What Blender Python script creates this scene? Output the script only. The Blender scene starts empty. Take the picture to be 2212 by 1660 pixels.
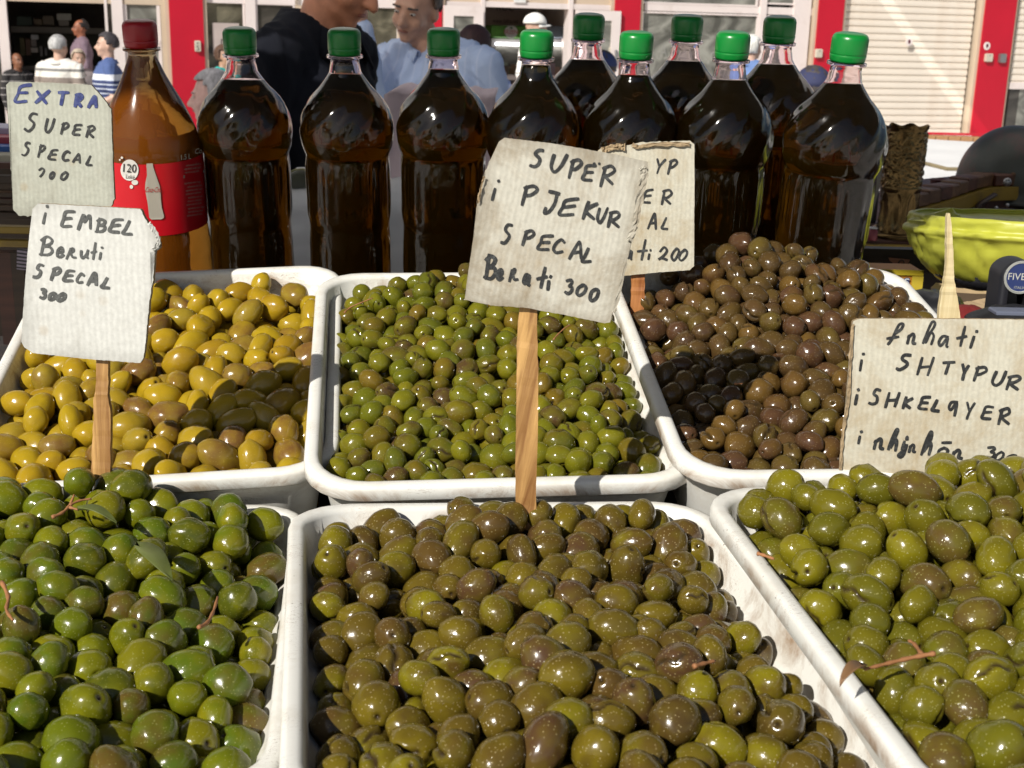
import bpy, bmesh, math, random
import numpy as np
from mathutils import Vector, Matrix, Quaternion, noise

random.seed(7)
rng = np.random.default_rng(7)
S = bpy.context.scene
COL = S.collection

# ------------------------------------------------------------------ camera
F, CX, CY = 2714.0, 1106.0, 830.0            # focal length and centre, in pixels of a 2212 x 1660 view of the photograph
_d = np.array([863 - CX, 10500 - CY, F]); _d /= np.linalg.norm(_d)
_y = np.array([0, 0, 1.0]) - _d[2] * _d; _y /= np.linalg.norm(_y)
_z = -_d
_x = np.cross(_y, _z)
RC = np.array([_x, _y, _z])                   # camera axes (right, down, forward) -> world
CAM = np.array([0.0, 0.0, 1.60])
cd = bpy.data.cameras.new('camera')
cam = bpy.data.objects.new('camera', cd); COL.objects.link(cam)
m = Matrix.Identity(4)
for i in range(3):
    m[i][0] = RC[i, 0]; m[i][1] = -RC[i, 1]; m[i][2] = -RC[i, 2]; m[i][3] = CAM[i]
cam.matrix_world = m
cd.sensor_width = 36.0
cd.lens = F / 2212.0 * 36.0
cd.clip_start = 0.02
cd.clip_end = 400.0
S.camera = cam
cd.dof.use_dof = True; cd.dof.focus_distance = 0.85; cd.dof.aperture_fstop = 30.0

# ------------------------------------------------------------------ sky, sun, exposure
SUN = Vector((0.15, 0.22, -0.19)).normalized()      # the way the light travels: from behind the left shoulder
w = bpy.data.worlds.new('World'); S.world = w; w.use_nodes = True
nt = w.node_tree
bg = nt.nodes.get('Background') or nt.nodes.new('ShaderNodeBackground')
sky = nt.nodes.new('ShaderNodeTexSky'); sky.sky_type = 'NISHITA'; sky.sun_disc = False
sky.sun_elevation = math.asin(-SUN.z)
sky.sun_rotation = math.atan2(-SUN.x, -SUN.y)
nt.links.new(sky.outputs[0], bg.inputs[0])
bg.inputs[1].default_value = 0.055
sl = bpy.data.lights.new('sun', 'SUN'); sl.energy = 4.9; sl.angle = math.radians(0.53); sl.color = (1.0, 0.95, 0.86)
so = bpy.data.objects.new('sun', sl); COL.objects.link(so)
so.rotation_mode = 'QUATERNION'; so.rotation_quaternion = SUN.to_track_quat('-Z', 'Y')
so.location = (-3, -5, 6)
S.view_settings.view_transform = 'Standard'; S.view_settings.look = 'None'
S.view_settings.gamma = 1.0; S.view_settings.use_curve_mapping = False
S.view_settings.exposure = 0.18
S.render.engine = 'CYCLES'
cy = S.cycles
cy.use_denoising = True
cy.max_bounces = 10; cy.diffuse_bounces = 4; cy.glossy_bounces = 4; cy.transmission_bounces = 10
cy.transparent_max_bounces = 8; cy.volume_bounces = 0
cy.caustics_reflective = False; cy.caustics_refractive = False
cy.sample_clamp_indirect = 6.0

# ------------------------------------------------------------------ helpers
def ray(x, y):
    return RC @ np.array([(x - CX) / F, (y - CY) / F, 1.0])

def at(x, y, Z):
    """the place that the photograph shows at (x, y), Z metres in front of the lens"""
    return Vector(CAM + ray(x, y) * Z)

def px(P):
    c = RC.T @ (np.asarray(P, float) - CAM)
    return CX + F * c[0] / c[2], CY + F * c[1] / c[2], c[2]

def tag(o, label=None, cat=None, group=None, kind=None):
    if label: o['label'] = label
    if cat: o['category'] = cat
    if group: o['group'] = group
    if kind: o['kind'] = kind
    return o

def link(o, parent=None):
    COL.objects.link(o)
    if parent is not None: o.parent = parent
    return o

def empty(name, label=None, cat=None, loc=(0, 0, 0), group=None, mw=None):
    o = bpy.data.objects.new(name, None); link(o)
    o.empty_display_size = 0.05
    if mw is not None: o.matrix_world = mw
    else: o.location = loc
    return tag(o, label, cat, group)

def mesh_obj(name, verts, faces, material=None, parent=None, smooth=False, mats=None, midx=None):
    me = bpy.data.meshes.new(name)
    me.from_pydata([tuple(v) for v in verts], [], [tuple(f) for f in faces])
    for mm in (mats or ([material] if material else [])): me.materials.append(mm)
    if midx is not None: me.polygons.foreach_set('material_index', midx)
    if smooth: me.polygons.foreach_set('use_smooth', [True] * len(me.polygons))
    me.update()
    o = bpy.data.objects.new(name, me)
    return link(o, parent)

class MB:
    """collects shapes and links them as one mesh object"""
    def __init__(s): s.v = []; s.f = []; s.m = []
    def add(s, v, f, mi=0):
        n = len(s.v); s.v += [tuple(p) for p in v]
        s.f += [tuple(i + n for i in q) for q in f]; s.m += [mi] * len(f)
    def box(s, x0, x1, y0, y1, z0, z1, mi=0, M=None, bev=0.0):
        if bev > 0:
            b = bev; v = []; 
            for zz, ins in ((z0, b), (z0 + b, 0), (z1 - b, 0), (z1, b)):
                i = ins
                v += [(x0 + i, y0 + i, zz), (x1 - i, y0 + i, zz), (x1 - i, y1 - i, zz), (x0 + i, y1 - i, zz)]
            f = [(3, 2, 1, 0), (12, 13, 14, 15)]
            for k in range(3):
                for j in range(4):
                    a = k * 4 + j; c = k * 4 + (j + 1) % 4
                    f.append((a, c, c + 4, a + 4))
        else:
            v = [(x0, y0, z0), (x1, y0, z0), (x1, y1, z0), (x0, y1, z0), (x0, y0, z1), (x1, y0, z1), (x1, y1, z1), (x0, y1, z1)]
            f = [(3, 2, 1, 0), (4, 5, 6, 7), (0, 1, 5, 4), (1, 2, 6, 5), (2, 3, 7, 6), (3, 0, 4, 7)]
        if M is not None: v = [M @ Vector(p) for p in v]
        s.add(v, f, mi); return s
    def tube(s, pts, r, n=8, mi=0, cap=True, flat=1.0):
        pts = [Vector(p) for p in pts]; rs = r if hasattr(r, '__len__') else [r] * len(pts)
        v = []; up = Vector((0.03, 0.02, 1)).normalized()
        for i, p in enumerate(pts):
            t = (pts[min(i + 1, len(pts) - 1)] - pts[max(i - 1, 0)]).normalized()
            if abs(t.dot(up)) > 0.97: a = t.cross(Vector((0, 1, 0.1))).normalized()
            else: a = t.cross(up).normalized()
            b = t.cross(a).normalized()
            for k in range(n):
                an = 2 * math.pi * k / n
                v.append(p + (a * math.cos(an) + b * math.sin(an) * flat) * rs[i])
        f = []
        for i in range(len(pts) - 1):
            for k in range(n):
                f.append((i * n + k, i * n + (k + 1) % n, (i + 1) * n + (k + 1) % n, (i + 1) * n + k))
        if cap:
            f.append(tuple(range(n - 1, -1, -1))); f.append(tuple((len(pts) - 1) * n + k for k in range(n)))
        s.add(v, f, mi); return s
    def lathe(s, prof, n=32, mi=0, M=None, ecc=1.0):
        v = []; f = []
        for (r, z) in prof:
            for k in range(n):
                a = 2 * math.pi * k / n
                p = Vector((r * math.cos(a), r * math.sin(a) * ecc, z))
                v.append(M @ p if M is not None else p)
        for i in range(len(prof) - 1):
            for k in range(n):
                f.append((i * n + k, i * n + (k + 1) % n, (i + 1) * n + (k + 1) % n, (i + 1) * n + k))
        s.add(v, f, mi); return s
    def ball(s, c, r, n=12, mi=0, M=None):
        r = r if hasattr(r, '__len__') else (r, r, r)
        v = []; f = []; h = n // 2
        for i in range(h + 1):
            t = math.pi * i / h
            for k in range(n):
                a = 2 * math.pi * k / n
                p = Vector((math.sin(t) * math.cos(a) * r[0], math.sin(t) * math.sin(a) * r[1], math.cos(t) * r[2]))
                if M is not None: p = M @ p
                v.append(p + Vector(c))
        for i in range(h):
            for k in range(n):
                f.append(((i + 1) * n + k, (i + 1) * n + (k + 1) % n, i * n + (k + 1) % n, i * n + k))
        s.add(v, f, mi); return s
    def build(s, name, mats, parent=None, smooth=False, angle=None):
        mats = mats if isinstance(mats, (list, tuple)) else [mats]
        o = mesh_obj(name, s.v, s.f, None, parent, smooth, mats, s.m)
        if angle: 
            me = o.data; me.polygons.foreach_set('use_smooth', [True] * len(me.polygons))
            try: me.set_sharp_from_angle(angle=math.radians(angle))
            except Exception: pass
        return o

def catmull(pts, n=6, closed=False):
    P = [np.array(p, float) for p in pts]; out = []
    N = len(P)
    if N < 3: 
        return [P[0] + (P[-1] - P[0]) * t for t in np.linspace(0, 1, n + 1)]
    rngN = N if closed else N - 1
    for i in range(rngN):
        if closed: a, b, c, d = P[(i - 1) % N], P[i], P[(i + 1) % N], P[(i + 2) % N]
        else: a, b, c, d = P[max(i - 1, 0)], P[i], P[i + 1], P[min(i + 2, N - 1)]
        for k in range(n):
            t = k / n
            out.append(0.5 * ((2 * b) + (-a + c) * t + (2 * a - 5 * b + 4 * c - d) * t * t + (-a + 3 * b - 3 * c + d) * t ** 3))
    if not closed: out.append(P[-1])
    return out

# ------------------------------------------------------------------ materials
def new_mat(name):
    mt = bpy.data.materials.new(name); mt.use_nodes = True
    n = mt.node_tree; b = n.nodes['Principled BSDF']
    return mt, n, b

def node(n, typ, **kw):
    x = n.nodes.new(typ)
    for k, v in kw.items():
        if k == 'inp':
            for a, c in v.items(): x.inputs[a].default_value = c
        else: setattr(x, k, v)
    return x

def rgba(c): return (c[0], c[1], c[2], 1.0)

def ramp(n, stops, interp='LINEAR'):
    r = n.nodes.new('ShaderNodeValToRGB'); cr = r.color_ramp; cr.interpolation = interp
    while len(cr.elements) < len(stops): cr.elements.new(0.5)
    for e, (p, c) in zip(cr.elements, stops):
        e.position = p; e.color = rgba(c) if hasattr(c, '__len__') else (c, c, c, 1)
    return r

def mat(name, color, rough=0.6, metal=0.0, dirt=None, dirt_scale=8.0, dirt_lo=0.5, dirt_hi=0.75, vary=0.12, vscale=5.0,
        bump=0.0, bscale=60.0, spec=0.5, coat=0.0, sheen=0.0, trans=0.0, emit=None, estr=0.0, stretch=None, alpha=1.0):
    """painted, cloth or plastic surface: colour varied by noise, optional dirt of a second colour, fine relief"""
    mt, n, b = new_mat(name); L = n.links
    tc = node(n, 'ShaderNodeTexCoord'); src = tc.outputs['Object']
    if stretch:
        mp = node(n, 'ShaderNodeMapping'); mp.inputs['Scale'].default_value = stretch
        L.new(src, mp.inputs[0]); src = mp.outputs[0]
    nz = node(n, 'ShaderNodeTexNoise', inp={'Scale': vscale, 'Detail': 6.0, 'Roughness': 0.6}); L.new(src, nz.inputs['Vector'])
    lo = tuple(max(0, c * (1 - vary)) for c in color); hi = tuple(min(1, c * (1 + vary)) for c in color)
    r = ramp(n, [(0.3, lo), (0.7, hi)]); L.new(nz.outputs['Fac'], r.inputs[0])
    out = r.outputs[0]
    if dirt:
        nd = node(n, 'ShaderNodeTexNoise', inp={'Scale': dirt_scale, 'Detail': 8.0, 'Roughness': 0.7}); L.new(src, nd.inputs['Vector'])
        rd = ramp(n, [(dirt_lo, 0.0), (dirt_hi, 1.0)]); L.new(nd.outputs['Fac'], rd.inputs[0])
        mx = node(n, 'ShaderNodeMix', data_type='RGBA'); L.new(rd.outputs[0], mx.inputs[0]); L.new(out, mx.inputs[6])
        mx.inputs[7].default_value = rgba(dirt); out = mx.outputs[2]
    L.new(out, b.inputs['Base Color'])
    b.inputs['Roughness'].default_value = rough; b.inputs['Metallic'].default_value = metal
    b.inputs['Specular IOR Level'].default_value = spec
    b.inputs['Coat Weight'].default_value = coat; b.inputs['Sheen Weight'].default_value = sheen
    b.inputs['Transmission Weight'].default_value = trans; b.inputs['Alpha'].default_value = alpha
    if bump:
        nb = node(n, 'ShaderNodeTexNoise', inp={'Scale': bscale, 'Detail': 5.0}); L.new(src, nb.inputs['Vector'])
        bp = node(n, 'ShaderNodeBump', inp={'Strength': bump, 'Distance': 0.002}); L.new(nb.outputs['Fac'], bp.inputs['Height'])
        L.new(bp.outputs[0], b.inputs['Normal'])
    if emit:
        b.inputs['Emission Color'].default_value = rgba(emit); b.inputs['Emission Strength'].default_value = estr
    return mt

def wood_mat(name, c1, c2, scale=40.0, axis='Z', rough=0.55, bump=0.4):
    mt, n, b = new_mat(name); L = n.links
    tc = node(n, 'ShaderNodeTexCoord'); mp = node(n, 'ShaderNodeMapping')
    mp.inputs['Scale'].default_value = {'Z': (1, 1, 0.07), 'X': (0.07, 1, 1), 'Y': (1, 0.07, 1)}[axis]
    L.new(tc.outputs['Object'], mp.inputs[0])
    nz = node(n, 'ShaderNodeTexNoise', inp={'Scale': scale * 4, 'Detail': 8.0, 'Roughness': 0.65, 'Distortion': 1.2}); L.new(mp.outputs[0], nz.inputs['Vector'])
    mid = tuple((a + c) / 2 for a, c in zip(c1, c2))
    r = ramp(n, [(0.33, c2), (0.5, mid), (0.62, c1)]); L.new(nz.outputs['Fac'], r.inputs[0])
    L.new(r.outputs[0], b.inputs['Base Color']); b.inputs['Roughness'].default_value = rough
    bp = node(n, 'ShaderNodeBump', inp={'Strength': bump, 'Distance': 0.001}); L.new(nz.outputs['Fac'], bp.inputs['Height'])
    L.new(bp.outputs[0], b.inputs['Normal'])
    return mt

M = {}
# ---- white plastic of the trays: scuffed, yellowed and grimy along the rims
def tray_mat():
    mt, n, b = new_mat('tray_plastic'); L = n.links
    tc = node(n, 'ShaderNodeTexCoord')
    n1 = node(n, 'ShaderNodeTexNoise', inp={'Scale': 14.0, 'Detail': 9.0, 'Roughness': 0.72}); L.new(tc.outputs['Object'], n1.inputs['Vector'])
    r1 = ramp(n, [(0.48, 0.0), (0.76, 0.65)]); L.new(n1.outputs['Fac'], r1.inputs[0])
    mx = node(n, 'ShaderNodeMix', data_type='RGBA'); L.new(r1.outputs[0], mx.inputs[0])
    mx.inputs[6].default_value = (0.76, 0.755, 0.715, 1); mx.inputs[7].default_value = (0.47, 0.40, 0.29, 1)
    # thin brown scratches
    mp = node(n, 'ShaderNodeMapping', inp={'Scale': (1.0, 5.0, 2.0), 'Rotation': (0.3, 0.2, 0.7)}); L.new(tc.outputs['Object'], mp.inputs[0])
    n2 = node(n, 'ShaderNodeTexNoise', inp={'Scale': 60.0, 'Detail': 3.0, 'Distortion': 2.5}); L.new(mp.outputs[0], n2.inputs['Vector'])
    r2 = ramp(n, [(0.488, 0.0), (0.497, 0.8), (0.503, 0.8), (0.512, 0.0)]); L.new(n2.outputs['Fac'], r2.inputs[0])
    n3 = node(n, 'ShaderNodeTexNoise', inp={'Scale': 20.0, 'Detail': 2.0}); L.new(tc.outputs['Object'], n3.inputs['Vector'])
    r3 = ramp(n, [(0.5, 0.0), (0.66, 1.0)]); L.new(n3.outputs['Fac'], r3.inputs[0])
    mu = node(n, 'ShaderNodeMath', operation='MULTIPLY'); L.new(r2.outputs[0], mu.inputs[0]); L.new(r3.outputs[0], mu.inputs[1])
    mx2 = node(n, 'ShaderNodeMix', data_type='RGBA'); L.new(mu.outputs[0], mx2.inputs[0]); L.new(mx.outputs[2], mx2.inputs[6])
    mx2.inputs[7].default_value = (0.20, 0.14, 0.09, 1)
    # small specks of brine and grit
    vo = node(n, 'ShaderNodeTexVoronoi', inp={'Scale': 160.0, 'Randomness': 1.0}); L.new(tc.outputs['Object'], vo.inputs['Vector'])
    r4 = ramp(n, [(0.06, 1.0), (0.12, 0.0)]); L.new(vo.outputs['Distance'], r4.inputs[0])
    n5 = node(n, 'ShaderNodeTexNoise', inp={'Scale': 9.0, 'Detail': 2.0}); L.new(tc.outputs['Object'], n5.inputs['Vector'])
    r5 = ramp(n, [(0.52, 0.0), (0.62, 0.8)]); L.new(n5.outputs['Fac'], r5.inputs[0])
    mu2 = node(n, 'ShaderNodeMath', operation='MULTIPLY'); L.new(r4.outputs[0], mu2.inputs[0]); L.new(r5.outputs[0], mu2.inputs[1])
    mx3 = node(n, 'ShaderNodeMix', data_type='RGBA'); L.new(mu2.outputs[0], mx3.inputs[0]); L.new(mx2.outputs[2], mx3.inputs[6])
    mx3.inputs[7].default_value = (0.10, 0.06, 0.03, 1)
    # grime gathered along the inner edge of the rim and under the lip
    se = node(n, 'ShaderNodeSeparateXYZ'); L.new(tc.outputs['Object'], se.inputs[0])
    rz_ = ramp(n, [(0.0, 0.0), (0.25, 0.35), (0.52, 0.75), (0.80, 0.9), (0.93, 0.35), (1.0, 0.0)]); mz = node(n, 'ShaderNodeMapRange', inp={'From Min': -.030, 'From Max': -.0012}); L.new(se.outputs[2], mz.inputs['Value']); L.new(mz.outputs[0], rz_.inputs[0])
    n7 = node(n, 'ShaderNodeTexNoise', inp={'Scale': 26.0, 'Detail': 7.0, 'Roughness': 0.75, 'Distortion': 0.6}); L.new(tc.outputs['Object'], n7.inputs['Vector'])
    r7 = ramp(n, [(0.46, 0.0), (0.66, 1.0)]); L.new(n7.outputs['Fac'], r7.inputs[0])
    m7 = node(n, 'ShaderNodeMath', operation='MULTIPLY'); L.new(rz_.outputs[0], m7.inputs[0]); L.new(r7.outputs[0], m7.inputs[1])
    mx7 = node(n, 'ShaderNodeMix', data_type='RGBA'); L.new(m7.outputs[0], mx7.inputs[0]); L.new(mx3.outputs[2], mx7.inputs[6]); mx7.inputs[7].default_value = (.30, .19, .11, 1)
    L.new(mx7.outputs[2], b.inputs['Base Color'])
    b.inputs['Roughness'].default_value = 0.38; b.inputs['Subsurface Weight'].default_value = 0.0
    bp = node(n, 'ShaderNodeBump', inp={'Strength': 0.25, 'Distance': 0.0008}); L.new(n1.outputs['Fac'], bp.inputs['Height'])
    L.new(bp.outputs[0], b.inputs['Normal'])
    return mt
M['tray'] = tray_mat()

def olive_mat(name, cols, speck, speck_amt=0.5, rough=0.2, tip=None):
    mt, n, b = new_mat(name); L = n.links
    oi = node(n, 'ShaderNodeObjectInfo'); ge = node(n, 'ShaderNodeNewGeometry')
    ad = node(n, 'ShaderNodeMath', operation='ADD'); L.new(oi.outputs['Random'], ad.inputs[0]); L.new(ge.outputs['Random Per Island'], ad.inputs[1])
    fr = node(n, 'ShaderNodeMath', operation='FRACT'); L.new(ad.outputs[0], fr.inputs[0])
    tc = node(n, 'ShaderNodeTexCoord')
    # blotches shift the colour a little within each olive
    cx = node(n, 'ShaderNodeCombineXYZ'); L.new(fr.outputs[0], cx.inputs[0]); L.new(fr.outputs[0], cx.inputs[1])
    va = node(n, 'ShaderNodeVectorMath', operation='MULTIPLY_ADD'); va.inputs[1].default_value = (9, 17, 5)
    L.new(cx.outputs[0], va.inputs[0]); L.new(tc.outputs['Object'], va.inputs[2])
    nz = node(n, 'ShaderNodeTexNoise', inp={'Scale': 70.0, 'Detail': 3.0}); L.new(va.outputs[0], nz.inputs['Vector'])
    ml = node(n, 'ShaderNodeMath', operation='MULTIPLY_ADD'); ml.inputs[1].default_value = 0.34; L.new(nz.outputs['Fac'], ml.inputs[0])
    sb = node(n, 'ShaderNodeMath', operation='SUBTRACT'); sb.inputs[1].default_value = 0.17; L.new(fr.outputs[0], sb.inputs[0]); L.new(sb.outputs[0], ml.inputs[2])
    k = len(cols)
    r = ramp(n, [((i + 0.5) / k, c) for i, c in enumerate(cols)]); L.new(ml.outputs[0], r.inputs[0])
    out = r.outputs[0]
    # pale lenticels
    vo = node(n, 'ShaderNodeTexVoronoi', inp={'Scale': 620.0, 'Randomness': 1.0}); L.new(va.outputs[0], vo.inputs['Vector'])
    rv = ramp(n, [(0.13, speck_amt), (0.25, 0.0)]); L.new(vo.outputs['Distance'], rv.inputs[0])
    mx = node(n, 'ShaderNodeMix', data_type='RGBA'); L.new(rv.outputs[0], mx.inputs[0]); L.new(out, mx.inputs[6]); mx.inputs[7].default_value = rgba(speck)
    # scars, split flesh and stem pits, carried by the mesh
    at_ = node(n, 'ShaderNodeAttribute', attribute_name='scar')
    mx2 = node(n, 'ShaderNodeMix', data_type='RGBA'); L.new(at_.outputs['Fac'], mx2.inputs[0]); L.new(mx.outputs[2], mx2.inputs[6])
    mx2.inputs[7].default_value = (0.035, 0.022, 0.008, 1)
    L.new(mx2.outputs[2], b.inputs['Base Color'])
    nr = node(n, 'ShaderNodeTexNoise', inp={'Scale': 260.0, 'Detail': 3.0}); L.new(va.outputs[0], nr.inputs['Vector'])
    rr = ramp(n, [(0.3, rough * 0.7), (0.7, rough * 1.7)]); L.new(nr.outputs['Fac'], rr.inputs[0])
    L.new(rr.outputs[0], b.inputs['Roughness'])
    b.inputs['Specular IOR Level'].default_value = 0.48
    ad2 = node(n, 'ShaderNodeMath', operation='MULTIPLY_ADD'); ad2.inputs[1].default_value = 0.9; L.new(rv.outputs[0], ad2.inputs[0]); L.new(nr.outputs['Fac'], ad2.inputs[2])
    bp = node(n, 'ShaderNodeBump', inp={'Strength': 0.34, 'Distance': 0.0004}); L.new(ad2.outputs[0], bp.inputs['Height'])
    L.new(bp.outputs[0], b.inputs['Normal'])
    return mt
M['olive_yellow'] = olive_mat('yellow_olive_skin', [(.28, .17, .010), (.34, .22, .010), (.36, .245, .012), (.30, .20, .014), (.26, .185, .018), (.15, .075, .022), (.33, .225, .010)], (.50, .40, .10), 0.16, 0.16)
M['olive_small'] = olive_mat('small_green_olive_skin', [(.105, .110, .007), (.155, .142, .008), (.12, .085, .009), (.085, .093, .009), (.142, .130, .008), (.072, .040, .016), (.128, .122, .008), (.135, .090, .010)], (.36, .34, .10), 0.24, 0.13)
M['olive_brown'] = olive_mat('brown_olive_skin', [(.068, .040, .013), (.088, .054, .014), (.058, .031, .014), (.095, .066, .014), (.076, .044, .015), (.072, .035, .018), (.110, .062, .015)], (.32, .24, .12), 0.36, 0.14)
M['olive_green'] = olive_mat('green_olive_skin', [(.098, .118, .005), (.150, .150, .005), (.060, .070, .006), (.175, .16, .006), (.085, .115, .006), (.095, .062, .012), (.070, .105, .006), (.145, .135, .006)], (.36, .36, .12), 0.30, 0.15)
M['olive_split'] = olive_mat('dark_split_olive_skin', [(.098, .066, .009), (.135, .100, .008), (.066, .040, .010), (.100, .072, .009), (.17, .145, .007), (.080, .048, .010), (.118, .085, .009), (.074, .038, .017), (.122, .096, .008), (.085, .050, .012)], (.40, .32, .15), 0.48, 0.15)
M['olive_olive'] = olive_mat('pale_split_olive_skin', [(.102, .088, .006), (.130, .112, .007), (.092, .086, .007), (.118, .100, .007), (.17, .148, .007), (.088, .056, .014), (.110, .104, .007)], (.42, .40, .15), 0.42, 0.15)

M['brine'] = mat('brine_bed', (.035, .030, .010), 0.3, vary=0.4, vscale=40, bump=0.5, bscale=60)
M['stick'] = wood_mat('sign_stick_wood', (.58, .34, .12), (.20, .085, .022), 34, 'Z', 0.5)
M['stick_red'] = wood_mat('red_stick_wood', (.42, .17, .05), (.2, .06, .015), 26, 'Z', 0.5)
M['stick_pale'] = wood_mat('pale_stick_wood', (.70, .60, .38), (.46, .36, .18), 30, 'Z', 0.65)
M['plank'] = wood_mat('dark_plank', (.055, .030, .014), (.02, .011, .006), 6, 'X', 0.6)
M['plank_red'] = wood_mat('red_brown_plank', (.10, .035, .02), (.04, .016, .010), 6, 'X', 0.6)
M['slat'] = wood_mat('brown_slat', (.15, .072, .03), (.06, .026, .012), 8, 'X', 0.5)
M['yellow_edge'] = mat('ochre_paint', (.24, .155, .012), 0.5, dirt=(.11, .065, .012), dirt_scale=12, vary=0.2)
M['green_cap'] = mat('green_cap_plastic', (.003, .20, .030), 0.30, vary=0.05, bump=0.05)
M['red_cap'] = mat('red_cap_plastic', (.33, .004, .012), 0.35, vary=0.05)
M['ink'] = mat('black_marker_ink', (.016, .017, .018), 0.6, vary=0.3, vscale=300, dirt=(.10, .105, .10), dirt_scale=260, dirt_lo=.5, dirt_hi=.8)
M['ink_grey'] = mat('grey_marker_ink', (.075, .078, .075), 0.6, vary=0.4, vscale=300)
M['ink_blue'] = mat('blue_marker_ink', (.018, .03, .15), 0.6, vary=0.3, vscale=300, dirt=(.10, .13, .26), dirt_scale=220, dirt_lo=.48, dirt_hi=.75)

def card_mat(name, col, stain, period=0.0042, stain_amt=0.8, lo=0.52, edge=None):
    mt, n, b = new_mat(name); L = n.links
    tc = node(n, 'ShaderNodeTexCoord'); src = tc.outputs['Object']
    wv = node(n, 'ShaderNodeTexWave', wave_type='BANDS', bands_direction='X', inp={'Scale': 0.314 / period, 'Distortion': 3.0, 'Detail': 3.0, 'Detail Scale': 0.8}); L.new(src, wv.inputs['Vector'])
    n1 = node(n, 'ShaderNodeTexNoise', inp={'Scale': 17.0, 'Detail': 10.0, 'Roughness': 0.78, 'Distortion': .4}); L.new(src, n1.inputs['Vector'])
    r1 = ramp(n, [(lo, 0.0), (lo + 0.2, stain_amt)]); L.new(n1.outputs['Fac'], r1.inputs[0])
    n2 = node(n, 'ShaderNodeTexNoise', inp={'Scale': 300.0, 'Detail': 4.0, 'Roughness': 0.7}); L.new(src, n2.inputs['Vector'])
    r2 = ramp(n, [(0.3, tuple(c * 0.86 for c in col)), (0.7, tuple(min(1, c * 1.08) for c in col))]); L.new(n2.outputs['Fac'], r2.inputs[0])
    mw = node(n, 'ShaderNodeMix', data_type='RGBA', blend_type='MULTIPLY', inp={0: 0.06}); L.new(r2.outputs[0], mw.inputs[6]); L.new(wv.outputs['Color'], mw.inputs[7])
    mx = node(n, 'ShaderNodeMix', data_type='RGBA'); L.new(r1.outputs[0], mx.inputs[0]); L.new(mw.outputs[2], mx.inputs[6]); mx.inputs[7].default_value = rgba(stain)
    if edge:      # handled and wetted most along its edges
        se = node(n, 'ShaderNodeSeparateXYZ'); L.new(src, se.inputs[0]); ms_ = []
        for i_, h_ in ((0, edge[0]), (2, edge[1])):
            ab = node(n, 'ShaderNodeMath', operation='ABSOLUTE'); L.new(se.outputs[i_], ab.inputs[0]); dv = node(n, 'ShaderNodeMath', operation='DIVIDE'); dv.inputs[1].default_value = h_; L.new(ab.outputs[0], dv.inputs[0]); ms_.append(dv)
        mxm = node(n, 'ShaderNodeMath', operation='MAXIMUM'); L.new(ms_[0].outputs[0], mxm.inputs[0]); L.new(ms_[1].outputs[0], mxm.inputs[1])
        ma = node(n, 'ShaderNodeMath', operation='MULTIPLY_ADD'); ma.inputs[1].default_value = 0.9; L.new(n1.outputs['Fac'], ma.inputs[0]); L.new(mxm.outputs[0], ma.inputs[2])
        re_ = ramp(n, [(0.0, 0.0), (1.0, 0.75)]); mr = node(n, 'ShaderNodeMapRange', inp={'From Min': 1.22, 'From Max': 1.62}); L.new(ma.outputs[0], mr.inputs['Value']); L.new(mr.outputs[0], re_.inputs[0])
        me_ = node(n, 'ShaderNodeMix', data_type='RGBA'); L.new(re_.outputs[0], me_.inputs[0]); L.new(mx.outputs[2], me_.inputs[6]); me_.inputs[7].default_value = rgba(tuple(c * .62 for c in stain)); mx = me_
    # round grease spots and grit
    vo = node(n, 'ShaderNodeTexVoronoi', inp={'Scale': 55.0, 'Randomness': 1.0}); L.new(src, vo.inputs['Vector'])
    r4 = ramp(n, [(0.10, 0.5), (0.22, 0.0)]); L.new(vo.outputs['Distance'], r4.inputs[0])
    n5 = node(n, 'ShaderNodeTexNoise', inp={'Scale': 16.0, 'Detail': 1.0}); L.new(src, n5.inputs['Vector'])
    r5 = ramp(n, [(0.5, 0.0), (0.6, stain_amt)]); L.new(n5.outputs['Fac'], r5.inputs[0])
    mu = node(n, 'ShaderNodeMath', operation='MULTIPLY'); L.new(r4.outputs[0], mu.inputs[0]); L.new(r5.outputs[0], mu.inputs[1])
    mx3 = node(n, 'ShaderNodeMix', data_type='RGBA'); L.new(mu.outputs[0], mx3.inputs[0]); L.new(mx.outputs[2], mx3.inputs[6]); mx3.inputs[7].default_value = (.33, .22, .09, 1)
    L.new(mx3.outputs[2], b.inputs['Base Color']); b.inputs['Roughness'].default_value = 0.8
    ad = node(n, 'ShaderNodeMath', operation='MULTIPLY_ADD'); ad.inputs[1].default_value = 0.5; L.new(n1.outputs['Fac'], ad.inputs[0]); L.new(wv.outputs['Fac'], ad.inputs[2])
    bp = node(n, 'ShaderNodeBump', inp={'Strength': 0.16, 'Distance': 0.0004}); L.new(ad.outputs[0], bp.inputs['Height'])
    L.new(bp.outputs[0], b.inputs['Normal'])
    return mt
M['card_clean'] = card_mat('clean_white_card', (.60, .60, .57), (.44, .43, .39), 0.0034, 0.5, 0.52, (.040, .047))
M['card_shade'] = card_mat('shade_toned_card', (.44, .45, .385), (.32, .31, .25), 0.0034, 0.6, 0.5, (.039, .048))  # greyed colour stands in for the shade over the EXTRA sign
M['card_dirty'] = card_mat('stained_white_card', (.52, .50, .43), (.30, .24, .16), 0.0030, 0.85, 0.46, (.040, .044))
M['card_old'] = card_mat('spotted_white_card', (.54, .515, .425), (.36, .28, .165), 0.0032, 0.8, 0.45)
M['card_edge'] = mat('brown_card_edge', (.30, .22, .13), 0.9, vary=0.4, vscale=200, bump=0.6, bscale=300)

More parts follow.
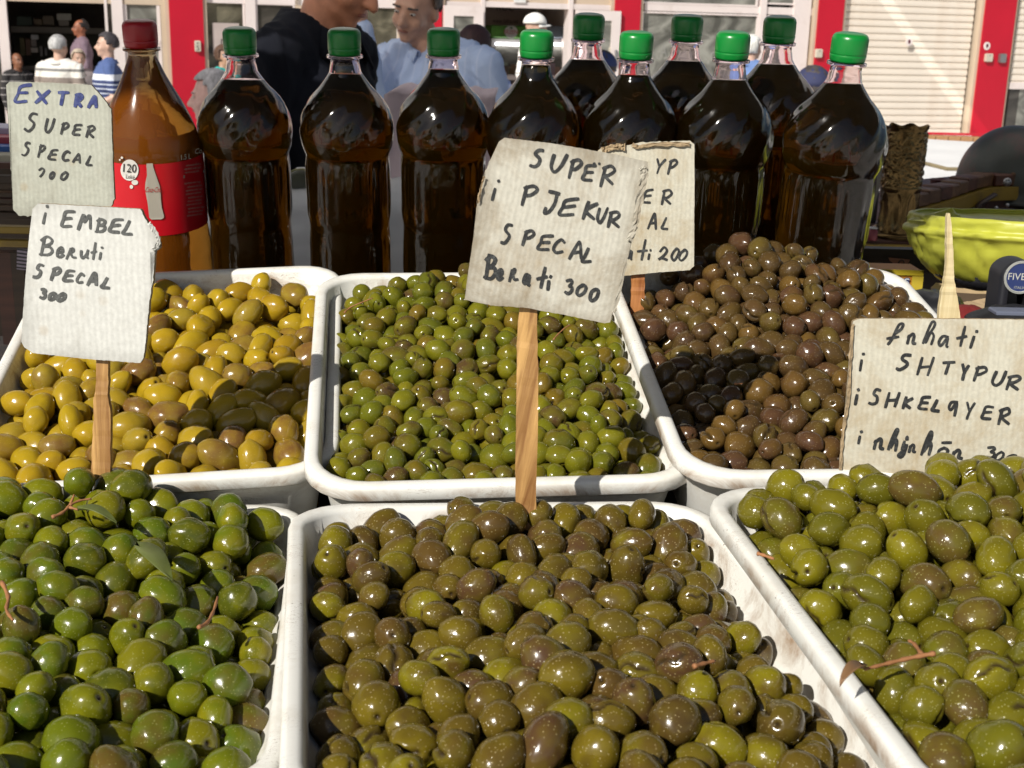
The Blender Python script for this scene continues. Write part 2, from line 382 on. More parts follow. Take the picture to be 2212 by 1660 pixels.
def liquid_mat(name, absorb, density, cloud, amount, ior=1.47):
    mt, n, b = new_mat(name); L = n.links
    b.inputs['Base Color'].default_value = (1, 1, 1, 1); b.inputs['Transmission Weight'].default_value = 1.0
    b.inputs['Roughness'].default_value = 0.065; b.inputs['IOR'].default_value = ior; b.inputs['Specular IOR Level'].default_value = .6
    b.inputs['Coat Weight'].default_value = .25; b.inputs['Coat Roughness'].default_value = .12
    va = node(n, 'ShaderNodeVolumeAbsorption', inp={'Color': rgba(absorb), 'Density': density})
    L.new(va.outputs[0], n.nodes['Material Output'].inputs['Volume'])
    df = node(n, 'ShaderNodeBsdfDiffuse'); df.inputs[0].default_value = rgba(cloud)      # cloudy sediment in the oil
    ms = node(n, 'ShaderNodeMixShader'); ms.inputs[0].default_value = amount
    L.new(b.outputs[0], ms.inputs[1]); L.new(df.outputs[0], ms.inputs[2]); L.new(ms.outputs[0], n.nodes['Material Output'].inputs['Surface'])
    nb = node(n, 'ShaderNodeTexNoise', inp={'Scale': 55.0, 'Detail': 2.0}); tc = node(n, 'ShaderNodeTexCoord'); L.new(tc.outputs['Object'], nb.inputs['Vector'])
    bp = node(n, 'ShaderNodeBump', inp={'Strength': 0.25, 'Distance': 0.002}); L.new(nb.outputs['Fac'], bp.inputs['Height']); L.new(bp.outputs[0], b.inputs['Normal'])
    return mt
M['oil'] = liquid_mat('olive_oil', (.79, .71, .0), 205.0, (.09, .050, .005), .035)
M['oil_light'] = liquid_mat('amber_oil', (.87, .60, .0), 38.0, (.30, .085, .006), .36)
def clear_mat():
    mt, n, b = new_mat('pink_tinted_clear_plastic'); L = n.links
    b.inputs['Base Color'].default_value = (1, .90, .925, 1); b.inputs['Transmission Weight'].default_value = 1.0  # pink tint stands in for the red shop front reflected in the necks
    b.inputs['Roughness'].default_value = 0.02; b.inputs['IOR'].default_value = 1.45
    nb = node(n, 'ShaderNodeTexNoise', inp={'Scale': 60.0, 'Detail': 1.0}); tc = node(n, 'ShaderNodeTexCoord'); L.new(tc.outputs['Object'], nb.inputs['Vector'])
    bp = node(n, 'ShaderNodeBump', inp={'Strength': 0.3, 'Distance': 0.002}); L.new(nb.outputs['Fac'], bp.inputs['Height']); L.new(bp.outputs[0], b.inputs['Normal'])
    return mt
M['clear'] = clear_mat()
# ------------------------------------------------------------------ trays
def pose(cx, cy_, cz, tilt, yaw, roll=0.0):
    return (Matrix.Translation((cx, cy_, cz)) @ Matrix.Rotation(math.radians(yaw), 4, 'Z')
            @ Matrix.Rotation(math.radians(tilt), 4, 'X') @ Matrix.Rotation(math.radians(-roll), 4, 'Y'))

TW, TL = 0.1235, 0.1605            # half width, half length of a tray over its rim
PROF = [(.0012, -.0110), (0, -.0095), (0, -.0026), (.0010, -.0006), (.0030, 0), (.0062, 0), (.0082, -.0007), (.0095, -.003),
        (.0112, -.0195), (.0140, -.0222), (.0156, -.0245), (.0245, -.0720), (.0285, -.0770), (.0500, -.0785),
        (.0500, -.0810), (.0268, -.0797), (.0222, -.0740), (.0128, -.0262), (.0096, -.0175), (.0078, -.0104), (.0030, -.0098)]

def rrect(hw, hl, r, n=7):
    p = []
    for (sx, sy, a0) in ((1, 1, 0), (-1, 1, 90), (-1, -1, 180), (1, -1, 270)):
        for k in range(n):
            a = math.radians(a0 + 90 * k / (n - 1))
            p.append((sx * (hw - r) + r * math.cos(a), sy * (hl - r) + r * math.sin(a)))
    return p

def tray_mesh():
    v, f = [], []
    N = 28
    for (d, z) in PROF:
        r = max(0.036 - d * 0.55, 0.012)
        for (x, y) in rrect(TW - d, TL - d, r): v.append((x, y, z + 0.0006 * math.sin(x * 31) * math.sin(y * 23)))
    P = len(PROF)
    for i in range(P):
        if i == 13: continue
        j = (i + 1) % P
        for k in range(N):
            f.append((i * N + k, j * N + k, j * N + (k + 1) % N, i * N + (k + 1) % N))
    f.append(tuple(13 * N + k for k in range(N)))
    f.append(tuple(14 * N + k for k in range(N - 1, -1, -1)))
    return v, f

TRAYS = {
    'A': pose(-.2495, .884, 1.364, 13.5, 7.2, 3.0),
    'B': pose(-.0195, .868, 1.373, 12.8, 7.0, 0.6),
    'C': pose(.208, .864, 1.386, 12.6, 5.8, 0.0),
    'D': pose(-.2300, .578, 1.307, 0.0, 7.6, 0.0),
    'E': pose(.0205, .543, 1.335, -1.5, 9.4, -1.5),
    'F': pose(.2495, .533, 1.352, 0.0, 7.4, 0.0),
}
TLAB = {'A': 'white plastic tray of large yellow olives, back left', 'B': 'white plastic tray of small green olives, middle of the back row',
        'C': 'white plastic tray heaped with small brown olives, back right', 'D': 'white plastic tray of round green olives, front left',
        'E': 'white plastic tray of dark split olives, middle of the front row', 'F': 'white plastic tray heaped with pale green split olives, front right'}
tv, tf = tray_mesh()
tray_data = None
for k, mw in TRAYS.items():
    if tray_data is None:
        o = mesh_obj('plastic_tray', tv, tf, M['tray'], None, True); tray_data = o.data
        bm = bmesh.new(); bm.from_mesh(tray_data); bmesh.ops.recalc_face_normals(bm, faces=bm.faces); bm.to_mesh(tray_data); bm.free()
    else:
        o = bpy.data.objects.new('plastic_tray', tray_data); link(o)
    o.matrix_world = mw
    tag(o, TLAB[k], 'tray', 'white plastic trays of olives')

# ------------------------------------------------------------------ olives
def olive_shape(Lh, Rh, kind, nr=18, ns=24, seed=0):
    """kind: smooth, pit, crack, split, dent"""
    v, sc = [], []
    rs = random.Random(seed); a0 = rs.uniform(0, 6.28); wig = [rs.uniform(-1, 1) for _ in range(4)]
    t0, t1 = (0.35, 2.1) if kind == 'crack' else (0.2, 2.6)
    for i in range(nr + 1):
        u = i / nr; t = math.pi * (u - 0.055 * math.sin(4 * math.pi * u) * 0.9)
        for k in range(ns):
            s = (k / ns) * 2 - 1
            if kind in ('crack', 'split'): s = 0.30 * s + 0.70 * s * abs(s)
            a = a0 + math.pi * s
            st, ct = math.sin(t), math.cos(t)
            r = 1 + 0.05 * ct
            P = Vector((r * st * math.cos(a), r * st * math.sin(a), ct))
            n_ = noise.noise(P * 1.3 + Vector((seed * 3.1, seed * 1.7, 0)))
            f = 1 + 0.085 * n_ + 0.040 * noise.noise(P * 3.0 + Vector((seed, 0, seed * 2.3)))
            scar = 0.0
            z = ct * Lh
            if kind != 'smooth': z -= -0.07 * Lh * math.exp(-((math.pi - t) / 0.17) ** 2)
            z += 0.05 * Lh * math.exp(-(t / 0.20) ** 2)
            if kind in ('pit', 'crack', 'split', 'dent'):
                z += 0.06 * Lh * math.exp(-((math.pi - t) / 0.14) ** 2)
                scar = max(scar, min(1, 1.25 * math.exp(-((math.pi - t) / 0.13) ** 2)))
            if kind in ('crack', 'split'):
                c = 0.20 * math.sin(t * 3 + wig[0] * 3) * wig[1] + 0.10 * math.sin(t * 7 + wig[2] * 3)
                win = max(0, min(1, (t - t0) * 4)) * max(0, min(1, (t1 - t) * 4))
                wd = 0.11 if kind == 'crack' else 0.17
                g = math.exp(-((math.pi * s - c) * st / wd) ** 2) * win
                f -= (0.13 if kind == 'crack' else 0.26) * g
                lip = math.exp(-((abs(math.pi * s - c) * st - wd * 2.0) / (wd * 1.1)) ** 2) * win
                f += 0.035 * lip
                scar = max(scar, min(1, g * 1.15))
            if kind == 'dent':
                d = (P - Vector((math.cos(a0), math.sin(a0), 0.25)).normalized()).length
                f -= 0.16 * math.exp(-(d / 0.42) ** 2)
            v.append((P.x * Rh * f, P.y * Rh * f, z * (1 + (f - 1) * 0.5))); sc.append(scar)
    F_ = []
    for i in range(nr):
        for k in range(ns):
            F_.append(((i + 1) * ns + k, (i + 1) * ns + (k + 1) % ns, i * ns + (k + 1) % ns, i * ns + k))
    return v, F_, sc

def olive_data(name, mt, Lh, Rh, kind, seed):
    v, f, sc = olive_shape(Lh, Rh, kind, 20, 26, seed)
    me = bpy.data.meshes.new(name); me.from_pydata(v, [], f); me.materials.append(mt)
    me.polygons.foreach_set('use_smooth', [True] * len(me.polygons))
    a = me.attributes.new('scar', 'FLOAT', 'POINT'); a.data.foreach_set('value', sc)
    me.update(); return me

def smooth(a, b, x):
    t = np.clip((x - a) / (b - a), 0, 1); return t * t * (3 - 2 * t)

def bumpf(u, v, cu, cv, su, sv): return np.exp(-((u - cu) / su) ** 2 - ((v - cv) / sv) ** 2)

# height of each heap over the tray's rim plane; u runs left to right, v front to back (-1 .. 1)
HEAP = {
    'A': lambda u, v: -.004 + .007 * bumpf(u, v, -.1, .1, .7, .7) + .003 * bumpf(u, v, .8, .8, .4, .4) + .005 * smooth(.3, 1.0, v) * smooth(.5, -.2, u),
    'B': lambda u, v: -.005 + .010 * bumpf(u, v, 0, .3, .8, .8) + .014 * bumpf(u, v, .0, .95, .6, .45) - .011 * smooth(.62, 1.0, u) * smooth(.7, -.2, v) - .006 * smooth(-.7, -1, u),
    'C': lambda u, v: -.004 + .012 * bumpf(u, v, .1, .1, .8, .8) + .034 * bumpf(u, v, -.05, 1.0, .60, .62) + .010 * bumpf(u, v, .7, .6, .5, .5) - .004 * smooth(-.5, -1, u),
    'D': lambda u, v: .005 + .031 * bumpf(u, v, .0, .98, .85, .50) + .012 * bumpf(u, v, -.4, -.1, .9, .8) - .010 * smooth(.3, 1, u) * smooth(.95, .3, v) - .007 * smooth(.78, 1, u),
    'E': lambda u, v: -.004 + .018 * bumpf(u, v, -.05, .8, .32, .22) + .016 * bumpf(u, v, .1, -.3, .75, .9) + .010 * bumpf(u, v, .75, .85, .4, .3) - .010 * smooth(.70, 1.0, u) * smooth(.75, 0, v) - .003 * smooth(-.6, -1, u) + .006 * bumpf(u, v, -.75, .75, .5, .45),
    'F': lambda u, v: .002 + .031 * bumpf(u, v, .35, .66, .85, .5) + .010 * bumpf(u, v, .1, -.2, .9, .8) - .002 * smooth(-.7, -1, u) + .010 * bumpf(u, v, -.8, .9, .5, .4),
}
# half length, half thickness (m), number of variants by kind
KIND = {
    'A': ('olive_yellow', .0131, .0098, ['smooth', 'pit', 'pit', 'smooth', 'dent'], 'large yellow olive in the back left tray', 'large yellow olives in the back left tray'),
    'B': ('olive_small', .0090, .0076, ['pit', 'crack', 'smooth', 'pit', 'crack', 'dent'], 'small green olive in the middle back tray', 'small green olives in the middle back tray'),
    'C': ('olive_brown', .0099, .0082, ['crack', 'pit', 'smooth', 'split', 'crack', 'dent'], 'small brown olive in the heap of the back right tray', 'small brown olives in the back right tray'),
    'D': ('olive_green', .0112, .0100, ['smooth', 'pit', 'smooth', 'dent', 'pit'], 'round green olive in the front left tray', 'round green olives in the front left tray'),
    'E': ('olive_split', .0107, .0089, ['crack', 'split', 'pit', 'smooth', 'crack', 'dent'], 'dark olive in the middle front tray', 'dark split olives in the middle front tray'),
    'F': ('olive_olive', .0115, .0093, ['split', 'crack', 'smooth', 'pit', 'dent', 'crack'], 'pale green olive in the front right tray', 'pale green split olives in the front right tray'),
}

JIG = {'A': .50, 'B': .55, 'C': .60, 'D': .75, 'E': .85, 'F': .70}
def pack(key):
    """loosely pack olives under the heap's surface: random start, pushed apart until they hardly overlap"""
    mname, Lh, Rh, kinds, *_ = KIND[key]
    rg = np.random.default_rng(ord(key) * 3 + 1)
    reff = (Lh * Rh * Rh) ** (1 / 3) * 0.985
    thick = 5.6 * reff
    area = (2 * TW - .03) * (2 * TL - .03)
    N = int(area * thick * 0.625 / (4 / 3 * math.pi * reff ** 3))
    p = np.empty((N, 3)); p[:, 0] = rg.uniform(-TW + .02, TW - .02, N); p[:, 1] = rg.uniform(-TL + .02, TL - .02, N)
    sz = rg.normal(1, 0.10, N).clip(.76, 1.25); jig = np.abs(rg.normal(0, JIG[key], N)) * reff - JIG[key] * .5 * reff; r = reff * sz
    H = HEAP[key]
    def hh(p): return H(p[:, 0] / (TW - .015), p[:, 1] / (TL - .015))
    p[:, 2] = hh(p) - rg.uniform(reff, thick - reff, N)
    ex, ey = pairs(p, reff * 3.4)
    for it in range(90):
        if it % 12 == 0: ex, ey = pairs(p, reff * 3.2)
        d = p[ex] - p[ey]; L = np.sqrt((d * d).sum(1)) + 1e-9
        ov = (r[ex] + r[ey]) - L; mk = ov > 0
        push = (d[mk] / L[mk, None]) * (ov[mk] * 0.32)[:, None]
        dp = np.zeros_like(p); np.add.at(dp, ex[mk], push); np.add.at(dp, ey[mk], -push)
        cnt = np.zeros(N); np.add.at(cnt, ex[mk], 1); np.add.at(cnt, ey[mk], 1)
        p += dp / np.maximum(1, cnt * 0.35)[:, None]
        top = hh(p) - jig; over = p[:, 2] + r * 0.9 - top
        p[:, 2] -= np.maximum(over, 0) * 0.8
        under = (top - thick) - (p[:, 2] - r * .6); p[:, 2] += np.maximum(under, 0) * 0.5
        ins = .0108 + np.clip(-p[:, 2], 0, .08) * 0.16 + r * .90
        over_rim = (p[:, 2] > r * .75)
        ins = np.where(over_rim, ins - .007, ins)
        p[:, 0] = np.clip(p[:, 0], -TW + ins, TW - ins); p[:, 1] = np.clip(p[:, 1], -TL + ins, TL - ins)
        # rounded corners
        cr = .03; qx = np.abs(p[:, 0]) - (TW - ins - cr); qy = np.abs(p[:, 1]) - (TL - ins - cr)
        c = (qx > 0) & (qy > 0); rr = np.sqrt(qx ** 2 + qy ** 2); c &= rr > cr
        sc_ = np.where(c, cr / np.maximum(rr, 1e-6), 1)
        p[:, 0] = np.where(c, np.sign(p[:, 0]) * (TW - ins - cr + qx * sc_), p[:, 0])
        p[:, 1] = np.where(c, np.sign(p[:, 1]) * (TL - ins - cr + qy * sc_), p[:, 1])
    return p, sz, rg

def pairs(p, R):
    cell = np.floor(p / R).astype(int); d = {}
    for i, c in enumerate(map(tuple, cell)): d.setdefault(c, []).append(i)
    ex, ey = [], []
    nb = [(a, b, c) for a in (-1, 0, 1) for b in (-1, 0, 1) for c in (-1, 0, 1)]
    for c, I in d.items():
        I_ = np.array(I); J = []
        for o in nb:
            J += d.get((c[0] + o[0], c[1] + o[1], c[2] + o[2]), [])
        J = np.array(J)
        D2 = ((p[I_][:, None, :] - p[J][None, :, :]) ** 2).sum(2)
        a, b = np.nonzero(D2 < R * R)
        m_ = I_[a] < J[b]
        ex.append(I_[a][m_]); ey.append(J[b][m_])
    return np.concatenate(ex), np.concatenate(ey)

packs = {}
allp = []
for key in TRAYS:
    p, sz, rg = pack(key)
    mw = np.array(TRAYS[key]); wp = p @ mw[:3, :3].T + mw[:3, 3]
    mname, Lh, Rh, kinds, *_ = KIND[key]
    packs[key] = (p, sz, rg, wp)
    c = (wp - CAM) @ RC
    X = (CX + F * c[:, 0] / c[:, 2]) * 1024 / 2212; Y = (CY + F * c[:, 1] / c[:, 2]) * 1024 / 2212
    RR = F * Rh * sz / c[:, 2] * 1024 / 2212
    for i in range(len(p)): allp.append((c[i, 2], X[i], Y[i], RR[i], key, i))
# which olives the lens sees: nearest first into a coverage picture
allp.sort()
cover = np.zeros((768, 1024), bool); seen = {k: {} for k in TRAYS}
for (z, X, Y, R_, key, i) in allp:
    x0, x1 = max(0, int(X - R_)), min(1024, int(X + R_) + 2); y0, y1 = max(0, int(Y - R_)), min(768, int(Y + R_) + 2)
    if x0 >= x1 or y0 >= y1: continue
    gx, gy = np.meshgrid(np.arange(x0, x1), np.arange(y0, y1))
    mk = ((gx - X) ** 2 + (gy - Y) ** 2) < R_ ** 2
    sub = cover[y0:y1, x0:x1]; n = int((mk & ~sub).sum()); sub |= mk
    if n: seen[key][i] = n

def bulk(name, key, idx, p, sz, quats, mt, Lh, Rh, parent_mw, label, cat, group):
    """the olives that lie underneath, as one piece"""
    V, Fc, Sc = [], [], []
    base, fb, _ = olive_shape(Lh, Rh, 'smooth', 8, 10, 3); base = np.array(base); fb = np.array(fb)
    n = 0
    for i in idx:
        R = np.array(quats[i].to_matrix())
        V.append((base * sz[i]) @ R.T + p[i]); Fc.append(fb + n); n += len(base)
    V = np.concatenate(V); Fc = np.concatenate(Fc)
    me = bpy.data.meshes.new(name)
    me.vertices.add(len(V)); me.vertices.foreach_set('co', V.ravel())
    me.loops.add(Fc.size); me.loops.foreach_set('vertex_index', Fc.ravel().astype(np.int32))
    me.polygons.add(len(Fc)); me.polygons.foreach_set('loop_start', np.arange(0, Fc.size, 4, dtype=np.int32))
    me.materials.append(mt); me.update(calc_edges=True); me.validate()
    me.polygons.foreach_set('use_smooth', [True] * len(me.polygons))
    o = bpy.data.objects.new(name, me); link(o); o.matrix_world = parent_mw
    tag(o, label, cat, group, 'stuff'); return o

WORD = {'A': 'large yellow olives', 'B': 'small green olives', 'C': 'small brown olives', 'D': 'round green olives', 'E': 'dark split olives', 'F': 'pale green split olives'}
PLACE = {'A': 'back left', 'B': 'middle back', 'C': 'back right', 'D': 'front left', 'E': 'middle front', 'F': 'front right'}
ONAME = {'A': 'yellow_olive', 'B': 'small_green_olive', 'C': 'brown_olive', 'D': 'round_green_olive', 'E': 'dark_olive', 'F': 'pale_green_olive'}
OCAT = {'A': 'yellow olive', 'B': 'small olive', 'C': 'brown olive', 'D': 'green olive', 'E': 'dark olive', 'F': 'pale olive'}
def olive_label(key, q, s):
    u, v = q[0] / TW, q[1] / TL
    col = ['at the left rim', 'left of centre', 'in the middle', 'right of centre', 'at the right rim'][int(np.clip((u + 1) / .4, 0, 4))]
    row = ['front edge', 'front part', 'middle', 'rear part', 'back edge'][int(np.clip((v + 1) / .4, 0, 4))]
    size = 'plump ' if s > 1.06 else ('undersized ' if s < .94 else '')
    word = {'A': 'yellow olive', 'B': 'small green olive', 'C': 'brown olive', 'D': 'round green olive', 'E': 'dark olive', 'F': 'pale green olive'}[key]
    return size + word + ' ' + col + ', ' + row + ' of the ' + PLACE[key] + ' tray'
for key in TRAYS:
    p, sz, rg, wp = packs[key]
    mname, Lh, Rh, kinds, label, group = KIND[key]
    mt = M[mname]; mw = TRAYS[key]
    datas = [olive_data('olive', mt, Lh, Rh, kd, 11 * j + ord(key)) for j, kd in enumerate(kinds)]
    quats = []
    for i in range(len(p)):
        th = rg.uniform(0, 2 * math.pi); el = rg.normal(0, 0.5)
        ax = Vector((math.cos(th) * math.cos(el), math.sin(th) * math.cos(el), math.sin(el)))
        q = Vector((0, 0, 1)).rotation_difference(ax) @ Quaternion((0, 0, 1), rg.uniform(0, 6.28))
        quats.append(q)
    order = sorted(seen[key], key=lambda i: -seen[key][i])
    top = [i for i in order if seen[key][i] >= 3][:300]
    rest = [i for i in range(len(p)) if i not in set(top)]
    for i in top:
        o = bpy.data.objects.new(ONAME[key], datas[int(rg.integers(len(datas)))]); COL.objects.link(o)
        sx = rg.normal(1, .045); sy = rg.normal(1.02, .085)
        o.matrix_world = mw @ Matrix.Translation(p[i]) @ quats[i].to_matrix().to_4x4() @ Matrix.Diagonal((sz[i] * sx, sz[i] / sx, sz[i] * sy, 1))
        tag(o, olive_label(key, p[i], sz[i]), OCAT[key], group)
    bulk(ONAME[key] + 's', key, rest, p, sz, quats, mt, Lh, Rh, mw, WORD[key] + ' lying deeper in the ' + PLACE[key] + ' tray', 'olives', group)
    # dark brine under the olives
    H = HEAP[key]; mb = MB(); n = 22; th = 5.0 * (Lh * Rh * Rh) ** (1 / 3)
    vv = []; ff = []
    for j in range(n + 1):
        for i in range(n + 1):
            u = -1 + 2 * i / n; v = -1 + 2 * j / n
            z = float(H(np.array(u), np.array(v))) - th; ins = .0165 + max(0, min(.08, -z)) * .15
            vv.append((u * (TW - ins), v * (TL - ins), z))
    for j in range(n):
        for i in range(n): ff.append((j * (n + 1) + i, j * (n + 1) + i + 1, (j + 1) * (n + 1) + i + 1, (j + 1) * (n + 1) + i))
    o = mesh_obj('brine', vv, ff, M['brine'], None, True); o.matrix_world = mw
    tag(o, 'dark brine under the ' + WORD[key] + ' in the ' + PLACE[key] + ' tray', 'brine', 'brine in the trays', 'stuff')
# ------------------------------------------------------------------ boards that carry the trays and bottles
def board(name, label, mw, hw, hl, t, mt, cat='board', nplank=5, group=None):
    e = empty(name, label, cat, mw=mw, group=group)
    wdt = 2 * hl / nplank
    for k in range(nplank):
        b = MB().box(-hw, hw, -hl + k * wdt + .0015, -hl + (k + 1) * wdt - .0015, -t, random.uniform(-.001, .001), bev=.001)
        o = b.build('plank', mt, e)
    return e
board('stall_board', 'dark plank board under the three front trays', pose(.02, .55, 1.245, 0, 7, 0), .46, .20, .02, M['plank'])
board('stall_board', 'dark tilted plank board under the three back trays', pose(-.02, .885, 1.268, 13, 7, 0), .48, .18, .02, M['plank'])
board('stall_board', 'dark plank board behind the trays carrying the oil bottles', pose(-.03, 1.19, 1.262, 8, 3, 0), .37, .12, .02, M['plank'])
tb = empty('stall_table', 'dark wooden trestle table that carries the olive stall', 'table', (0, .82, 0))
MB().box(-.62, .62, -.50, .50, 1.085, 1.12, bev=.003).build('table_top', M['plank'], tb)
for sx in (-.56, .56):
    for sy in (-.42, .42):
        MB().box(sx - .03, sx + .03, sy - .03, sy + .03, 0.002, 1.085).build('leg', M['plank'], tb)
for mwk, nm in ((pose(.02, .55, 1.245, 0, 7, 0), .125), (pose(-.02, .885, 1.268, 13, 7, 0), .15), (pose(0, 1.19, 1.262, 8, 3, 0), .14)):
    c = mwk.translation
    for sx in (-.38, .38):
        MB().box(c.x + sx - .03, c.x + sx + .03, c.y - .05 - .82, c.y + .05 - .82, 1.12, c.z - .024 - (.012 if nm > .13 else 0)).build('support_block', M['plank'], tb)

# ------------------------------------------------------------------ oil bottles
# radius against distance from the top (m)
SODA = [(.0125, .0225), (.0163, .0232), (.0163, .0252), (.0128, .0262), (.0128, .031), (.0140, .0325), (.0138, .038), (.0152, .0415), (.0195, .0465), (.0250, .0525),
        (.0335, .062), (.0395, .0725), (.0428, .084), (.0438, .093), (.0436, .1005), (.0424, .107), (.0398, .1110), (.0388, .1130), (.0392, .1150), (.0396, .119),
        (.0396, .150), (.0394, .176), (.0382, .1795), (.0378, .1825), (.0386, .186), (.0390, .200), (.0390, .290), (.0382, .302), (.0350, .311), (.0280, .316), (.010, .313)]
COKE = [(.0125, .0225), (.0163, .0232), (.0163, .0252), (.0122, .0262), (.0120, .030), (.0150, .038), (.0190, .048), (.0245, .059), (.0305, .070), (.0362, .082),
        (.0412, .094), (.0445, .105), (.0458, .113), (.0458, .118), (.0458, .186), (.0462, .190), (.0474, .200), (.0476, .235), (.0470, .290), (.0455, .305), (.0400, .316), (.010, .312)]
HB = .318

def fine(prof, step=.004):
    P = [(0, r, z) for r, z in prof]
    out = [P[0]]
    for a, b in zip(P, P[1:]):
        n = max(1, int(abs(b[2] - a[2]) / step))
        for k in range(1, n + 1): 
            t = k / n; out.append((0, a[1] + (b[1] - a[1]) * t, a[2] + (b[2] - a[2]) * t))
    # soften the corners of the polyline
    for _ in range(2):
        o2 = [out[0]]
        for i in range(1, len(out) - 1):
            o2.append((0, (out[i - 1][1] + 2 * out[i][1] + out[i + 1][1]) / 4 if .03 < out[i][2] else out[i][1], out[i][2]))
        o2.append(out[-1]); out = o2
    return [(r, z) for _, r, z in out]

def bottle_surface(prof, flute, seed, off=0.0, n=96):
    v, f = [], []
    for (r, z) in prof:
        for k in range(n):
            a = 2 * math.pi * k / n; rr = r
            if flute:
                if .050 < z < .105:
                    wt = math.sin(math.pi * (z - .050) / .055)
                    ph = 12 * a + 26 * (z - .05) * 12 * 0.9
                    rr += wt * .0024 * (abs(math.sin(ph / 2)) - .5)
                elif .116 < z < .176:
                    wt = min(1, (z - .116) / .008, (.176 - z) / .008); rr += wt * .0013 * (abs(math.sin(a * 10)) - .5)
                elif .19 < z < .30:
                    wt = min(1, (z - .19) / .01, (.30 - z) / .01); rr += wt * .0006 * (abs(math.sin(a * 10)) - .5)
            rr += .0007 * noise.noise(Vector((math.cos(a) * 1.7 + seed, math.sin(a) * 1.7, z * 32))) * min(1, max(0, (z - .04) / .02))
            rr -= off
            v.append((rr * math.cos(a), rr * math.sin(a), HB - z))
    for i in range(len(prof) - 1):
        for k in range(n):
            f.append(((i + 1) * n + k, (i + 1) * n + (k + 1) % n, i * n + (k + 1) % n, i * n + k))
    return v, f

def cut(v, f, plane_co, plane_no, keep_below, fill):
    bm = bmesh.new(); vs = [bm.verts.new(p) for p in v]
    for q in f: bm.faces.new([vs[i] for i in q])
    if fill:   # close both ends before cutting
        es = [e for e in bm.edges if e.is_boundary]
        bmesh.ops.holes_fill(bm, edges=es, sides=0)
    g = bmesh.ops.bisect_plane(bm, geom=bm.verts[:] + bm.edges[:] + bm.faces[:], plane_co=plane_co, plane_no=plane_no,
                               clear_outer=keep_below, clear_inner=not keep_below)
    if fill:
        es = [e for e in bm.edges if e.is_boundary]
        if es: bmesh.ops.holes_fill(bm, edges=es, sides=0)
    bmesh.ops.recalc_face_normals(bm, faces=bm.faces)
    me = bpy.data.meshes.new('m'); bm.to_mesh(me); bm.free()
    me.polygons.foreach_set('use_smooth', [len(p.vertices) <= 6 for p in me.polygons])
    return me

def cap_obj(mt, parent, twist=0.0, name='cap'):
    prof = [(0, .0006), (.0100, .0004), (.0128, -.0004), (.0142, -.0018), (.0149, -.0042), (.0151, -.0150), (.0150, -.0158), (.0146, -.0162), (.0151, -.0168),
            (.0150, -.0180), (.0146, -.0208), (.0141, -.0224), (.0120, -.0226)]
    v, f = [], []; n = 120
    for (r, z) in prof:
        for k in range(n):
            a = 2 * math.pi * k / n
            rr = r + (.00016 * (1 if (k // 1) % 2 else -1) if -.0150 < z < -.0020 and r > .0145 else 0)
            v.append((rr * math.cos(a), rr * math.sin(a), HB + z))
    for i in range(len(prof) - 1):
        for k in range(n): f.append(((i + 1) * n + k, (i + 1) * n + (k + 1) % n, i * n + (k + 1) % n, i * n + k))
    return mesh_obj(name, v, f, mt, parent, True)

def bottle(label, x, ytop, Z, ylev, prof, cap_m, oil_m, flute=True, lean=(0, 0), tilt=8.0, group='plastic bottles of olive oil', seed=0):
    T = at(x, ytop + 3, Z)
    R = Matrix.Rotation(math.radians(lean[1]), 3, 'Y') @ Matrix.Rotation(math.radians(tilt + lean[0]), 3, 'X') @ Matrix.Rotation(seed * 1.3, 3, 'Z')
    ax = R @ Vector((0, 0, 1)); base = T - ax * HB
    e = empty('oil_bottle', label, 'bottle', group=group, mw=Matrix.Translation(base) @ R.to_4x4())
    cap_obj(cap_m, e)
    lev = at(x, ylev, Z)
    mi = e.matrix_world.inverted(); co = mi @ lev; no = (mi.to_3x3() @ Vector((0, 0, 1))).normalized()
    fp = fine(prof)
    v, f = bottle_surface(fp, flute, seed)
    me = cut(v, f, co, no, True, True); me.name = 'oil'; me.materials.append(oil_m)
    o = bpy.data.objects.new('oil', me); link(o, e)
    # the clear upper wall, doubled to give it thickness
    v2, f2 = bottle_surface(fp, flute, seed, .0007)
    n0 = len(v); va = v + v2; fa = f + [tuple(i + n0 for i in reversed(q)) for q in f2]
    n = 96
    for k in range(n): fa.append((k, (k + 1) % n, n0 + (k + 1) % n, n0 + k))
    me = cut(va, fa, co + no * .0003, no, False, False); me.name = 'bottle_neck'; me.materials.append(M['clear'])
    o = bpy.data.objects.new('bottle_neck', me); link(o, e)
    return e, T, ax

BT = [
    ('clear bottle of dark olive oil with a green cap, beside the red-capped bottle', 516, 58, 1.138, 173, (0, 0)),
    ('dark oil bottle with a green cap, in front of the man in the navy jacket', 743, 60, 1.138, 161, (0, 0)),
    ('dark oil bottle with a green cap, in front of the man in the blue shirt', 958, 60, 1.135, 151, (0, 0)),
    ('front oil bottle filled to its neck, rising behind the slanted price sign', 1160, 64, 1.108, 141, (0, 0)),
    ('rear oil bottle with a shaded green cap, leftmost of the three at the back', 1273, 28, 1.188, 130, (0, 0)),
    ('front oil bottle with a bright green cap, behind the torn price sign', 1376, 67, 1.108, 163, (0, 0)),
    ('rear oil bottle with a shaded green cap, middle of the three at the back', 1486, 31, 1.188, 133, (0, 0)),
    ('front oil bottle behind the brown olives, second from the right', 1585, 67, 1.093, 174, (0, 0)),
    ('rear oil bottle with lighter brown oil, rightmost of the three at the back', 1686, 34, 1.155, 140, (0, -1)),
    ('rightmost oil bottle, leaning a little right, beside the brass vase', 1839, 70, 1.037, 182, (0, 1.5)),
]
for i, (lb, x, yt, Z, yl, ln) in enumerate(BT):
    bottle(lb, x, yt, Z, yl, SODA, M['green_cap'], M['oil'], True, ln, seed=i + 1)
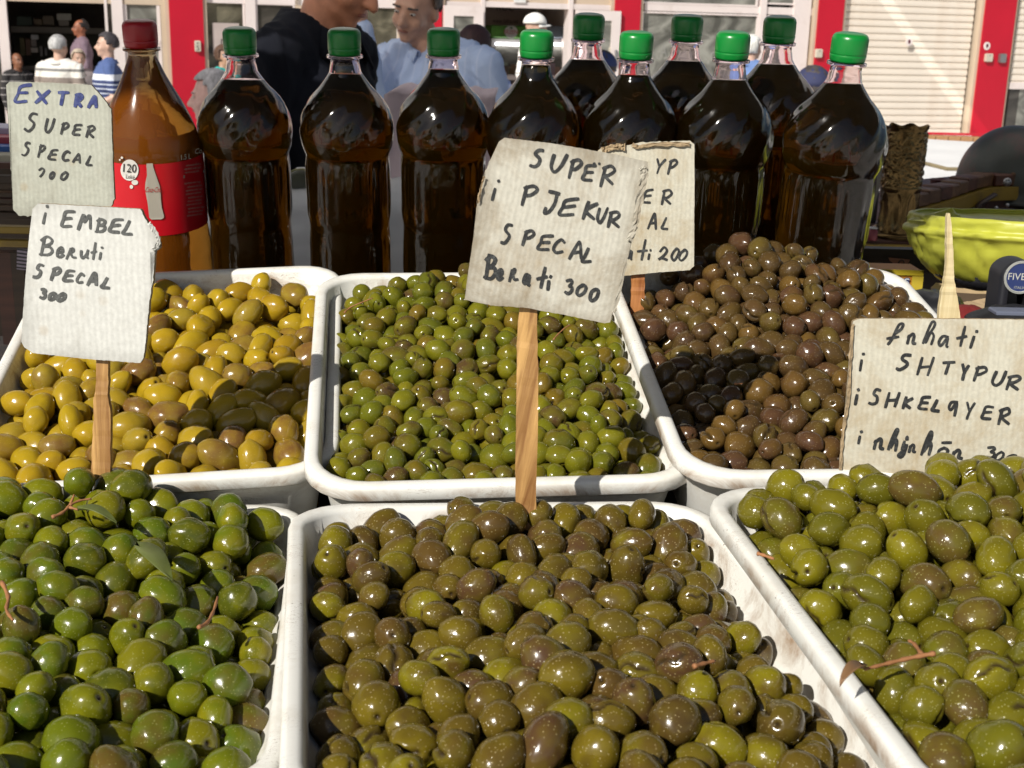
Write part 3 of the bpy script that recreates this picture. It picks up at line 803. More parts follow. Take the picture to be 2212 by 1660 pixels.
cokeb, cT, cax = bottle('wide soft drink bottle of amber oil with a red cap and red label', 300, 42, 1.108, 106, COKE, M['red_cap'], M['oil_light'], False, (0, 0), seed=0)

# ---- flat print helpers
def text_mesh(s, size=1.0):
    cu = bpy.data.curves.new('t', 'FONT'); cu.body = s; cu.size = size; cu.resolution_u = 3; cu.align_x = 'CENTER'; cu.align_y = 'CENTER'
    ob = bpy.data.objects.new('t', cu); COL.objects.link(ob)
    bpy.context.view_layer.update()
    dg = bpy.context.evaluated_depsgraph_get()
    me = ob.evaluated_get(dg).to_mesh()
    v = [tuple(p.co) for p in me.vertices]; f = [tuple(p.vertices) for p in me.polygons]
    ob.evaluated_get(dg).to_mesh_clear(); bpy.data.objects.remove(ob); bpy.data.curves.remove(cu)
    return v, f

# ---- soft drink label wrapped round the bottle
RL = .0463
mwc = cokeb.matrix_world; mic = mwc.inverted()
M['label_red'] = mat('red_label', (.50, .004, .012), 0.3, vary=0.08, vscale=20)
M['print_white'] = mat('white_print', (.62, .60, .56), 0.4, vary=0.04)
M['print_grey'] = mat('cream_print', (.40, .37, .31), 0.4, vary=0.04)
M['print_black'] = mat('black_print', (.01, .01, .01), 0.4)
M['print_red'] = mat('red_print', (.42, .01, .015), 0.4)
camdir = (mic.to_3x3() @ (Vector(CAM) - mwc.translation)); ANG0 = math.atan2(camdir.y, camdir.x)
def lab(x, y, off=.0006):
    """pixel -> place on the label's cylinder (bottle space)"""
    o = mic @ Vector(CAM); d = (mic.to_3x3() @ Vector(ray(x, y))).normalized(); R_ = RL + off
    a = d.x ** 2 + d.y ** 2; b = 2 * (o.x * d.x + o.y * d.y); c = o.x ** 2 + o.y ** 2 - R_ * R_
    D = max(b * b - 4 * a * c, 0); t = (-b - math.sqrt(D)) / (2 * a)
    return o + d * t
lv, lf = [], []
for j in range(9):
    z = HB - .1175 - .066 * j / 8
    for k in range(73):
        a = 2 * math.pi * k / 72 
        lv.append(((RL + .0002 * noise.noise(Vector((a * 2, z * 60, 0)))) * math.cos(a), RL * math.sin(a), z))
for j in range(8):
    for k in range(72): lf.append((j * 73 + k + 1, j * 73 + k, (j + 1) * 73 + k, (j + 1) * 73 + k + 1))
lbo = mesh_obj('label', lv, lf, M['label_red'], cokeb, True)
def lab_poly(name, pts, mt, off):
    P = [lab(x, y, off) for x, y in pts]
    bm = bmesh.new(); vs = [bm.verts.new(p) for p in P]; fc = bm.faces.new(vs)
    bmesh.ops.triangulate(bm, faces=[fc]); me = bpy.data.meshes.new(name); bm.to_mesh(me); bm.free(); me.materials.append(mt)
    o = bpy.data.objects.new(name, me); return link(o, lbo)
def lab_text(name, s, cx_, cy_, h, mt, off, sx=1.0, slant=0.0, rot=0.0):
    v, f = text_mesh(s, 1.0); c, s_ = math.cos(rot), math.sin(rot)
    vv = []
    for (x, y, z) in v:
        x = x * sx + slant * y; X = x * c - y * s_; Y = x * s_ + y * c
        vv.append(lab(cx_ + X * h, cy_ - Y * h, off))
    mesh_obj(name, vv, f, mt, lbo)
def ell(cx_, cy_, rx, ry, n=20, rot=0): 
    return [(cx_ + rx * math.cos(2 * math.pi * k / n) * math.cos(rot) - ry * math.sin(2 * math.pi * k / n) * math.sin(rot), cy_ + rx * math.cos(2 * math.pi * k / n) * math.sin(rot) + ry * math.sin(2 * math.pi * k / n) * math.cos(rot)) for k in range(n)]
Z5 = lambda x, y: (x * .2672, 168.9 + y * .2672)
lab_poly('price_bubble', ell(*Z5(1047, 745), 19.5, 23), M['print_white'], .0009)
lab_poly('price_bubble', ell(*Z5(1090, 845), 7.0, 5.5), M['print_white'], .00085)
lab_poly('price_bubble', ell(*Z5(1062, 880), 3.8, 4.2), M['print_white'], .0009)
lab_poly('price_bubble', ell(*Z5(985, 645), 2.6, 2.6), M['print_white'], .0009)
lab_poly('price_bubble', ell(*Z5(968, 662), 1.9, 1.9), M['print_white'], .0009)
lab_text('price_print', '120', *Z5(1042, 733), 26, M['print_black'], .0012, 0.86, 0, -.06)
lab_text('price_print', 'Lekë', *Z5(1052, 800), 13, M['print_black'], .0012, 0.8, 0, -.1)
sil = [(1185, 692), (1235, 690), (1238, 720), (1240, 760), (1268, 815), (1290, 870), (1297, 920), (1300, 950), (1300, 990), (1308, 1050), (1325, 1110), (1325, 1130), (1305, 1143),
       (1225, 1145), (1207, 1130), (1205, 1080), (1200, 1030), (1185, 970), (1172, 900), (1175, 850), (1188, 790), (1187, 740), (1183, 715)]
lab_poly('contour_bottle_print', [Z5(*p) for p in sil], M['print_grey'], .0009)
lab_text('logo_print', 'Coca-Cola', *Z5(1240, 905), 16, M['print_red'], .0012, 0.50, .35)
lab_text('volume_print', '1.5 L', *Z5(1500, 640), 16, M['print_white'], .0009, 0.75, .1, .12)
lab_text('logo_print', 'Co', *Z5(1605, 592), 16, M['print_white'], .0009, 0.8, .35, .12)
for k in range(15):
    y = 700 + k * 29
    if 770 < y < 830: continue
    x1 = 1640 - (k * 17) % 50
    lab_text('small_print', random.choice(['ingredients water sugar', 'carbonated soft drink', 'best before see neck', 'store in a cool place']), *Z5((1490 + x1) / 2 + k * 2, y), 6.2, M['print_grey'], .0009, 0.62, 0, .13)
lab_poly('white_strip_print', [Z5(1482, 812), Z5(1482, 790), Z5(1655, 742), Z5(1655, 762)], M['print_grey'], .0009)

# ------------------------------------------------------------------ hand written price signs
GL = {
 'A': [[(0, 0), (.45, 1), (.62, .98), (.85, 0)], [(.2, .38), (.75, .42)]],
 'B': [[(.12, 0), (.25, 1)], [(.05, .85), (.45, 1.02), (.85, .85), (.7, .6), (.3, .5), (.75, .45), (.9, .2), (.6, 0), (.05, .02)]],
 'C': [[(.9, .85), (.6, 1), (.2, .7), (.05, .3), (.3, 0), (.8, .08)]],
 'E': [[(.95, 1), (.3, .95), (.15, .5), (.05, .05), (.8, 0)], [(.18, .5), (.8, .55)]],
 'G': [[(.9, .9), (.3, .95), (.05, .5), (.4, .25), (.9, .6), (.75, 0)]],
 'H': [[(.2, 1), (.05, 0)], [(.95, 1), (.75, 0)], [(.1, .45), (.85, .5)]],
 'J': [[(.3, 1), (.95, .9), (.8, .85), (.65, .45), (.45, .1), (.05, 0), (.15, .25)]],
 'K': [[(.3, 1), (.1, 0)], [(.95, .95), (.25, .5), (.8, 0)]],
 'L': [[(.55, 1), (.25, .4), (.05, .05), (.9, 0)]],
 'M': [[(0, 0), (.28, 1), (.42, .45), (.75, .95), (.95, 0)]],
 'P': [[(.3, 1), (.05, 0)], [(.15, .9), (.7, 1.02), (.95, .78), (.6, .5), (.25, .45)]],
 'Q': [[(.85, .95), (.3, .95), (.05, .6), (.35, .4), (.85, .9), (.7, 0)]],
 'R': [[(.25, .95), (.05, 0)], [(.1, .9), (.7, 1.02), (.95, .75), (.55, .5), (.25, .45), (.9, 0)]],
 'S': [[(.95, .98), (.55, 1.0), (.35, .75), (.75, .5), (.7, .2), (.35, .02), (0, .06)]],
 'T': [[(.0, .95), (1, 1)], [(.5, .95), (.35, 0)]],
 'U': [[(.2, 1), (.05, .3), (.3, 0), (.7, .3), (1, 1)]],
 'X': [[(.05, .95), (.85, 0)], [(.95, 1), (.05, .05)]],
 'Y': [[(.15, 1), (.45, .5)], [(1, .95), (.45, .5), (.25, 0)]],
 'a': [[(.85, .9), (.3, .95), (.05, .4), (.35, .1), (.85, .85), (.8, .1), (.95, 0)]],
 'e': [[(.1, .45), (.8, .6), (.6, 1), (.15, .75), (.1, .2), (.5, 0), (.95, .2)]],
 'r': [[(.05, .0), (.3, .9), (.3, .85), (.55, .9), (.6, .7), (.4, .5), (.6, .1), (.95, .1)]],
 'n': [[(.1, 0), (.2, .8), (.15, .6), (.5, 1), (.7, .75), (.65, .1), (.95, .0)]],
 'u': [[(.05, .9), (.1, .3), (.35, 0), (.75, .5), (.8, .95)], [(.8, .95), (.8, .2), (.98, 0)]],
 't': [[(.75, 1), (.4, 0)], [(0, .42), (1, .5)]],
 'i': [[(.6, .58), (.4, 0)], [(.85, .98), (.9, .93)]],
 'h': [[(.05, .0), (.55, .95), (.8, 1), (.7, .75), (.3, .25), (.2, .1), (.55, .5), (.75, .4), (.7, 0)]],
 'f': [[(.15, 0), (.35, .3), (.7, .95), (.98, 1), (.85, .7), (.45, .45)], [(0, .3), (.75, .36)]],
 'j': [[(.8, .7), (.6, .2), (.3, 0), (.1, .1), (.5, .35)], [(.85, .98), (.9, .95)]],
 'ō': [[(.5, .6), (.1, .4), (.2, .05), (.7, .1), (.8, .45), (.5, .6)], [(.3, .95), (1, .92)]],
 '0': [[(.65, 1), (.2, .75), (.05, .25), (.35, 0), (.8, .3), (.95, .8), (.65, 1), (.4, .9)]],
 '2': [[(.1, .75), (.5, 1), (.85, .75), (.5, .35), (.05, .02), (.35, .12), (.95, .05)]],
 '3': [[(.1, .95), (.6, 1), (.8, .8), (.45, .58), (.8, .45), (.8, .15), (.4, 0), (.0, .1)]],
 '7': [[(.05, .8), (.55, 1), (.95, .8), (.75, .35), (.35, .0)]],
 ':': [[(.3, .75), (.35, .7)], [(.3, .1), (.35, .05)]],
 '"': [[(.1, .5), (.15, .45)], [(.8, .5), (.85, .45)]],
}

class Sign:
    def __init__(s, label, c, Z, outline, mt, lean=4.0, turn=0.0, tilt2d=0.0, thick=.0035, rough=1.0, zf=None, group='hand written cardboard price signs'):
        s.n = (Matrix.Rotation(math.radians(turn), 3, 'Z') @ Matrix.Rotation(math.radians(-lean), 3, 'X') @ Vector((0, -1, 0))).normalized()
        s.P = at(c[0], c[1], Z)
        up = (Vector((0, 0, 1)) - s.n * s.n.z).normalized(); right = up.cross(-s.n).normalized(); right = -s.n.cross(up).normalized()
        right = up.cross(s.n).normalized()
        if right.x < 0: right = -right
        a = math.radians(tilt2d)
        r2 = right * math.cos(a) + up * math.sin(a); u2 = up * math.cos(a) - right * math.sin(a)
        mw = Matrix.Identity(4)
        for i in range(3): mw[i][0] = r2[i]; mw[i][1] = -s.n[i]; mw[i][2] = u2[i]; mw[i][3] = s.P[i]
        s.mw = mw; s.mi = mw.inverted()
        s.e = empty('price_sign', label, 'sign', group=group, mw=mw)
        pts = []
        N = len(outline)
        for i in range(N):
            a_ = np.array(outline[i][:2], float); b_ = np.array(outline[(i + 1) % N][:2], float)
            tear = outline[i][2] if len(outline[i]) > 2 else .5
            L_ = np.linalg.norm(b_ - a_); k = max(1, int(L_ / 5))
            nn = np.array([-(b_ - a_)[1], (b_ - a_)[0]]) / (L_ + 1e-6)
            for j in range(k):
                q = a_ + (b_ - a_) * j / k + nn * random.gauss(0, 1) * tear * rough * .5
                pts.append(s.loc(*q))
        bm = bmesh.new()
        # front sheet as a grid cut to the outline so that the card can buckle
        fr = [bm.verts.new((p.x, 0, p.z)) for p in pts]
        fc = bm.faces.new(fr)
        bmesh.ops.triangulate(bm, faces=[fc], quad_method='BEAUTY', ngon_method='BEAUTY')
        ext = bmesh.ops.extrude_face_region(bm, geom=bm.faces[:])
        bmesh.ops.translate(bm, verts=[x for x in ext['geom'] if isinstance(x, bmesh.types.BMVert)], vec=(0, thick, 0))
        bmesh.ops.recalc_face_normals(bm, faces=bm.faces)
        for f in bm.faces:
            f.material_index = 0 if abs(f.normal.y) > .9 else 1
        me = bpy.data.meshes.new('card'); bm.to_mesh(me); bm.free(); me.materials.append(mt); me.materials.append(M['card_edge'])
        o = bpy.data.objects.new('card', me); link(o, s.e)
    def world(s, x, y, off=0.0):
        r = Vector(ray(x, y)); c = Vector(CAM); t = (s.P + s.n * off - c).dot(s.n) / r.dot(s.n)
        return c + r * t
    def loc(s, x, y, off=0.0): return s.mi @ s.world(x, y, off)
    def write(s, items, mt, wdt=.0011, conv=lambda x, y: (x, y), rot=0.0):
        V, Fc = [], []
        for it in items:
            ch, x0, y0, x1, y1 = it[:5]; sl = it[5] if len(it) > 5 else .12
            for st in GL[ch]:
                st = [(a + random.gauss(0, .025), b + random.gauss(0, .025)) for a, b in st]
                P2 = catmull(st, 7)
                pts = []
                for (u, v_) in P2:
                    X = x0 + (u * (1 - sl) + sl * v_) * (x1 - x0); Y = y1 - v_ * (y1 - y0) + rot * (u - .5) * (x1 - x0)
                    pts.append(s.loc(*conv(X, Y), .0004))
                n0 = len(V); m_ = len(pts)
                for i, p in enumerate(pts):
                    t = (pts[min(i + 1, m_ - 1)] - pts[max(i - 1, 0)])
                    t = t.normalized() if t.length > 1e-9 else Vector((1, 0, 0))
                    nn = Vector((-t.z, 0, t.x)); ww = wdt * (.85 + .3 * noise.noise(Vector((p.x * 90, p.z * 90, x0))))
                    if i in (0, m_ - 1): ww *= .75
                    a = p - nn * ww; b = p + nn * ww
                    if i == 0: a = a - t * wdt * .6; b = b - t * wdt * .6
                    if i == m_ - 1: a = a + t * wdt * .6; b = b + t * wdt * .6
                    V += [a, b]
                    if i: Fc.append((n0 + 2 * i - 2, n0 + 2 * i - 1, n0 + 2 * i + 1, n0 + 2 * i))
        # ink lies on the card: strokes that cross sit a hair apart
        V = [(p.x, p.y - .00002 * (k % 7), p.z) for k, p in enumerate(V)]
        mesh_obj('lettering', V, Fc, mt, s.e)
    def stick(s, pts, mt, dz=.0, thick=.004, name='stick'):
        """pts: (x centre, y, width px) from top to bottom, standing just behind (dz>0) or before the card"""
        V = []; n = len(pts); P3 = []
        dense = catmull([(a, b, c) for a, b, c in pts], 5)
        for k, (x, y, w_) in enumerate(dense):
            c = s.loc(x, y); hw = w_ / 2 / F * (px(s.world(x, y))[2]); hw *= 1 + .05 * noise.noise(Vector((y * .05, 3, 0)))
            j = .0006 * noise.noise(Vector((y * .08, 7, 0)))
            y0 = dz; y1 = dz + thick
            for (sx, yy) in ((-1, y0), (1, y0), (1, y1), (-1, y1)): V.append((c.x + sx * hw + j, yy + j, c.z))
        Fc = [(0, 1, 2, 3)]; m_ = len(dense)
        for i in range(m_ - 1):
            for k in range(4): Fc.append((i * 4 + k, (i + 1) * 4 + k, (i + 1) * 4 + (k + 1) % 4, i * 4 + (k + 1) % 4))
        Fc.append(tuple((m_ - 1) * 4 + k for k in (3, 2, 1, 0)))
        o = mesh_obj(name, V, Fc, mt, s.e)
        return o
    def scrap(s, pts, w_px, mt, amp=.0022, name='torn_edge', dens=7):
        """crumpled torn paper along an edge"""
        P = catmull(pts, dens); V, Fc = [], []; rws = 5
        for i, (x, y) in enumerate(P):
            for j in range(rws):
                o = (j / (rws - 1) - .5) * w_px * (1 + .5 * noise.noise(Vector((i * .9, 0, x))))
                t = np.array(P[min(i + 1, len(P) - 1)]) - np.array(P[max(i - 1, 0)]); t = t / (np.linalg.norm(t) + 1e-6)
                q = s.loc(x - t[1] * o + random.gauss(0, .6), y + t[0] * o + random.gauss(0, .6), .0012)
                V.append((q.x, q.y - amp * abs(noise.noise(Vector((i * .7, j * .9, x)))) - .0003, q.z))
        for i in range(len(P) - 1):
            for j in range(rws - 1): Fc.append((i * rws + j, (i + 1) * rws + j, (i + 1) * rws + j + 1, i * rws + j + 1))
        mesh_obj(name, V, Fc, mt, s.e)

za = lambda x, y: (x * .2672, y * .2672)                       # zoom (0,0)-(700,525)
zb = lambda x, y: (x * .2672, 168.9 + y * .2672)               # zoom (0,200)-(700,725)
zc = lambda x, y: (x / 2.977, 540.4 + y / 2.977)               # zoom (0,640)-(880,1300)
k3 = .8443 * 620 / 2212
zd = lambda x, y: (1180 * .8443 + x * k3, 350 * .8443 + y * k3)  # zoom (1180,350)-(1800,815)
k5 = .8443 * 490 / 1768
ze = lambda x, y: (2130 * .8443 + x * k5, 780 * .8443 + y * k5)  # zoom (2130,780)-(2620,1240)
ks = .8443 * 420 / 1516
zf_ = lambda x, y: (x * ks, 330 * .8443 + y * ks)              # zoom (0,330)-(420,790)

# 1: EXTRA SUPER SPECAL 300
s1 = Sign('cardboard price sign toned as if shaded, reading EXTRA in blue, in front of the red-labelled bottle', (130, 320), .93,
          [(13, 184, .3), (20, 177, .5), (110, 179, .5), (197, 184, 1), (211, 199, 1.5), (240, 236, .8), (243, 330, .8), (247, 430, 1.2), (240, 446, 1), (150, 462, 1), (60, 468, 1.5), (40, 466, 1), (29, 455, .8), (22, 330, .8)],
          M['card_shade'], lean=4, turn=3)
s1.write([('E', 120, 692, 245, 822), ('X', 285, 738, 402, 835), ('T', 465, 745, 552, 848), ('R', 605, 765, 665, 862), ('A', 715, 790, 798, 866)], M['ink_blue'], .0015, za)
s1.write([('S', 198, 925, 300, 1058), ('U', 362, 965, 440, 1070), ('P', 488, 1000, 555, 1085), ('E', 586, 1010, 662, 1088), ('R', 692, 1022, 768, 1108)], M['ink'], .0011, za)
s1.write([('S', 178, 1155, 242, 1258), ('P', 305, 1180, 368, 1266), ('E', 393, 1215, 468, 1287), ('C', 502, 1222, 568, 1300), ('A', 590, 1252, 665, 1315), ('L', 697, 1262, 750, 1335)], M['ink'], .0010, za)
s1.write([('7', 308, 1365, 358, 1428), ('0', 398, 1395, 440, 1445), ('0', 488, 1395, 550, 1455)], M['ink'], .0010, za)
s1.stick([(150, 300, 26), (152, 470, 27), (155, 640, 28), (158, 760, 28)], M['stick'], dz=.0042)
# 2: i EMBEL Berati SPECAL 300
s2 = Sign('clean white cardboard price sign reading EMBEL, on a short stick above the yellow olives', (190, 612), .735,
          [(70, 452, .4), (82, 440, .4), (200, 446, .4), (303, 452, .8), (316, 478, 1.6), (330, 500, 2.0), (345, 525, 2.0), (341, 541, 1.5), (325, 545, 1), (334, 552, 1.2), (331, 600, 1.2), (322, 655, 1.2), (314, 745, .8), (310, 773, .8), (303, 785, .6),
           (240, 780, .5), (188, 776, .5), (70, 763, .5), (52, 750, .5), (46, 738, .5), (52, 640, .4), (60, 540, .4)],
          M['card_clean'], lean=3, turn=-2)
s2.write([('i', 380, 715, 440, 872, .3), ('E', 560, 765, 690, 900), ('M', 722, 795, 852, 925), ('B', 880, 835, 988, 950), ('E', 1005, 840, 1135, 950), ('L', 1125, 855, 1235, 970)], M['ink_grey'], .0010, zf_)
s2.write([('B', 362, 1005, 505, 1165), ('e', 520, 1095, 592, 1185), ('r', 612, 1095, 715, 1200), ('u', 738, 1120, 825, 1195), ('t', 840, 1055, 890, 1205), ('i', 905, 1095, 945, 1205)], M['ink_grey'], .0009, zf_)
s2.write([('S', 308, 1262, 398, 1375), ('P', 468, 1288, 560, 1395), ('E', 583, 1310, 685, 1405), ('C', 705, 1340, 778, 1422), ('A', 812, 1345, 912, 1440), ('L', 935, 1375, 1022, 1470)], M['ink_grey'], .0011, zf_)
s2.write([('3', 372, 1482, 430, 1565), ('0', 448, 1518, 515, 1582), ('0', 525, 1525, 605, 1588)], M['ink_grey'], .0011, zf_)
s2.stick([(200, 640, 26), (212, 700, 26), (215, 784, 26), (214, 850, 28), (212, 868, 33), (215, 900, 37), (213, 960, 40), (212, 1030, 42), (211, 1075, 42)], M['stick'], dz=.0042)
s2.scrap([(322, 482), (338, 505), (343, 525), (330, 540)], 9, M['card_clean'])
# 3: SUPER i PJEKUR SPECAL Berati 300
s3 = Sign('stained slanted cardboard price sign reading SUPER PJEKUR, tallest stick, standing in the dark olives', (1195, 500), .672,
          [(1078, 306, .5), (1090, 298, .5), (1200, 311, .5), (1330, 334, .5), (1400, 350, 1), (1400, 366, 1.5), (1380, 450, 1.5), (1363, 530, 1.2), (1340, 620, 1.0), (1318, 697, 1), (1306, 699, .6),
           (1215, 680, .8), (1140, 666, .8), (1060, 660, .8), (1004, 648, .6), (1008, 615, .5), (1022, 520, 1.2), (1031, 440, 2.2), (1045, 385, 2.2), (1060, 345, .6)],
          M['card_dirty'], lean=6, turn=3, tilt2d=-10)
s3.write([('S', 630, 128, 752, 278), ('U', 805, 165, 970, 320), ('P', 975, 215, 1100, 370), ('E', 1100, 262, 1230, 395), ('"', 1205, 228, 1275, 265), ('R', 1268, 272, 1408, 435)], M['ink'], .0010, zd)
s3.write([('i', 255, 400, 350, 580, .3), ('P', 540, 455, 702, 620), ('J', 748, 505, 905, 700), ('E', 890, 572, 1070, 715), ('K', 1095, 598, 1250, 750), ('U', 1238, 655, 1335, 780), ('R', 1330, 690, 1455, 822)], M['ink'], .0010, zd)
s3.write([('S', 365, 808, 465, 972), ('P', 558, 862, 668, 982), ('E', 692, 905, 835, 1030), ('C', 835, 945, 952, 1055), ('A', 985, 972, 1132, 1112), ('L', 1098, 1025, 1200, 1140)], M['ink'], .0010, zd)
s3.write([('B', 205, 1090, 332, 1285), ('e', 325, 1215, 382, 1305), ('r', 435, 1205, 522, 1315), ('a', 562, 1260, 632, 1355), ('t', 690, 1195, 785, 1375), ('i', 770, 1270, 822, 1392), ('3', 950, 1312, 1025, 1432), ('0', 1048, 1355, 1145, 1450), ('0', 1168, 1395, 1255, 1495)], M['ink'], .0011, zd)
s3.stick([(1143, 560, 38), (1143, 640, 38), (1143, 666, 38), (1140, 730, 44), (1141, 800, 47), (1140, 900, 48), (1138, 1000, 47), (1137, 1080, 45), (1137, 1150, 44)], M['stick'], dz=.0042)
s3.scrap([(1385, 360), (1392, 375), (1383, 420), (1372, 480), (1360, 520)], 15, M['card_dirty'])
s3.scrap([(1352, 560), (1340, 620), (1325, 675)], 8, M['card_dirty'], .001)
s3.scrap([(1032, 440), (1038, 410), (1046, 382)], 5, M['card_edge'])
# 4: ...YP / ..ER / CAL / ati 200
s4 = Sign('torn cardboard price sign ending in 200, half hidden behind the slanted sign', (1400, 450), .95,
          [(1290, 330, 2), (1300, 318, 2), (1350, 316, 1.5), (1385, 308, 1.5), (1440, 306, 1.5), (1490, 304, .8), (1500, 312, .5), (1500, 450, .8), (1499, 575, .5), (1490, 584, .5), (1420, 589, .5), (1350, 596, .5), (1262, 600, .5), (1270, 460, .5)],
          M['card_old'], lean=5, turn=0)
s4.write([('Y', 1770, 208, 1862, 330), ('P', 1885, 220, 1970, 332), ('E', 1650, 488, 1755, 602), ('R', 1822, 490, 1925, 618), ('C', 1560, 745, 1612, 835), ('A', 1705, 715, 1805, 838), ('L', 1828, 742, 1895, 842)], M['ink'], .0011, zd)
s4.write([('a', 1515, 1040, 1562, 1118), ('t', 1608, 948, 1700, 1128), ('i', 1695, 1035, 1732, 1118), ('2', 1798, 1015, 1892, 1128), ('0', 1918, 1022, 1990, 1122), ('0', 1985, 1035, 2068, 1130)], M['ink'], .0011, zd)
s4.stick([(1382, 520, 29), (1380, 595, 29), (1379, 640, 29), (1377, 700, 29)], M['stick_red'], dz=.0042)
s4.scrap([(1300, 326), (1325, 318), (1350, 318)], 13, M['card_edge'], .004)
s4.scrap([(1365, 312), (1380, 318), (1420, 312), (1490, 312)], 9, M['card_edge'], .003)
# 5: frhati SHTYPUR ...
s5 = Sign('large spotted cardboard price sign reading SHTYPUR, stuck in the pale green olives at right', (2020, 860), .742,
          [(1843, 694, .4), (1858, 689, .4), (1980, 689, .4), (2130, 690, .4), (2290, 692, .4), (2292, 1050, .4), (2000, 1075, .8), (1860, 1052, 1.2), (1822, 1036, 1.0), (1815, 1020, 1.5), (1822, 940, 2), (1834, 860, 2), (1838, 780, 1.5)],
          M['card_old'], lean=5, turn=-2)
s5.write([('f', 492, 172, 660, 368), ('n', 682, 270, 780, 358), ('h', 828, 170, 972, 358), ('a', 970, 288, 1078, 385), ('t', 1148, 210, 1240, 382), ('i', 1255, 238, 1340, 388, .4)], M['ink'], .0010, ze)
s5.write([('i', 235, 452, 290, 600, .2), ('S', 590, 468, 722, 602), ('H', 775, 492, 935, 648), ('T', 1015, 535, 1125, 635), ('Y', 1180, 558, 1258, 690), ('P', 1300, 578, 1432, 705), ('U', 1468, 618, 1605, 750), ('R', 1598, 655, 1740, 780)], M['ink'], .0011, ze)
s5.write([('i', 192, 775, 245, 918, .2), ('S', 340, 788, 442, 922), ('H', 483, 815, 620, 942), ('K', 640, 858, 742, 958), ('E', 790, 855, 905, 960), ('L', 915, 882, 1000, 980), ('Q', 1062, 895, 1162, 1022), ('Y', 1222, 905, 1312, 1050), ('E', 1375, 945, 1490, 1052), ('R', 1525, 962, 1645, 1098)], M['ink'], .0011, ze)
s5.write([('i', 225, 1172, 270, 1278, .2), ('n', 368, 1235, 485, 1330), ('h', 512, 1150, 625, 1338), ('i', 612, 1218, 700, 1340), ('j', 600, 1235, 700, 1412), ('n', 700, 1290, 772, 1358), ('h', 820, 1180, 942, 1378), ('ō', 965, 1265, 1090, 1395), ('n', 1090, 1340, 1212, 1420)], M['ink'], .0011, ze)
s5.write([('3', 1420, 1315, 1515, 1415), ('0', 1500, 1360, 1585, 1440), ('0', 1592, 1388, 1700, 1462)], M['ink'], .0010, ze)
s5.stick([(2055, 462, 4), (2055, 480, 9), (2057, 540, 14), (2057, 580, 16), (2056, 610, 22), (2055, 640, 34), (2056, 688, 46), (2056, 760, 48), (2056, 900, 48), (2056, 1080, 46)], M['stick_pale'], dz=.0042)
s5.scrap([(1842, 700), (1836, 780), (1832, 860), (1820, 940), (1815, 1015)], 7, M['card_edge'], .0015)
# ------------------------------------------------------------------ street and shop front
M['paving'] = mat('pale_street_paving', (.56, .54, .51), 0.85, dirt=(.28, .26, .23), dirt_scale=.7, vary=.1, vscale=3, bump=.3, bscale=30)
g = MB(); g.add([(-60, -30, 0), (60, -30, 0), (60, 90, 0), (-60, 90, 0)], [(0, 1, 2, 3)])
tag(g.build('ground', M['paving']), kind='structure')

TH = math.radians(18); P0 = Vector((0, 15.0, 0))
ux = Vector((math.cos(TH), math.sin(TH), 0)); nf = Vector((math.sin(TH), -math.cos(TH), 0))
def fac(x, y, w=0.0):
    """pixel -> (along the shop front, height) on the plane w metres before it"""
    r = Vector(ray(x, y)); c = Vector(CAM); t = (P0 + nf * w - c).dot(nf) / r.dot(nf); p = c + r * t
    return (p - P0).dot(ux), p.z
def U(x, y=100, w=0): return fac(x, y, w)[0]
def ZH(x, y, w=0): return fac(x, y, w)[1]
BM = Matrix.Translation(P0) @ Matrix.Rotation(TH, 4, 'Z')
M['red_paint'] = mat('red_facade_paint', (.55, .006, .028), 0.35, vary=.06, vscale=2)
M['white_frame'] = mat('pinkish_white_frame', (.84, .75, .73), 0.45, vary=.05, vscale=2, dirt=(.60, .50, .46), dirt_scale=3, dirt_lo=.55, dirt_hi=.9)
M['cream_trim'] = mat('cream_trim', (.62, .50, .38), 0.5, vary=.06, vscale=3)
M['shutter'] = mat('cream_shutter', (.87, .79, .69), 0.45, vary=.04, vscale=2, dirt=(.68, .56, .45), dirt_scale=2, dirt_lo=.5, dirt_hi=.9)
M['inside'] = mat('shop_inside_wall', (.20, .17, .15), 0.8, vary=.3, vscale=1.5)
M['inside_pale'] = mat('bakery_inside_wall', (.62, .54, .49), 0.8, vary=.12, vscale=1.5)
M['shelf'] = mat('grey_shelf', (.30, .27, .24), 0.6)
M['metal'] = mat('grey_metal', (.35, .35, .36), 0.35, metal=.7)
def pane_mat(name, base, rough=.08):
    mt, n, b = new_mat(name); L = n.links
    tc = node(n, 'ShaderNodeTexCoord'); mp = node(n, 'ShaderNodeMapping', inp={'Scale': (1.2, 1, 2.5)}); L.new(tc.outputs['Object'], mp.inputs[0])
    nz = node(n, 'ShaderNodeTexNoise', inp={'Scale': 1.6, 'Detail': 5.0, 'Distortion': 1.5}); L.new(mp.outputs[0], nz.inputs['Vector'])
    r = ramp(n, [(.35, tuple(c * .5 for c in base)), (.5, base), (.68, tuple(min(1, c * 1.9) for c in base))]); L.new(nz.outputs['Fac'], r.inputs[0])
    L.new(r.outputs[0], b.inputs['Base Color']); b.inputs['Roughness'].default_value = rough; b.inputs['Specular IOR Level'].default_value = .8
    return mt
M['pane_olive'] = pane_mat('olive_grey_glass', (.115, .105, .075)); M['pane_dark'] = pane_mat('dark_glass', (.05, .045, .04)); M['pane_grey'] = pane_mat('reflection_grey_glass', (.20, .20, .18))  # blotchy tones of the grey glass stand in for reflections

bld = empty('shop_building', 'long red and cream shop front with roller shutters and white framed windows across the street', 'building', mw=BM)
def bbox(name, x0, x1, d0, d1, z0, z1, mt, parent=None, bev=0.0):
    return MB().box(min(x0, x1), max(x0, x1), d0, d1, min(z0, z1), max(z0, z1), bev=bev).build(name, mt, parent or bld)
ZT = 3.4
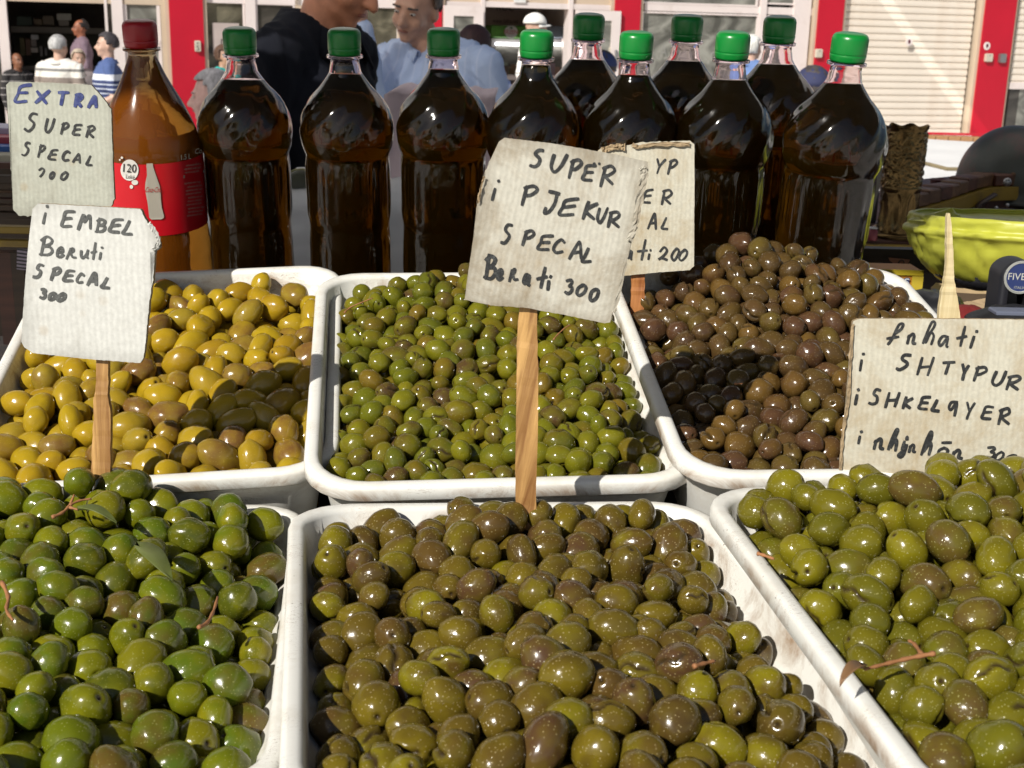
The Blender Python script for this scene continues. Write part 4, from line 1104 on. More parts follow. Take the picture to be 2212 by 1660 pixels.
# pillars
for (xa, ya, xb, yb) in ((363, 0, 436, 0), (866, 10, 950, 10), (1323, 0, 1378, 0), (1762, 0, 1816, 0), (2121, 0, 2187, 0)):
    a, b_ = U(xa, ya), U(xb, yb)
    bbox('red_pillar', a, b_, -.10, .35, .36, ZT, M['red_paint'])
    for e, s_ in ((a, -1), (b_, 1)):
        bbox('cream_edge', e if s_ > 0 else e - .04, e + .04 if s_ > 0 else e, -.075, .20, .36, ZT, M['cream_trim'])
# plinth and step
bbox('plinth', -9, 14, -.55, 3.2, .004, .34, mat('pale_plinth', (.60, .57, .52), .8, dirt=(.4, .35, .3), dirt_scale=2))
bbox('plinth_edge', -9, 14, -.60, -.55, .26, .345, M['cream_trim'])
# rooms behind
def room(x0, x1, depth, mt, zc=2.75):
    m_ = MB(); a, b_ = min(x0, x1), max(x0, x1)
    m_.box(a, b_, depth, depth + .08, .345, zc); m_.box(a - .08, a - .002, .2, depth, .345, zc); m_.box(b_ + .002, b_ + .08, .2, depth, .345, zc); m_.box(a, b_, .2, depth, zc + .002, zc + .08)
    m_.build('room_wall', mt, bld)
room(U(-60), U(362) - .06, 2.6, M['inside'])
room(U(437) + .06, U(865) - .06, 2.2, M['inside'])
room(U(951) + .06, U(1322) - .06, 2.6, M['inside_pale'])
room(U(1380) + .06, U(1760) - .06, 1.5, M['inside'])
bbox('wall_panel', U(1822) , U(2110), .25, .4, .345, ZT, M['inside'])
bbox('wall_panel', U(2190) + .05, 9.5, .40, .5, .345, ZT, M['inside'])
bbox('wall_panel', -12, U(-60) - .1, .0, .4, .345, ZT, M['cream_trim'])
# upper wall over every opening
for (xa, xb, yt, mt) in ((-60, 362, 0, 'cream_trim'), (437, 865, 6, 'white_frame'), (951, 1322, 12, 'cream_trim')):
    bbox('header', U(xa) + (.05 if xa > 0 else 0), U(xb) - .05, -.02, .16, ZH(xa, yt), ZT, M[mt])
bbox('roof_edge', -12, 14, -.35, 3.4, ZT, ZT + .25, M['cream_trim'])
bbox('header', U(1380) + .05, U(1760) - .05, -.01, .10, ZH(1550, 28), ZH(1550, 12), M['white_frame'])
bbox('header', U(1380) + .05, U(1760) - .05, -.03, .12, ZT - .9, ZT, M['white_frame'])
# shop 1
def post(xa, xb, y=100, d=(-.04, .12), mt='white_frame', z0=.345, z1=None, name='window_frame'):
    return bbox(name, U(xa, y), U(xb, y), d[0], d[1], z0, z1 or ZT - .02, M[mt])
post(0, 21, 100); post(-62, -50, 100)
bbox('window_pane', U(-50), U(0) - .01, .0, .012, .9, 2.6, M['pane_dark'])
post(227, 233, 50, (-.03, .08)); post(243, 267, 60)
bbox('window_pane', U(233, 50) + .005, U(243, 50) - .005, .0, .01, .345, ZT - .3, M['pane_dark'])  # dark strip standing in for the dark gap between two posts
def window(xa, xb, y, z0, z1, mt, fr=.035, name='window'):
    a, b_ = U(xa, y) + .004, U(xb, y) - .004
    w_ = MB(); w_.box(a, b_, -.015, .05, z0, z0 + fr); w_.box(a, b_, -.015, .05, z1 - fr, z1); w_.box(a, a + fr, -.015, .05, z0 + fr, z1 - fr); w_.box(b_ - fr, b_, -.015, .05, z0 + fr, z1 - fr)
    o = w_.build(name, M['white_frame'], bld)
    MB().box(a + fr, b_ - fr, .012, .022, z0 + fr, z1 - fr).build('pane', mt, o)
    return o
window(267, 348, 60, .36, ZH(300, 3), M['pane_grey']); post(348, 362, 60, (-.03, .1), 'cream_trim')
for (x0, y0, x1, y1) in ((333, 88, 345, 95), (333, 97, 345, 109)):
    bbox('sticker', U(x0, y0), U(x1, y0), -.022, -.017, ZH(x0, y1), ZH(x0, y0), M['white_frame'])
# shop 2
window(443, 530, 60, .36, ZH(480, 2), M['pane_olive'], .02); post(530, 552, 60)
window(552, 638, 60, .36, ZH(600, 8), M['pane_dark'], .02); post(638, 652, 60, (-.02, .1), 'cream_trim')
window(652, 760, 60, .36, ZH(700, 6), M['pane_dark'], .02); post(760, 775, 60)
window(775, 862, 60, .36, ZH(820, 10), M['pane_olive'], .02)
bbox('poster', U(458, 60), U(516, 60), -.024, -.019, ZH(480, 122), ZH(480, 50), mat('pinkish_paper', (.50, .42, .40), .7))
def wall_text(s, x, y, h, mt, w=-.03, parent=None, sx=1.0, bold=0.0, slant=0.0):
    v, f = text_mesh(s, 1.0); u0, z0 = fac(x, y, 0); k = h / F * Vector(P0 + ux * u0 - Vector(CAM)).length
    vv = [(u0 + (a * sx + slant * b_) * k, w, z0 + b_ * k) for (a, b_, c) in v]
    return mesh_obj('lettering', vv, f, mt, parent or bld)
M['dark_print'] = mat('dark_print', (.06, .05, .05), .6)
wall_text('Di', 484, 96, 26, M['dark_print'], -.028, sx=.6)
wall_text('Shitet', 484, 108, 5, M['dark_print'], -.028)
M['orange'] = mat('orange_carton', (.42, .13, .02), .6)
for (x0, y0, x1, y1, c) in ((824, 59, 841, 95, 'orange'), (845, 65, 851, 90, 'pane_dark'), (852, 62, 862, 95, 'inside_pale')):
    bbox('display_box', U(x0), U(x1), .045, .10, ZH(x0, y1), ZH(x0, y0), M[c])
# meter boxes and round stickers on the pillars
M['ivory'] = mat('ivory_plastic', (.62, .57, .47), .5)
def meter(x0, y0, x1, y1, num=None):
    a, b_ = U(x0, y0, .1), U(x1, y0, .1); z0, z1 = ZH(x0, y1, .1), ZH(x0, y0, .1)
    o = MB().box(a, b_, -.15, -.102, z0, z1, bev=.008).build('meter_box', M['ivory'], bld)
    c = (a + b_) / 2
    MB().ball((c, -.152, z1 - (z1 - z0) * .22), (.008, .003, .008), 8).build('keyhole', M['dark_print'], o)
    if num:
        v, f = text_mesh(num, 1.0); k = (z1 - z0) * .62
        mesh_obj('lettering', [(c + p * k, -.1525, (z0 + z1) / 2 - .02 + q * k) for p, q, r in v], f, M['dark_print'], o)
meter(419.5, 88, 432.5, 112, '5'); meter(1312, 102, 1322, 121); meter(1760.5, 106, 1773, 125); meter(2127, 116, 2140.5, 134)
m_ = MB().box(U(2157, 116, .1), U(2170, 116, .1), -.15, -.102, ZH(2157, 136, .1), ZH(2157, 116, .1), bev=.008).build('meter_box', M['metal'], bld)
for (x, y, w_) in ((2132, 100, -.104), (1964, 91, -.045)):
    u0, z0 = fac(x, y, -w_); o = MB().lathe([(0, .004), (.048, .004), (.052, 0)], 20, M=Matrix.Translation((u0, w_, z0)) @ Matrix.Rotation(math.radians(90), 4, 'X')).build('round_sticker', M['white_frame'], bld)
    sh = [(-.018, .022), (0, .027), (.018, .022), (.018, -.002), (.010, -.018), (0, -.027), (-.010, -.018), (-.018, -.002)]
    m2 = MB(); m2.add([(u0 + a, w_ - .006, z0 + b_) for a, b_ in sh], [tuple(range(8))]); m2.build('shield_print', mat('maroon_print', (.12, .02, .04), .5), o)
# shop 3: bakery
bbox('lintel', U(1037), U(1322), -.05, -.022, ZH(1200, 20), ZH(1200, 8), M['white_frame'])
bbox('lintel', U(951) + .05, U(1037) - .005, -.05, -.022, ZH(990, 13), ZH(990, 4), M['white_frame'])
bbox('bright_sign', U(1104), U(1129), -.075, -.052, ZH(1104, 6), ZH(1104, -8), mat('white_sign_board', (.80, .80, .78), .5))
def leaf(name, xa, xb, ytop, glass):
    a, b_ = U(xa, 60) + .003, U(xb, 60) - .003; z1 = ZH(xa, ytop); fr = .11
    w_ = MB(); w_.box(a, b_, -.16, -.11, .36, .60); w_.box(a, b_, -.16, -.11, z1 - fr, z1); w_.box(a, a + fr, -.16, -.11, .60, z1 - fr); w_.box(b_ - fr, b_, -.16, -.11, .60, z1 - fr)
    o = w_.build(name, M['white_frame'], bld)
    MB().box(a + fr, b_ - fr, -.14, -.13, .60, z1 - fr).build('pane', glass, o)
    MB().box(b_ - .06, b_ - .04, -.20, -.161, 1.25, 1.42).build('handle', M['metal'], o)
    return o
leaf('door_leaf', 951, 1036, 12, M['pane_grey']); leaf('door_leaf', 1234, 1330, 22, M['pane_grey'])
post(1036, 1044, 60, (-.06, .1)); post(1224, 1233, 60, (-.06, .1))
DP = 1.6     # things inside the bakery stand this far behind the front
def deep(x, y, w=-DP): return fac(x, y, w)
M['shade_text'] = mat('wall_lettering', (.09, .075, .07), .7)
def deep_text(s, x, y, h, mt, w, sx=1, slant=0.0):
    v, f = text_mesh(s, 1.0); u0, z0 = fac(x, y, -w); k = h / F * 16.2
    return mesh_obj('lettering', [(u0 + (a * sx + slant * b_) * k, w, z0 + b_ * k) for a, b_, c in v], f, mt, bld)
deep_text('www.lofra.net', 1092, 46, 13, M['shade_text'], 2.59, .82, .2)
deep_text('ROC', 1092, 17, 22, M['shade_text'], 2.59, .9, .2)
for k, y in enumerate((28, 36, 43)):
    u0, z0 = fac(1195, y + 3, -2.59); bbox('poster', u0 - .05, u0 + .05, 2.585, 2.59, z0 - .012, z0 + .012, M['shade_text'])
def fridge(xa, xb, label, logo):
    u0, z1 = deep(xa, 55); u1, _ = deep(xb, 55); zh = deep(xa, 82)[1]
    fr = empty('drinks_fridge', label, 'fridge', group='fridges inside the bakery', mw=BM @ Matrix.Translation((0, 0, 0)))
    gm = mat('green_fridge_header', (.09, .30, .03), .4, vary=.4, vscale=6)
    MB().box(u0, u1, DP, DP + .55, .346, zh, bev=.01).build('cabinet', mat('dark_fridge_body', (.12, .11, .11), .4), fr)
    hd = MB().box(u0 - .02, u1 + .02, DP - .06, DP + .55, zh + .004, z1, bev=.01).build('header_panel', gm if logo else mat('blue_fridge_header', (.20, .24, .30), .4, vary=.4), fr)
    lu0, lz = deep(xa + 7, 95); lu1, _ = deep(xb - 10, 95)
    em = mat('lit_fridge_tube', (.9, .9, .9), .4, emit=(.9, .93, 1.0), estr=2.6)
    MB().box(lu0, lu1, DP - .03, DP - .005, lz - .016, lz + .016).build('light_tube', em, fr)
    ll = bpy.data.lights.new('tube_light', 'AREA'); ll.shape = 'RECTANGLE'; ll.size = lu1 - lu0; ll.size_y = .06; ll.energy = 0.7; ll.color = (1, .95, .92)
    lo = bpy.data.objects.new('tube_light', ll); link(lo, fr); lo.location = ((lu0 + lu1) / 2, DP - .07, lz); lo.rotation_euler = (math.radians(90), 0, 0)
    MB().box(u0 + .05, u1 - .05, DP - .02, DP - .004, .5, lz - .03).build('glass_door', M['pane_grey'], fr)
    rr_ = random.Random(int(xa))
    for row in range(3):
        for k in range(5):
            a = u0 + .08 + k * (u1 - u0 - .16) / 5; z = .62 + row * .22
            MB().box(a, a + .07, DP - .035, DP - .021, z, z + rr_.uniform(.08, .17)).build('shelf_goods', mat('fridge_goods', (rr_.uniform(.2, .5), rr_.uniform(.2, .45), rr_.uniform(.2, .4)), .5), fr)
    if logo:
        lu, lz2 = deep(1101, 69)
        o = MB().lathe([(0, .004), (.082, .004), (.088, 0)], 24, M=Matrix.Translation((lu, DP - .0605, lz2)) @ Matrix.Rotation(math.radians(90), 4, 'X') @ Matrix.Diagonal((1, .9, 1, 1))).build('logo_oval', mat('white_logo', (.6, .6, .6), .5), hd)
        v, f = text_mesh('ERZENI', 1.0)
        mesh_obj('lettering', [(lu + a * .062, DP - .068, lz2 - .005 + b_ * .07) for a, b_, c in v], f, mat('red_logo', (.45, .02, .05), .5), o)
        MB().ball((lu, DP - .068, lz2 + .048), (.022, .004, .014), 8).build('leaf_mark', mat('green_logo', (.02, .14, .05), .5), o)
fridge(1062, 1138, 'lit drinks fridge with a green header and round red and white logo inside the bakery', True)
fridge(1146, 1222, 'second lit drinks fridge with a pale blue header, right of the green one', False)
cnt = empty('bakery_counter', 'pale counter shelf stacked with cartons inside the bakery', 'counter', mw=BM)
for y, nm in ((167, 'counter_top'), (236, 'counter_shelf')):
    u0, z0 = fac(1050, y, -1.0); u1 = fac(1215, y, -1.0)[0]
    MB().box(u0, u1, 1.0, 1.40, z0 - .03, z0 + .02).build(nm, M['white_frame'], cnt)
u0 = fac(1050, 170, -1.0)[0]; u1 = fac(1215, 170, -1.0)[0]
MB().box(u0, u1, 1.38, 1.42, .346, fac(1050, 171, -1.0)[1]).build('counter_back', M['shelf'], cnt)
M['carton'] = mat('brown_carton', (.42, .27, .15), .8, vary=.12)
M['carton_dark'] = mat('dark_carton', (.10, .07, .05), .8)
bi = 0
for (x0, y0, x1, y1, c, where) in ((1085, 142, 1098, 163, 'carton_dark', 'small dark box on the bakery counter beside the fridge'), (1118, 141, 1136, 162, 'carton', 'small tan carton on the bakery counter beside the white-capped man'),
        (1090, 168 + 10, 1112, 215, 'carton_dark', 'dark gap box on the lower bakery shelf'), (1104, 188, 1140, 205, 'carton', 'flat upper brown carton on the lower bakery shelf'), (1104, 205, 1140, 232, 'carton', 'large brown carton under the flat one in the bakery'), (1095, 212, 1104, 234, 'carton', 'narrow standing carton in the bakery')):
    (a, za_), (b_, _), (_, zb_) = fac(x0, y0, -.95), fac(x1, y0, -.95), fac(x0, y1, -.95)
    o = MB().box(a, b_, .96 + .02 * bi, 1.25, zb_, za_, bev=.004).build('carton', M[c]); o.matrix_world = BM
    tag(o, where, 'carton', 'cartons inside the bakery'); bi += 1
# shop 4: window whose grey reflections are painted into the glass
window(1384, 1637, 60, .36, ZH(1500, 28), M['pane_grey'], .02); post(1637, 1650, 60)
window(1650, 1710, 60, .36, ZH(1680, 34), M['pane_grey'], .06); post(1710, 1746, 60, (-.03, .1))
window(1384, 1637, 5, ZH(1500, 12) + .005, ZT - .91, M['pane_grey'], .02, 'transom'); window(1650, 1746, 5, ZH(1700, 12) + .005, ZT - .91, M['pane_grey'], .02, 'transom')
wall_text('da', 1545, 118, 36, mat('white_window_writing', (.34, .34, .32), .6), -.022, sx=.8); wall_text('A', 1432, 112, 34, mat('white_window_writing', (.30, .30, .28), .6), -.022, sx=.7)
# shutters: each slat is a piece
def shutter(xa, xb, y0, zbot, pitch, name='roller_shutter'):
    a, b_ = U(xa, 100) , U(xb, 0)
    sh = empty(name, mw=Matrix.Identity(4)); sh.parent = bld
    z = zbot; data = None; k = 0
    MB().box(a, b_, .02, .06, zbot - .10, zbot - .004, bev=.006).build('bottom_rail', M['shutter'], sh)
    while z < ZT - .05:
        if data is None:
            # slightly bulged slat with a groove line
            prof = [(.045, 0), (.030, .003), (.022, .010), (.020, .030), (.021, .050), (.026, .062), (.0225, .066), (.0225, .071), (.030, .078), (.045, .0815)]
            prof = [(d, q * pitch / .084) for d, q in prof]
            v = [(a, d, q) for d, q in prof] + [(b_, d, q) for d, q in prof]; n = len(prof)
            f = [(i, i + 1, n + i + 1, n + i) for i in range(n - 1)]
            o = mesh_obj('slat', v, f, M['shutter'], sh); data = o.data
        else:
            o = bpy.data.objects.new('slat', data); link(o, sh)
        o.location = (0, 0, z); z += pitch; k += 1
    MB().box(a, b_, .047, .055, zbot - .1, ZT - .05).build('backing', M['shelf'], sh)
    return sh
sh1 = shutter(1818, 2110, 283, ZH(2000, 279), .0843)
bbox('sill', U(1800), U(2110), -.12, .02, ZH(2000, 290), ZH(2000, 283) - .06, M['white_frame'])
sh2 = shutter(2193, 2300, 193, ZH(2200, 176), .0843)
bbox('lintel', U(2187) + .02, U(2300), -.02, .06, ZH(2200, 193), ZH(2200, 178) - .004, M['white_frame'])
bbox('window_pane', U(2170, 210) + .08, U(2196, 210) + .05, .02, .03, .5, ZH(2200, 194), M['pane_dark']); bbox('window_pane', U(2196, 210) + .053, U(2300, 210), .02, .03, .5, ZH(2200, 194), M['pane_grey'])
# shelves inside shop 1
shf = empty('wall_shelves', 'dark two tier wall shelves inside the left shop', 'shelf', mw=BM)
a, z1 = fac(24, 63, -1.9); b_ = fac(247, 69, -1.9)[0]; z2 = fac(60, 146, -1.9)[1]
MB().box(a, b_, 1.9, 2.2, z1 - .035, z1 + .03).build('shelf_board', M['shelf'], shf); MB().box(a, b_, 1.9, 2.2, z2 - .03, z2 + .02).build('shelf_board', M['shelf'], shf)
MB().box(b_ - .06, b_ - .01, 1.88, 2.2, .36, z1 + 1).build('upright', M['shelf'], shf)
MB().box(a, b_, 2.21, 2.24, .8, z1 - .05).build('back_panel', mat('green_grey_panel', (.09, .085, .065), .7), shf)
GB = 2.0
goods = [(35, 35, 68, 55, (.05, .07, .06), 'dark green bundle on the upper left shop shelf'), (72, 41, 90, 54, (.16, .12, .08), 'tan box on the upper left shop shelf'), (92, 34, 115, 54, (.14, .115, .09), 'pale box in the middle of the upper shop shelf'),
         (122, 29, 153, 44, (.42, .40, .37), 'white dotted gift box topmost on the upper shop shelf'), (126, 44, 148, 56, (.24, .22, .20), 'grey box under the dotted gift box'),
         (42, 82, 52, 120, (.10, .085, .04), 'olive bottle leftmost on the lower shop shelf'), (54, 84, 65, 120, (.12, .07, .05), 'brown box on the lower shop shelf'), (66, 75, 82, 86, (.36, .36, .37), 'white card standing above the lower shop shelf'),
         (66, 86, 78, 101, (.22, .19, .18), 'grey picture box on the lower shop shelf'), (66, 103, 81, 114, (.40, .36, .33), 'cream box with black print on the lower shop shelf'), (85, 100, 91, 122, (.20, .19, .18), 'small glass jar on the lower shop shelf'), (96, 104, 100, 121, (.22, .22, .22), 'thin glass bottle on the lower shop shelf')]
for (x0, y0, x1, y1, c, lb) in goods:
    (ua, zt), (ub, _), zb2 = fac(x0, y0, -1.88), fac(x1, y0, -1.88), fac(x0, y1, -1.88)[1]
    if y0 > 80 and y1 < 130: zt += 0; 
    o = MB().box(ua, ub, 1.9, 2.08, zb2, zt, bev=.006).build('shop_goods', mat('shop_goods_colour', tuple(min(.8, q * GB) for q in c), .6, vary=.2)); o.matrix_world = BM
    tag(o, lb, 'box', 'goods on the shelves in the left shop')
u0, z0 = fac(122, 29, -1.88); u1, z3 = fac(153, 44, -1.88)

# ------------------------------------------------------------------ cloth roofs over the stalls, out of the picture above
def tarp_mat(name, col, tl, open_=0.0):
    """cloth that lets light through: woven threads (diffuse and translucent) with open gaps between them"""
    mt, n, b = new_mat(name); L = n.links
    tr = node(n, 'ShaderNodeBsdfTranslucent'); tr.inputs[0].default_value = rgba(col)
    df = node(n, 'ShaderNodeBsdfDiffuse'); df.inputs[0].default_value = rgba(tuple(c * .95 for c in col))
    mx = node(n, 'ShaderNodeMixShader'); mx.inputs[0].default_value = tl; L.new(df.outputs[0], mx.inputs[1]); L.new(tr.outputs[0], mx.inputs[2])
    tp = node(n, 'ShaderNodeBsdfTransparent'); m2 = node(n, 'ShaderNodeMixShader'); m2.inputs[0].default_value = open_
    L.new(mx.outputs[0], m2.inputs[1]); L.new(tp.outputs[0], m2.inputs[2])
    L.new(m2.outputs[0], n.nodes['Material Output'].inputs['Surface']); return mt
M['tarp'] = tarp_mat('white_shade_netting', (.90, .85, .79), .7, .68)  # openness added so that the shop front stays bright
M['tarp_near'] = tarp_mat('dense_dark_tarp', (.16, .15, .14), .10)
M['tarp_mid'] = tarp_mat('pale_tarp', (.85, .83, .80), .72, .10)
def tarp(name, pts, mt, label, poles=()):
    e = empty(name, label, 'canopy', (pts[0][0], pts[0][1], 0))
    P = [Vector(p) - e.location for p in pts]
    m_ = MB(); m_.add(P, [tuple(range(len(P)))]); o = m_.build('tarp', mt, e)
    for p in [Vector(q) - e.location for q in poles]: MB().tube([(p.x, p.y, 0.002), (p.x, p.y, p.z)], .02, 8).build('pole', M['metal'], e)
    return e
def shade_at(P, zc):
    """where sunlight bound for P crosses the height zc"""
    P = Vector(P); t = (zc - P.z) / -SUN.z; return P - SUN * t
# ------------------------------------------------------------------ people
def capsule(mb, a, b, ra, rb, n=12):
    a, b = Vector(a), Vector(b); d = b - a; L_ = d.length; q = Vector((0, 0, 1)).rotation_difference(d.normalized())
    prof = [(ra * math.sin(t), -ra * math.cos(t)) for t in [math.pi / 2 * k / 3 for k in range(4)]]
    prof += [(rb * math.cos(t), L_ + rb * math.sin(t)) for t in [math.pi / 2 * k / 3 for k in range(4)]]
    prof[0] = (0.0002, prof[0][1]); prof[-1] = (0.0002, prof[-1][1])
    m_ = Matrix.Translation(a) @ q.to_matrix().to_4x4()
    i0 = len(mb.v); mb.lathe(prof, n, 0, m_)
    k = len(prof) - 1
    mb.f.append(tuple(i0 + j for j in range(n - 1, -1, -1))); mb.m.append(0)
    mb.f.append(tuple(i0 + k * n + j for j in range(n))); mb.m.append(0)

def voxel(mb, name, vox, mt, parent, smooth_it=3):
    me = bpy.data.meshes.new('tmp'); me.from_pydata([tuple(p) for p in mb.v], [], mb.f); me.update()
    o = bpy.data.objects.new(name, me); COL.objects.link(o)
    r = o.modifiers.new('r', 'REMESH'); r.mode = 'VOXEL'; r.voxel_size = vox; r.use_smooth_shade = True
    if smooth_it:
        s = o.modifiers.new('s', 'SMOOTH'); s.iterations = smooth_it; s.factor = .5
    dg = bpy.context.evaluated_depsgraph_get(); m2 = bpy.data.meshes.new_from_object(o.evaluated_get(dg))
    m2.name = name; m2.materials.clear(); m2.materials.append(mt)
    o.modifiers.clear(); o.data = m2; bpy.data.meshes.remove(me); o.parent = parent
    m2.polygons.foreach_set('use_smooth', [True] * len(m2.polygons))
    return o

def skin(col):
    return mat('skin', col, .5, vary=.14, vscale=25, bump=.25, bscale=120, dirt=tuple(c * .72 for c in col), dirt_scale=18)
def cloth(col, **k): return mat('cloth', col, .85, vary=.12, vscale=12, bump=.5, bscale=14, **k)
def band_mat(name, stops, scale_z=1.0, base=(0, 0)):
    """woven bands running round the garment, by height"""
    mt, n, b = new_mat(name); L = n.links; tc = node(n, 'ShaderNodeTexCoord'); sx = node(n, 'ShaderNodeSeparateXYZ'); L.new(tc.outputs['Object'], sx.inputs[0])
    mr = node(n, 'ShaderNodeMapRange', inp={'From Min': base[0], 'From Max': base[1]}); L.new(sx.outputs[2], mr.inputs['Value'])
    r = ramp(n, stops, 'CONSTANT'); L.new(mr.outputs[0], r.inputs[0]); L.new(r.outputs[0], b.inputs['Base Color']); b.inputs['Roughness'].default_value = .85
    return mt
def stripe_mat(name, c1, c2, scale, direction='X', thresh=.75):
    mt, n, b = new_mat(name); L = n.links; tc = node(n, 'ShaderNodeTexCoord')
    wv = node(n, 'ShaderNodeTexWave', wave_type='BANDS', bands_direction=direction, inp={'Scale': scale, 'Distortion': .6, 'Detail': 1.0, 'Detail Scale': .6}); L.new(tc.outputs['Object'], wv.inputs['Vector'])
    r = ramp(n, [(thresh, c1), (min(1, thresh + .12), c2)]); L.new(wv.outputs['Fac'], r.inputs[0]); L.new(r.outputs[0], b.inputs['Base Color']); b.inputs['Roughness'].default_value = .85
    nb = node(n, 'ShaderNodeTexNoise', inp={'Scale': 14.0, 'Detail': 4.0, 'Distortion': 1.0}); L.new(tc.outputs['Object'], nb.inputs['Vector'])
    bp = node(n, 'ShaderNodeBump', inp={'Strength': .6, 'Distance': .01}); L.new(nb.outputs['Fac'], bp.inputs['Height']); L.new(bp.outputs[0], b.inputs['Normal'])
    return mt

def person(label, hx, hy, Z, yaw, skin_c, shirt, trous, hair=None, hair_kind='short', pitch=0, turn=0, roll=0, vox=.013, long_sleeve=True, cap=None, cap_brim=None, sit=False,
           arms=None, glasses=False, lean=0.0, build=1.0, collar=True, jacket=False, scale=None, floor=0.0, hshift=(0, 0, 0)):
    H0 = at(hx, hy, Z); hl = Vector((0, 0, 1.60)) if not sit else Vector((0, 0, 1.26))
    rz = Matrix.Rotation(math.radians(yaw), 4, 'Z')
    # head placed by a bend at the waist (lean, degrees forward) and its own turn
    LM = Matrix.Translation((0, 0, .95)) @ Matrix.Rotation(math.radians(lean), 4, 'X') @ Matrix.Translation((0, 0, -.95))
    HM = LM @ Matrix.Translation(hshift) @ Matrix.Translation((0, 0, 1.50)) @ Matrix.Rotation(math.radians(turn), 4, 'Z') @ Matrix.Rotation(math.radians(pitch), 4, 'X') @ Matrix.Rotation(math.radians(roll), 4, 'Y') @ Matrix.Translation((0, 0, -1.50))
    hc = HM @ Vector((0, -.02, 1.60))
    if sit: hc = hc - Vector((0, 0, .38))
    s = scale or (H0.z - floor) / hc.z
    off = rz @ (hc * s)
    e = empty('person', label, 'person', mw=Matrix.Translation((H0.x - off.x, H0.y - off.y, H0.z - hc.z * s)) @ rz @ Matrix.Scale(s, 4))
    dz = Vector((0, 0, -.38)) if sit else Vector((0, 0, 0))
    T = lambda p: LM @ Vector(p) + dz
    Hd = lambda p: HM @ Vector(p) + dz
    Lr = LM.to_3x3(); Hr = HM.to_3x3()
    b = build
    arms = arms or {}
    def arm(side, d): 
        sh = (side * .185 * b, .01, 1.395)
        el, wr = arms.get('L' if side < 0 else 'R', ((side * .235 * b, .03, 1.13), (side * .24 * b, -.07, .90)))
        return T(sh), T(el), T(wr)
    body = MB()
    def torso(mb, g):
        mb.ball(T((0, 0, .94)), (.165 * b + g, .125 * b + g, .13 + g), 16, M=Lr); mb.ball(T((0, -.005, 1.08)), (.158 * b + g, .125 * b + g, .16 + g), 16, M=Lr)
        mb.ball(T((0, 0, 1.26)), (.178 * b + g, .125 * b + g, .19 + g), 16, M=Lr)
        capsule(mb, T((-.135 * b, .012, 1.405)), T((.135 * b, .012, 1.405)), .058 + g, .058 + g)
        capsule(mb, T((-.09, .012, 1.425)), T((.09, .012, 1.425)), .055 + g, .055 + g)
    torso(body, 0)
    capsule(body, T((0, .012, 1.40)), Hd((0, .008, 1.55)), .062, .054)
    # head
    hb = lambda c, r: body.ball(Hd(c), r, 14, M=Hr)
    hb((0, .012, 1.632), (.074, .094, .090)); hb((0, -.030, 1.590), (.061, .062, .085)); hb((0, -.030, 1.540), (.052, .058, .048)); hb((0, -.074, 1.516), (.024, .020, .018))
    hb((.034, -.062, 1.575), (.026, .026, .028)); hb((-.034, -.062, 1.575), (.026, .026, .028))
    capsule(body, Hd((0, -.088, 1.618)), Hd((0, -.113, 1.580)), .008, .0135, 8); hb((.012, -.098, 1.577), (.010, .011, .008)); hb((-.012, -.098, 1.577), (.010, .011, .008))
    capsule(body, Hd((-.036, -.078, 1.634)), Hd((.036, -.078, 1.634)), .011, .011, 8); hb((0, -.086, 1.553), (.026, .012, .0075)); hb((0, -.084, 1.543), (.022, .012, .0075))
    for sgn in (-1, 1): hb((sgn * .077, .012, 1.592), (.010, .019, .031))
    skin_m = skin(skin_c)
    for side in (-1, 1):
        a0, a1, a2 = arm(side, None)
        capsule(body, a0, a1, .050, .040); capsule(body, a1, a2, .040, .026)
        dirn = (a2 - a1).normalized(); sidev = dirn.cross(Vector((0, 0, 1))); sidev = sidev.normalized() if sidev.length > .1 else Vector((0, 1, 0))
        pc = a2 + dirn * .045
        capsule(body, a2, pc, .024, .032, 10); capsule(body, pc + sidev * .02, pc - sidev * .02, .018, .018, 8)
        if vox < .012:
            nn = dirn.cross(sidev)
            for k, (o_, ln) in enumerate(((-.030, .062), (-.010, .072), (.010, .068), (.029, .054))):
                f0 = pc + sidev * o_ + dirn * .025; f1 = f0 + dirn * ln * .55; f2 = f1 + (dirn * .75 + nn * .6).normalized() * ln * .45
                capsule(body, f0, f1, .0095, .009, 8); capsule(body, f1, f2, .009, .0075, 8)
            t0 = a2 + dirn * .02 + sidev * .022; t1 = t0 + (dirn * .6 + sidev * .7).normalized() * .045
            capsule(body, t0, t1, .011, .0085, 8)
    for side in (-1, 1):
        hip = Vector((side * .088, 0, .92)) + dz
        if sit: kn = hip + Vector((side * .03, -.40, .02)); an = kn + Vector((0, .02, -.44))
        else: kn = Vector((side * .10, -.005, .50)); an = Vector((side * .105, .02, .085))
        capsule(body, hip, kn, .088, .060); capsule(body, kn, an, .058, .040)
        capsule(body, an + Vector((0, 0, -.045)), an + Vector((side * .01, -.15, -.055)), .038, .030, 10)
    bo = voxel(body, 'body', vox, skin_m, e, 2)
    # clothes
    sh = MB(); torso(sh, .014)
    for side in (-1, 1):
        a0, a1, a2 = arm(side, None)
        if long_sleeve: capsule(sh, a0, a1, .066, .055); capsule(sh, a1, a1 + (a2 - a1) * .93, .055, .040)
        else: capsule(sh, a0, a0 + (a1 - a0) * .78, .066, .062)
    if jacket: capsule(sh, T((0, 0, .84)), T((0, 0, 1.0)), .165 * b, .16 * b)
    name = 'jacket' if jacket else 'shirt'
    so_ = voxel(sh, name, max(vox, .009), shirt, e, 2)
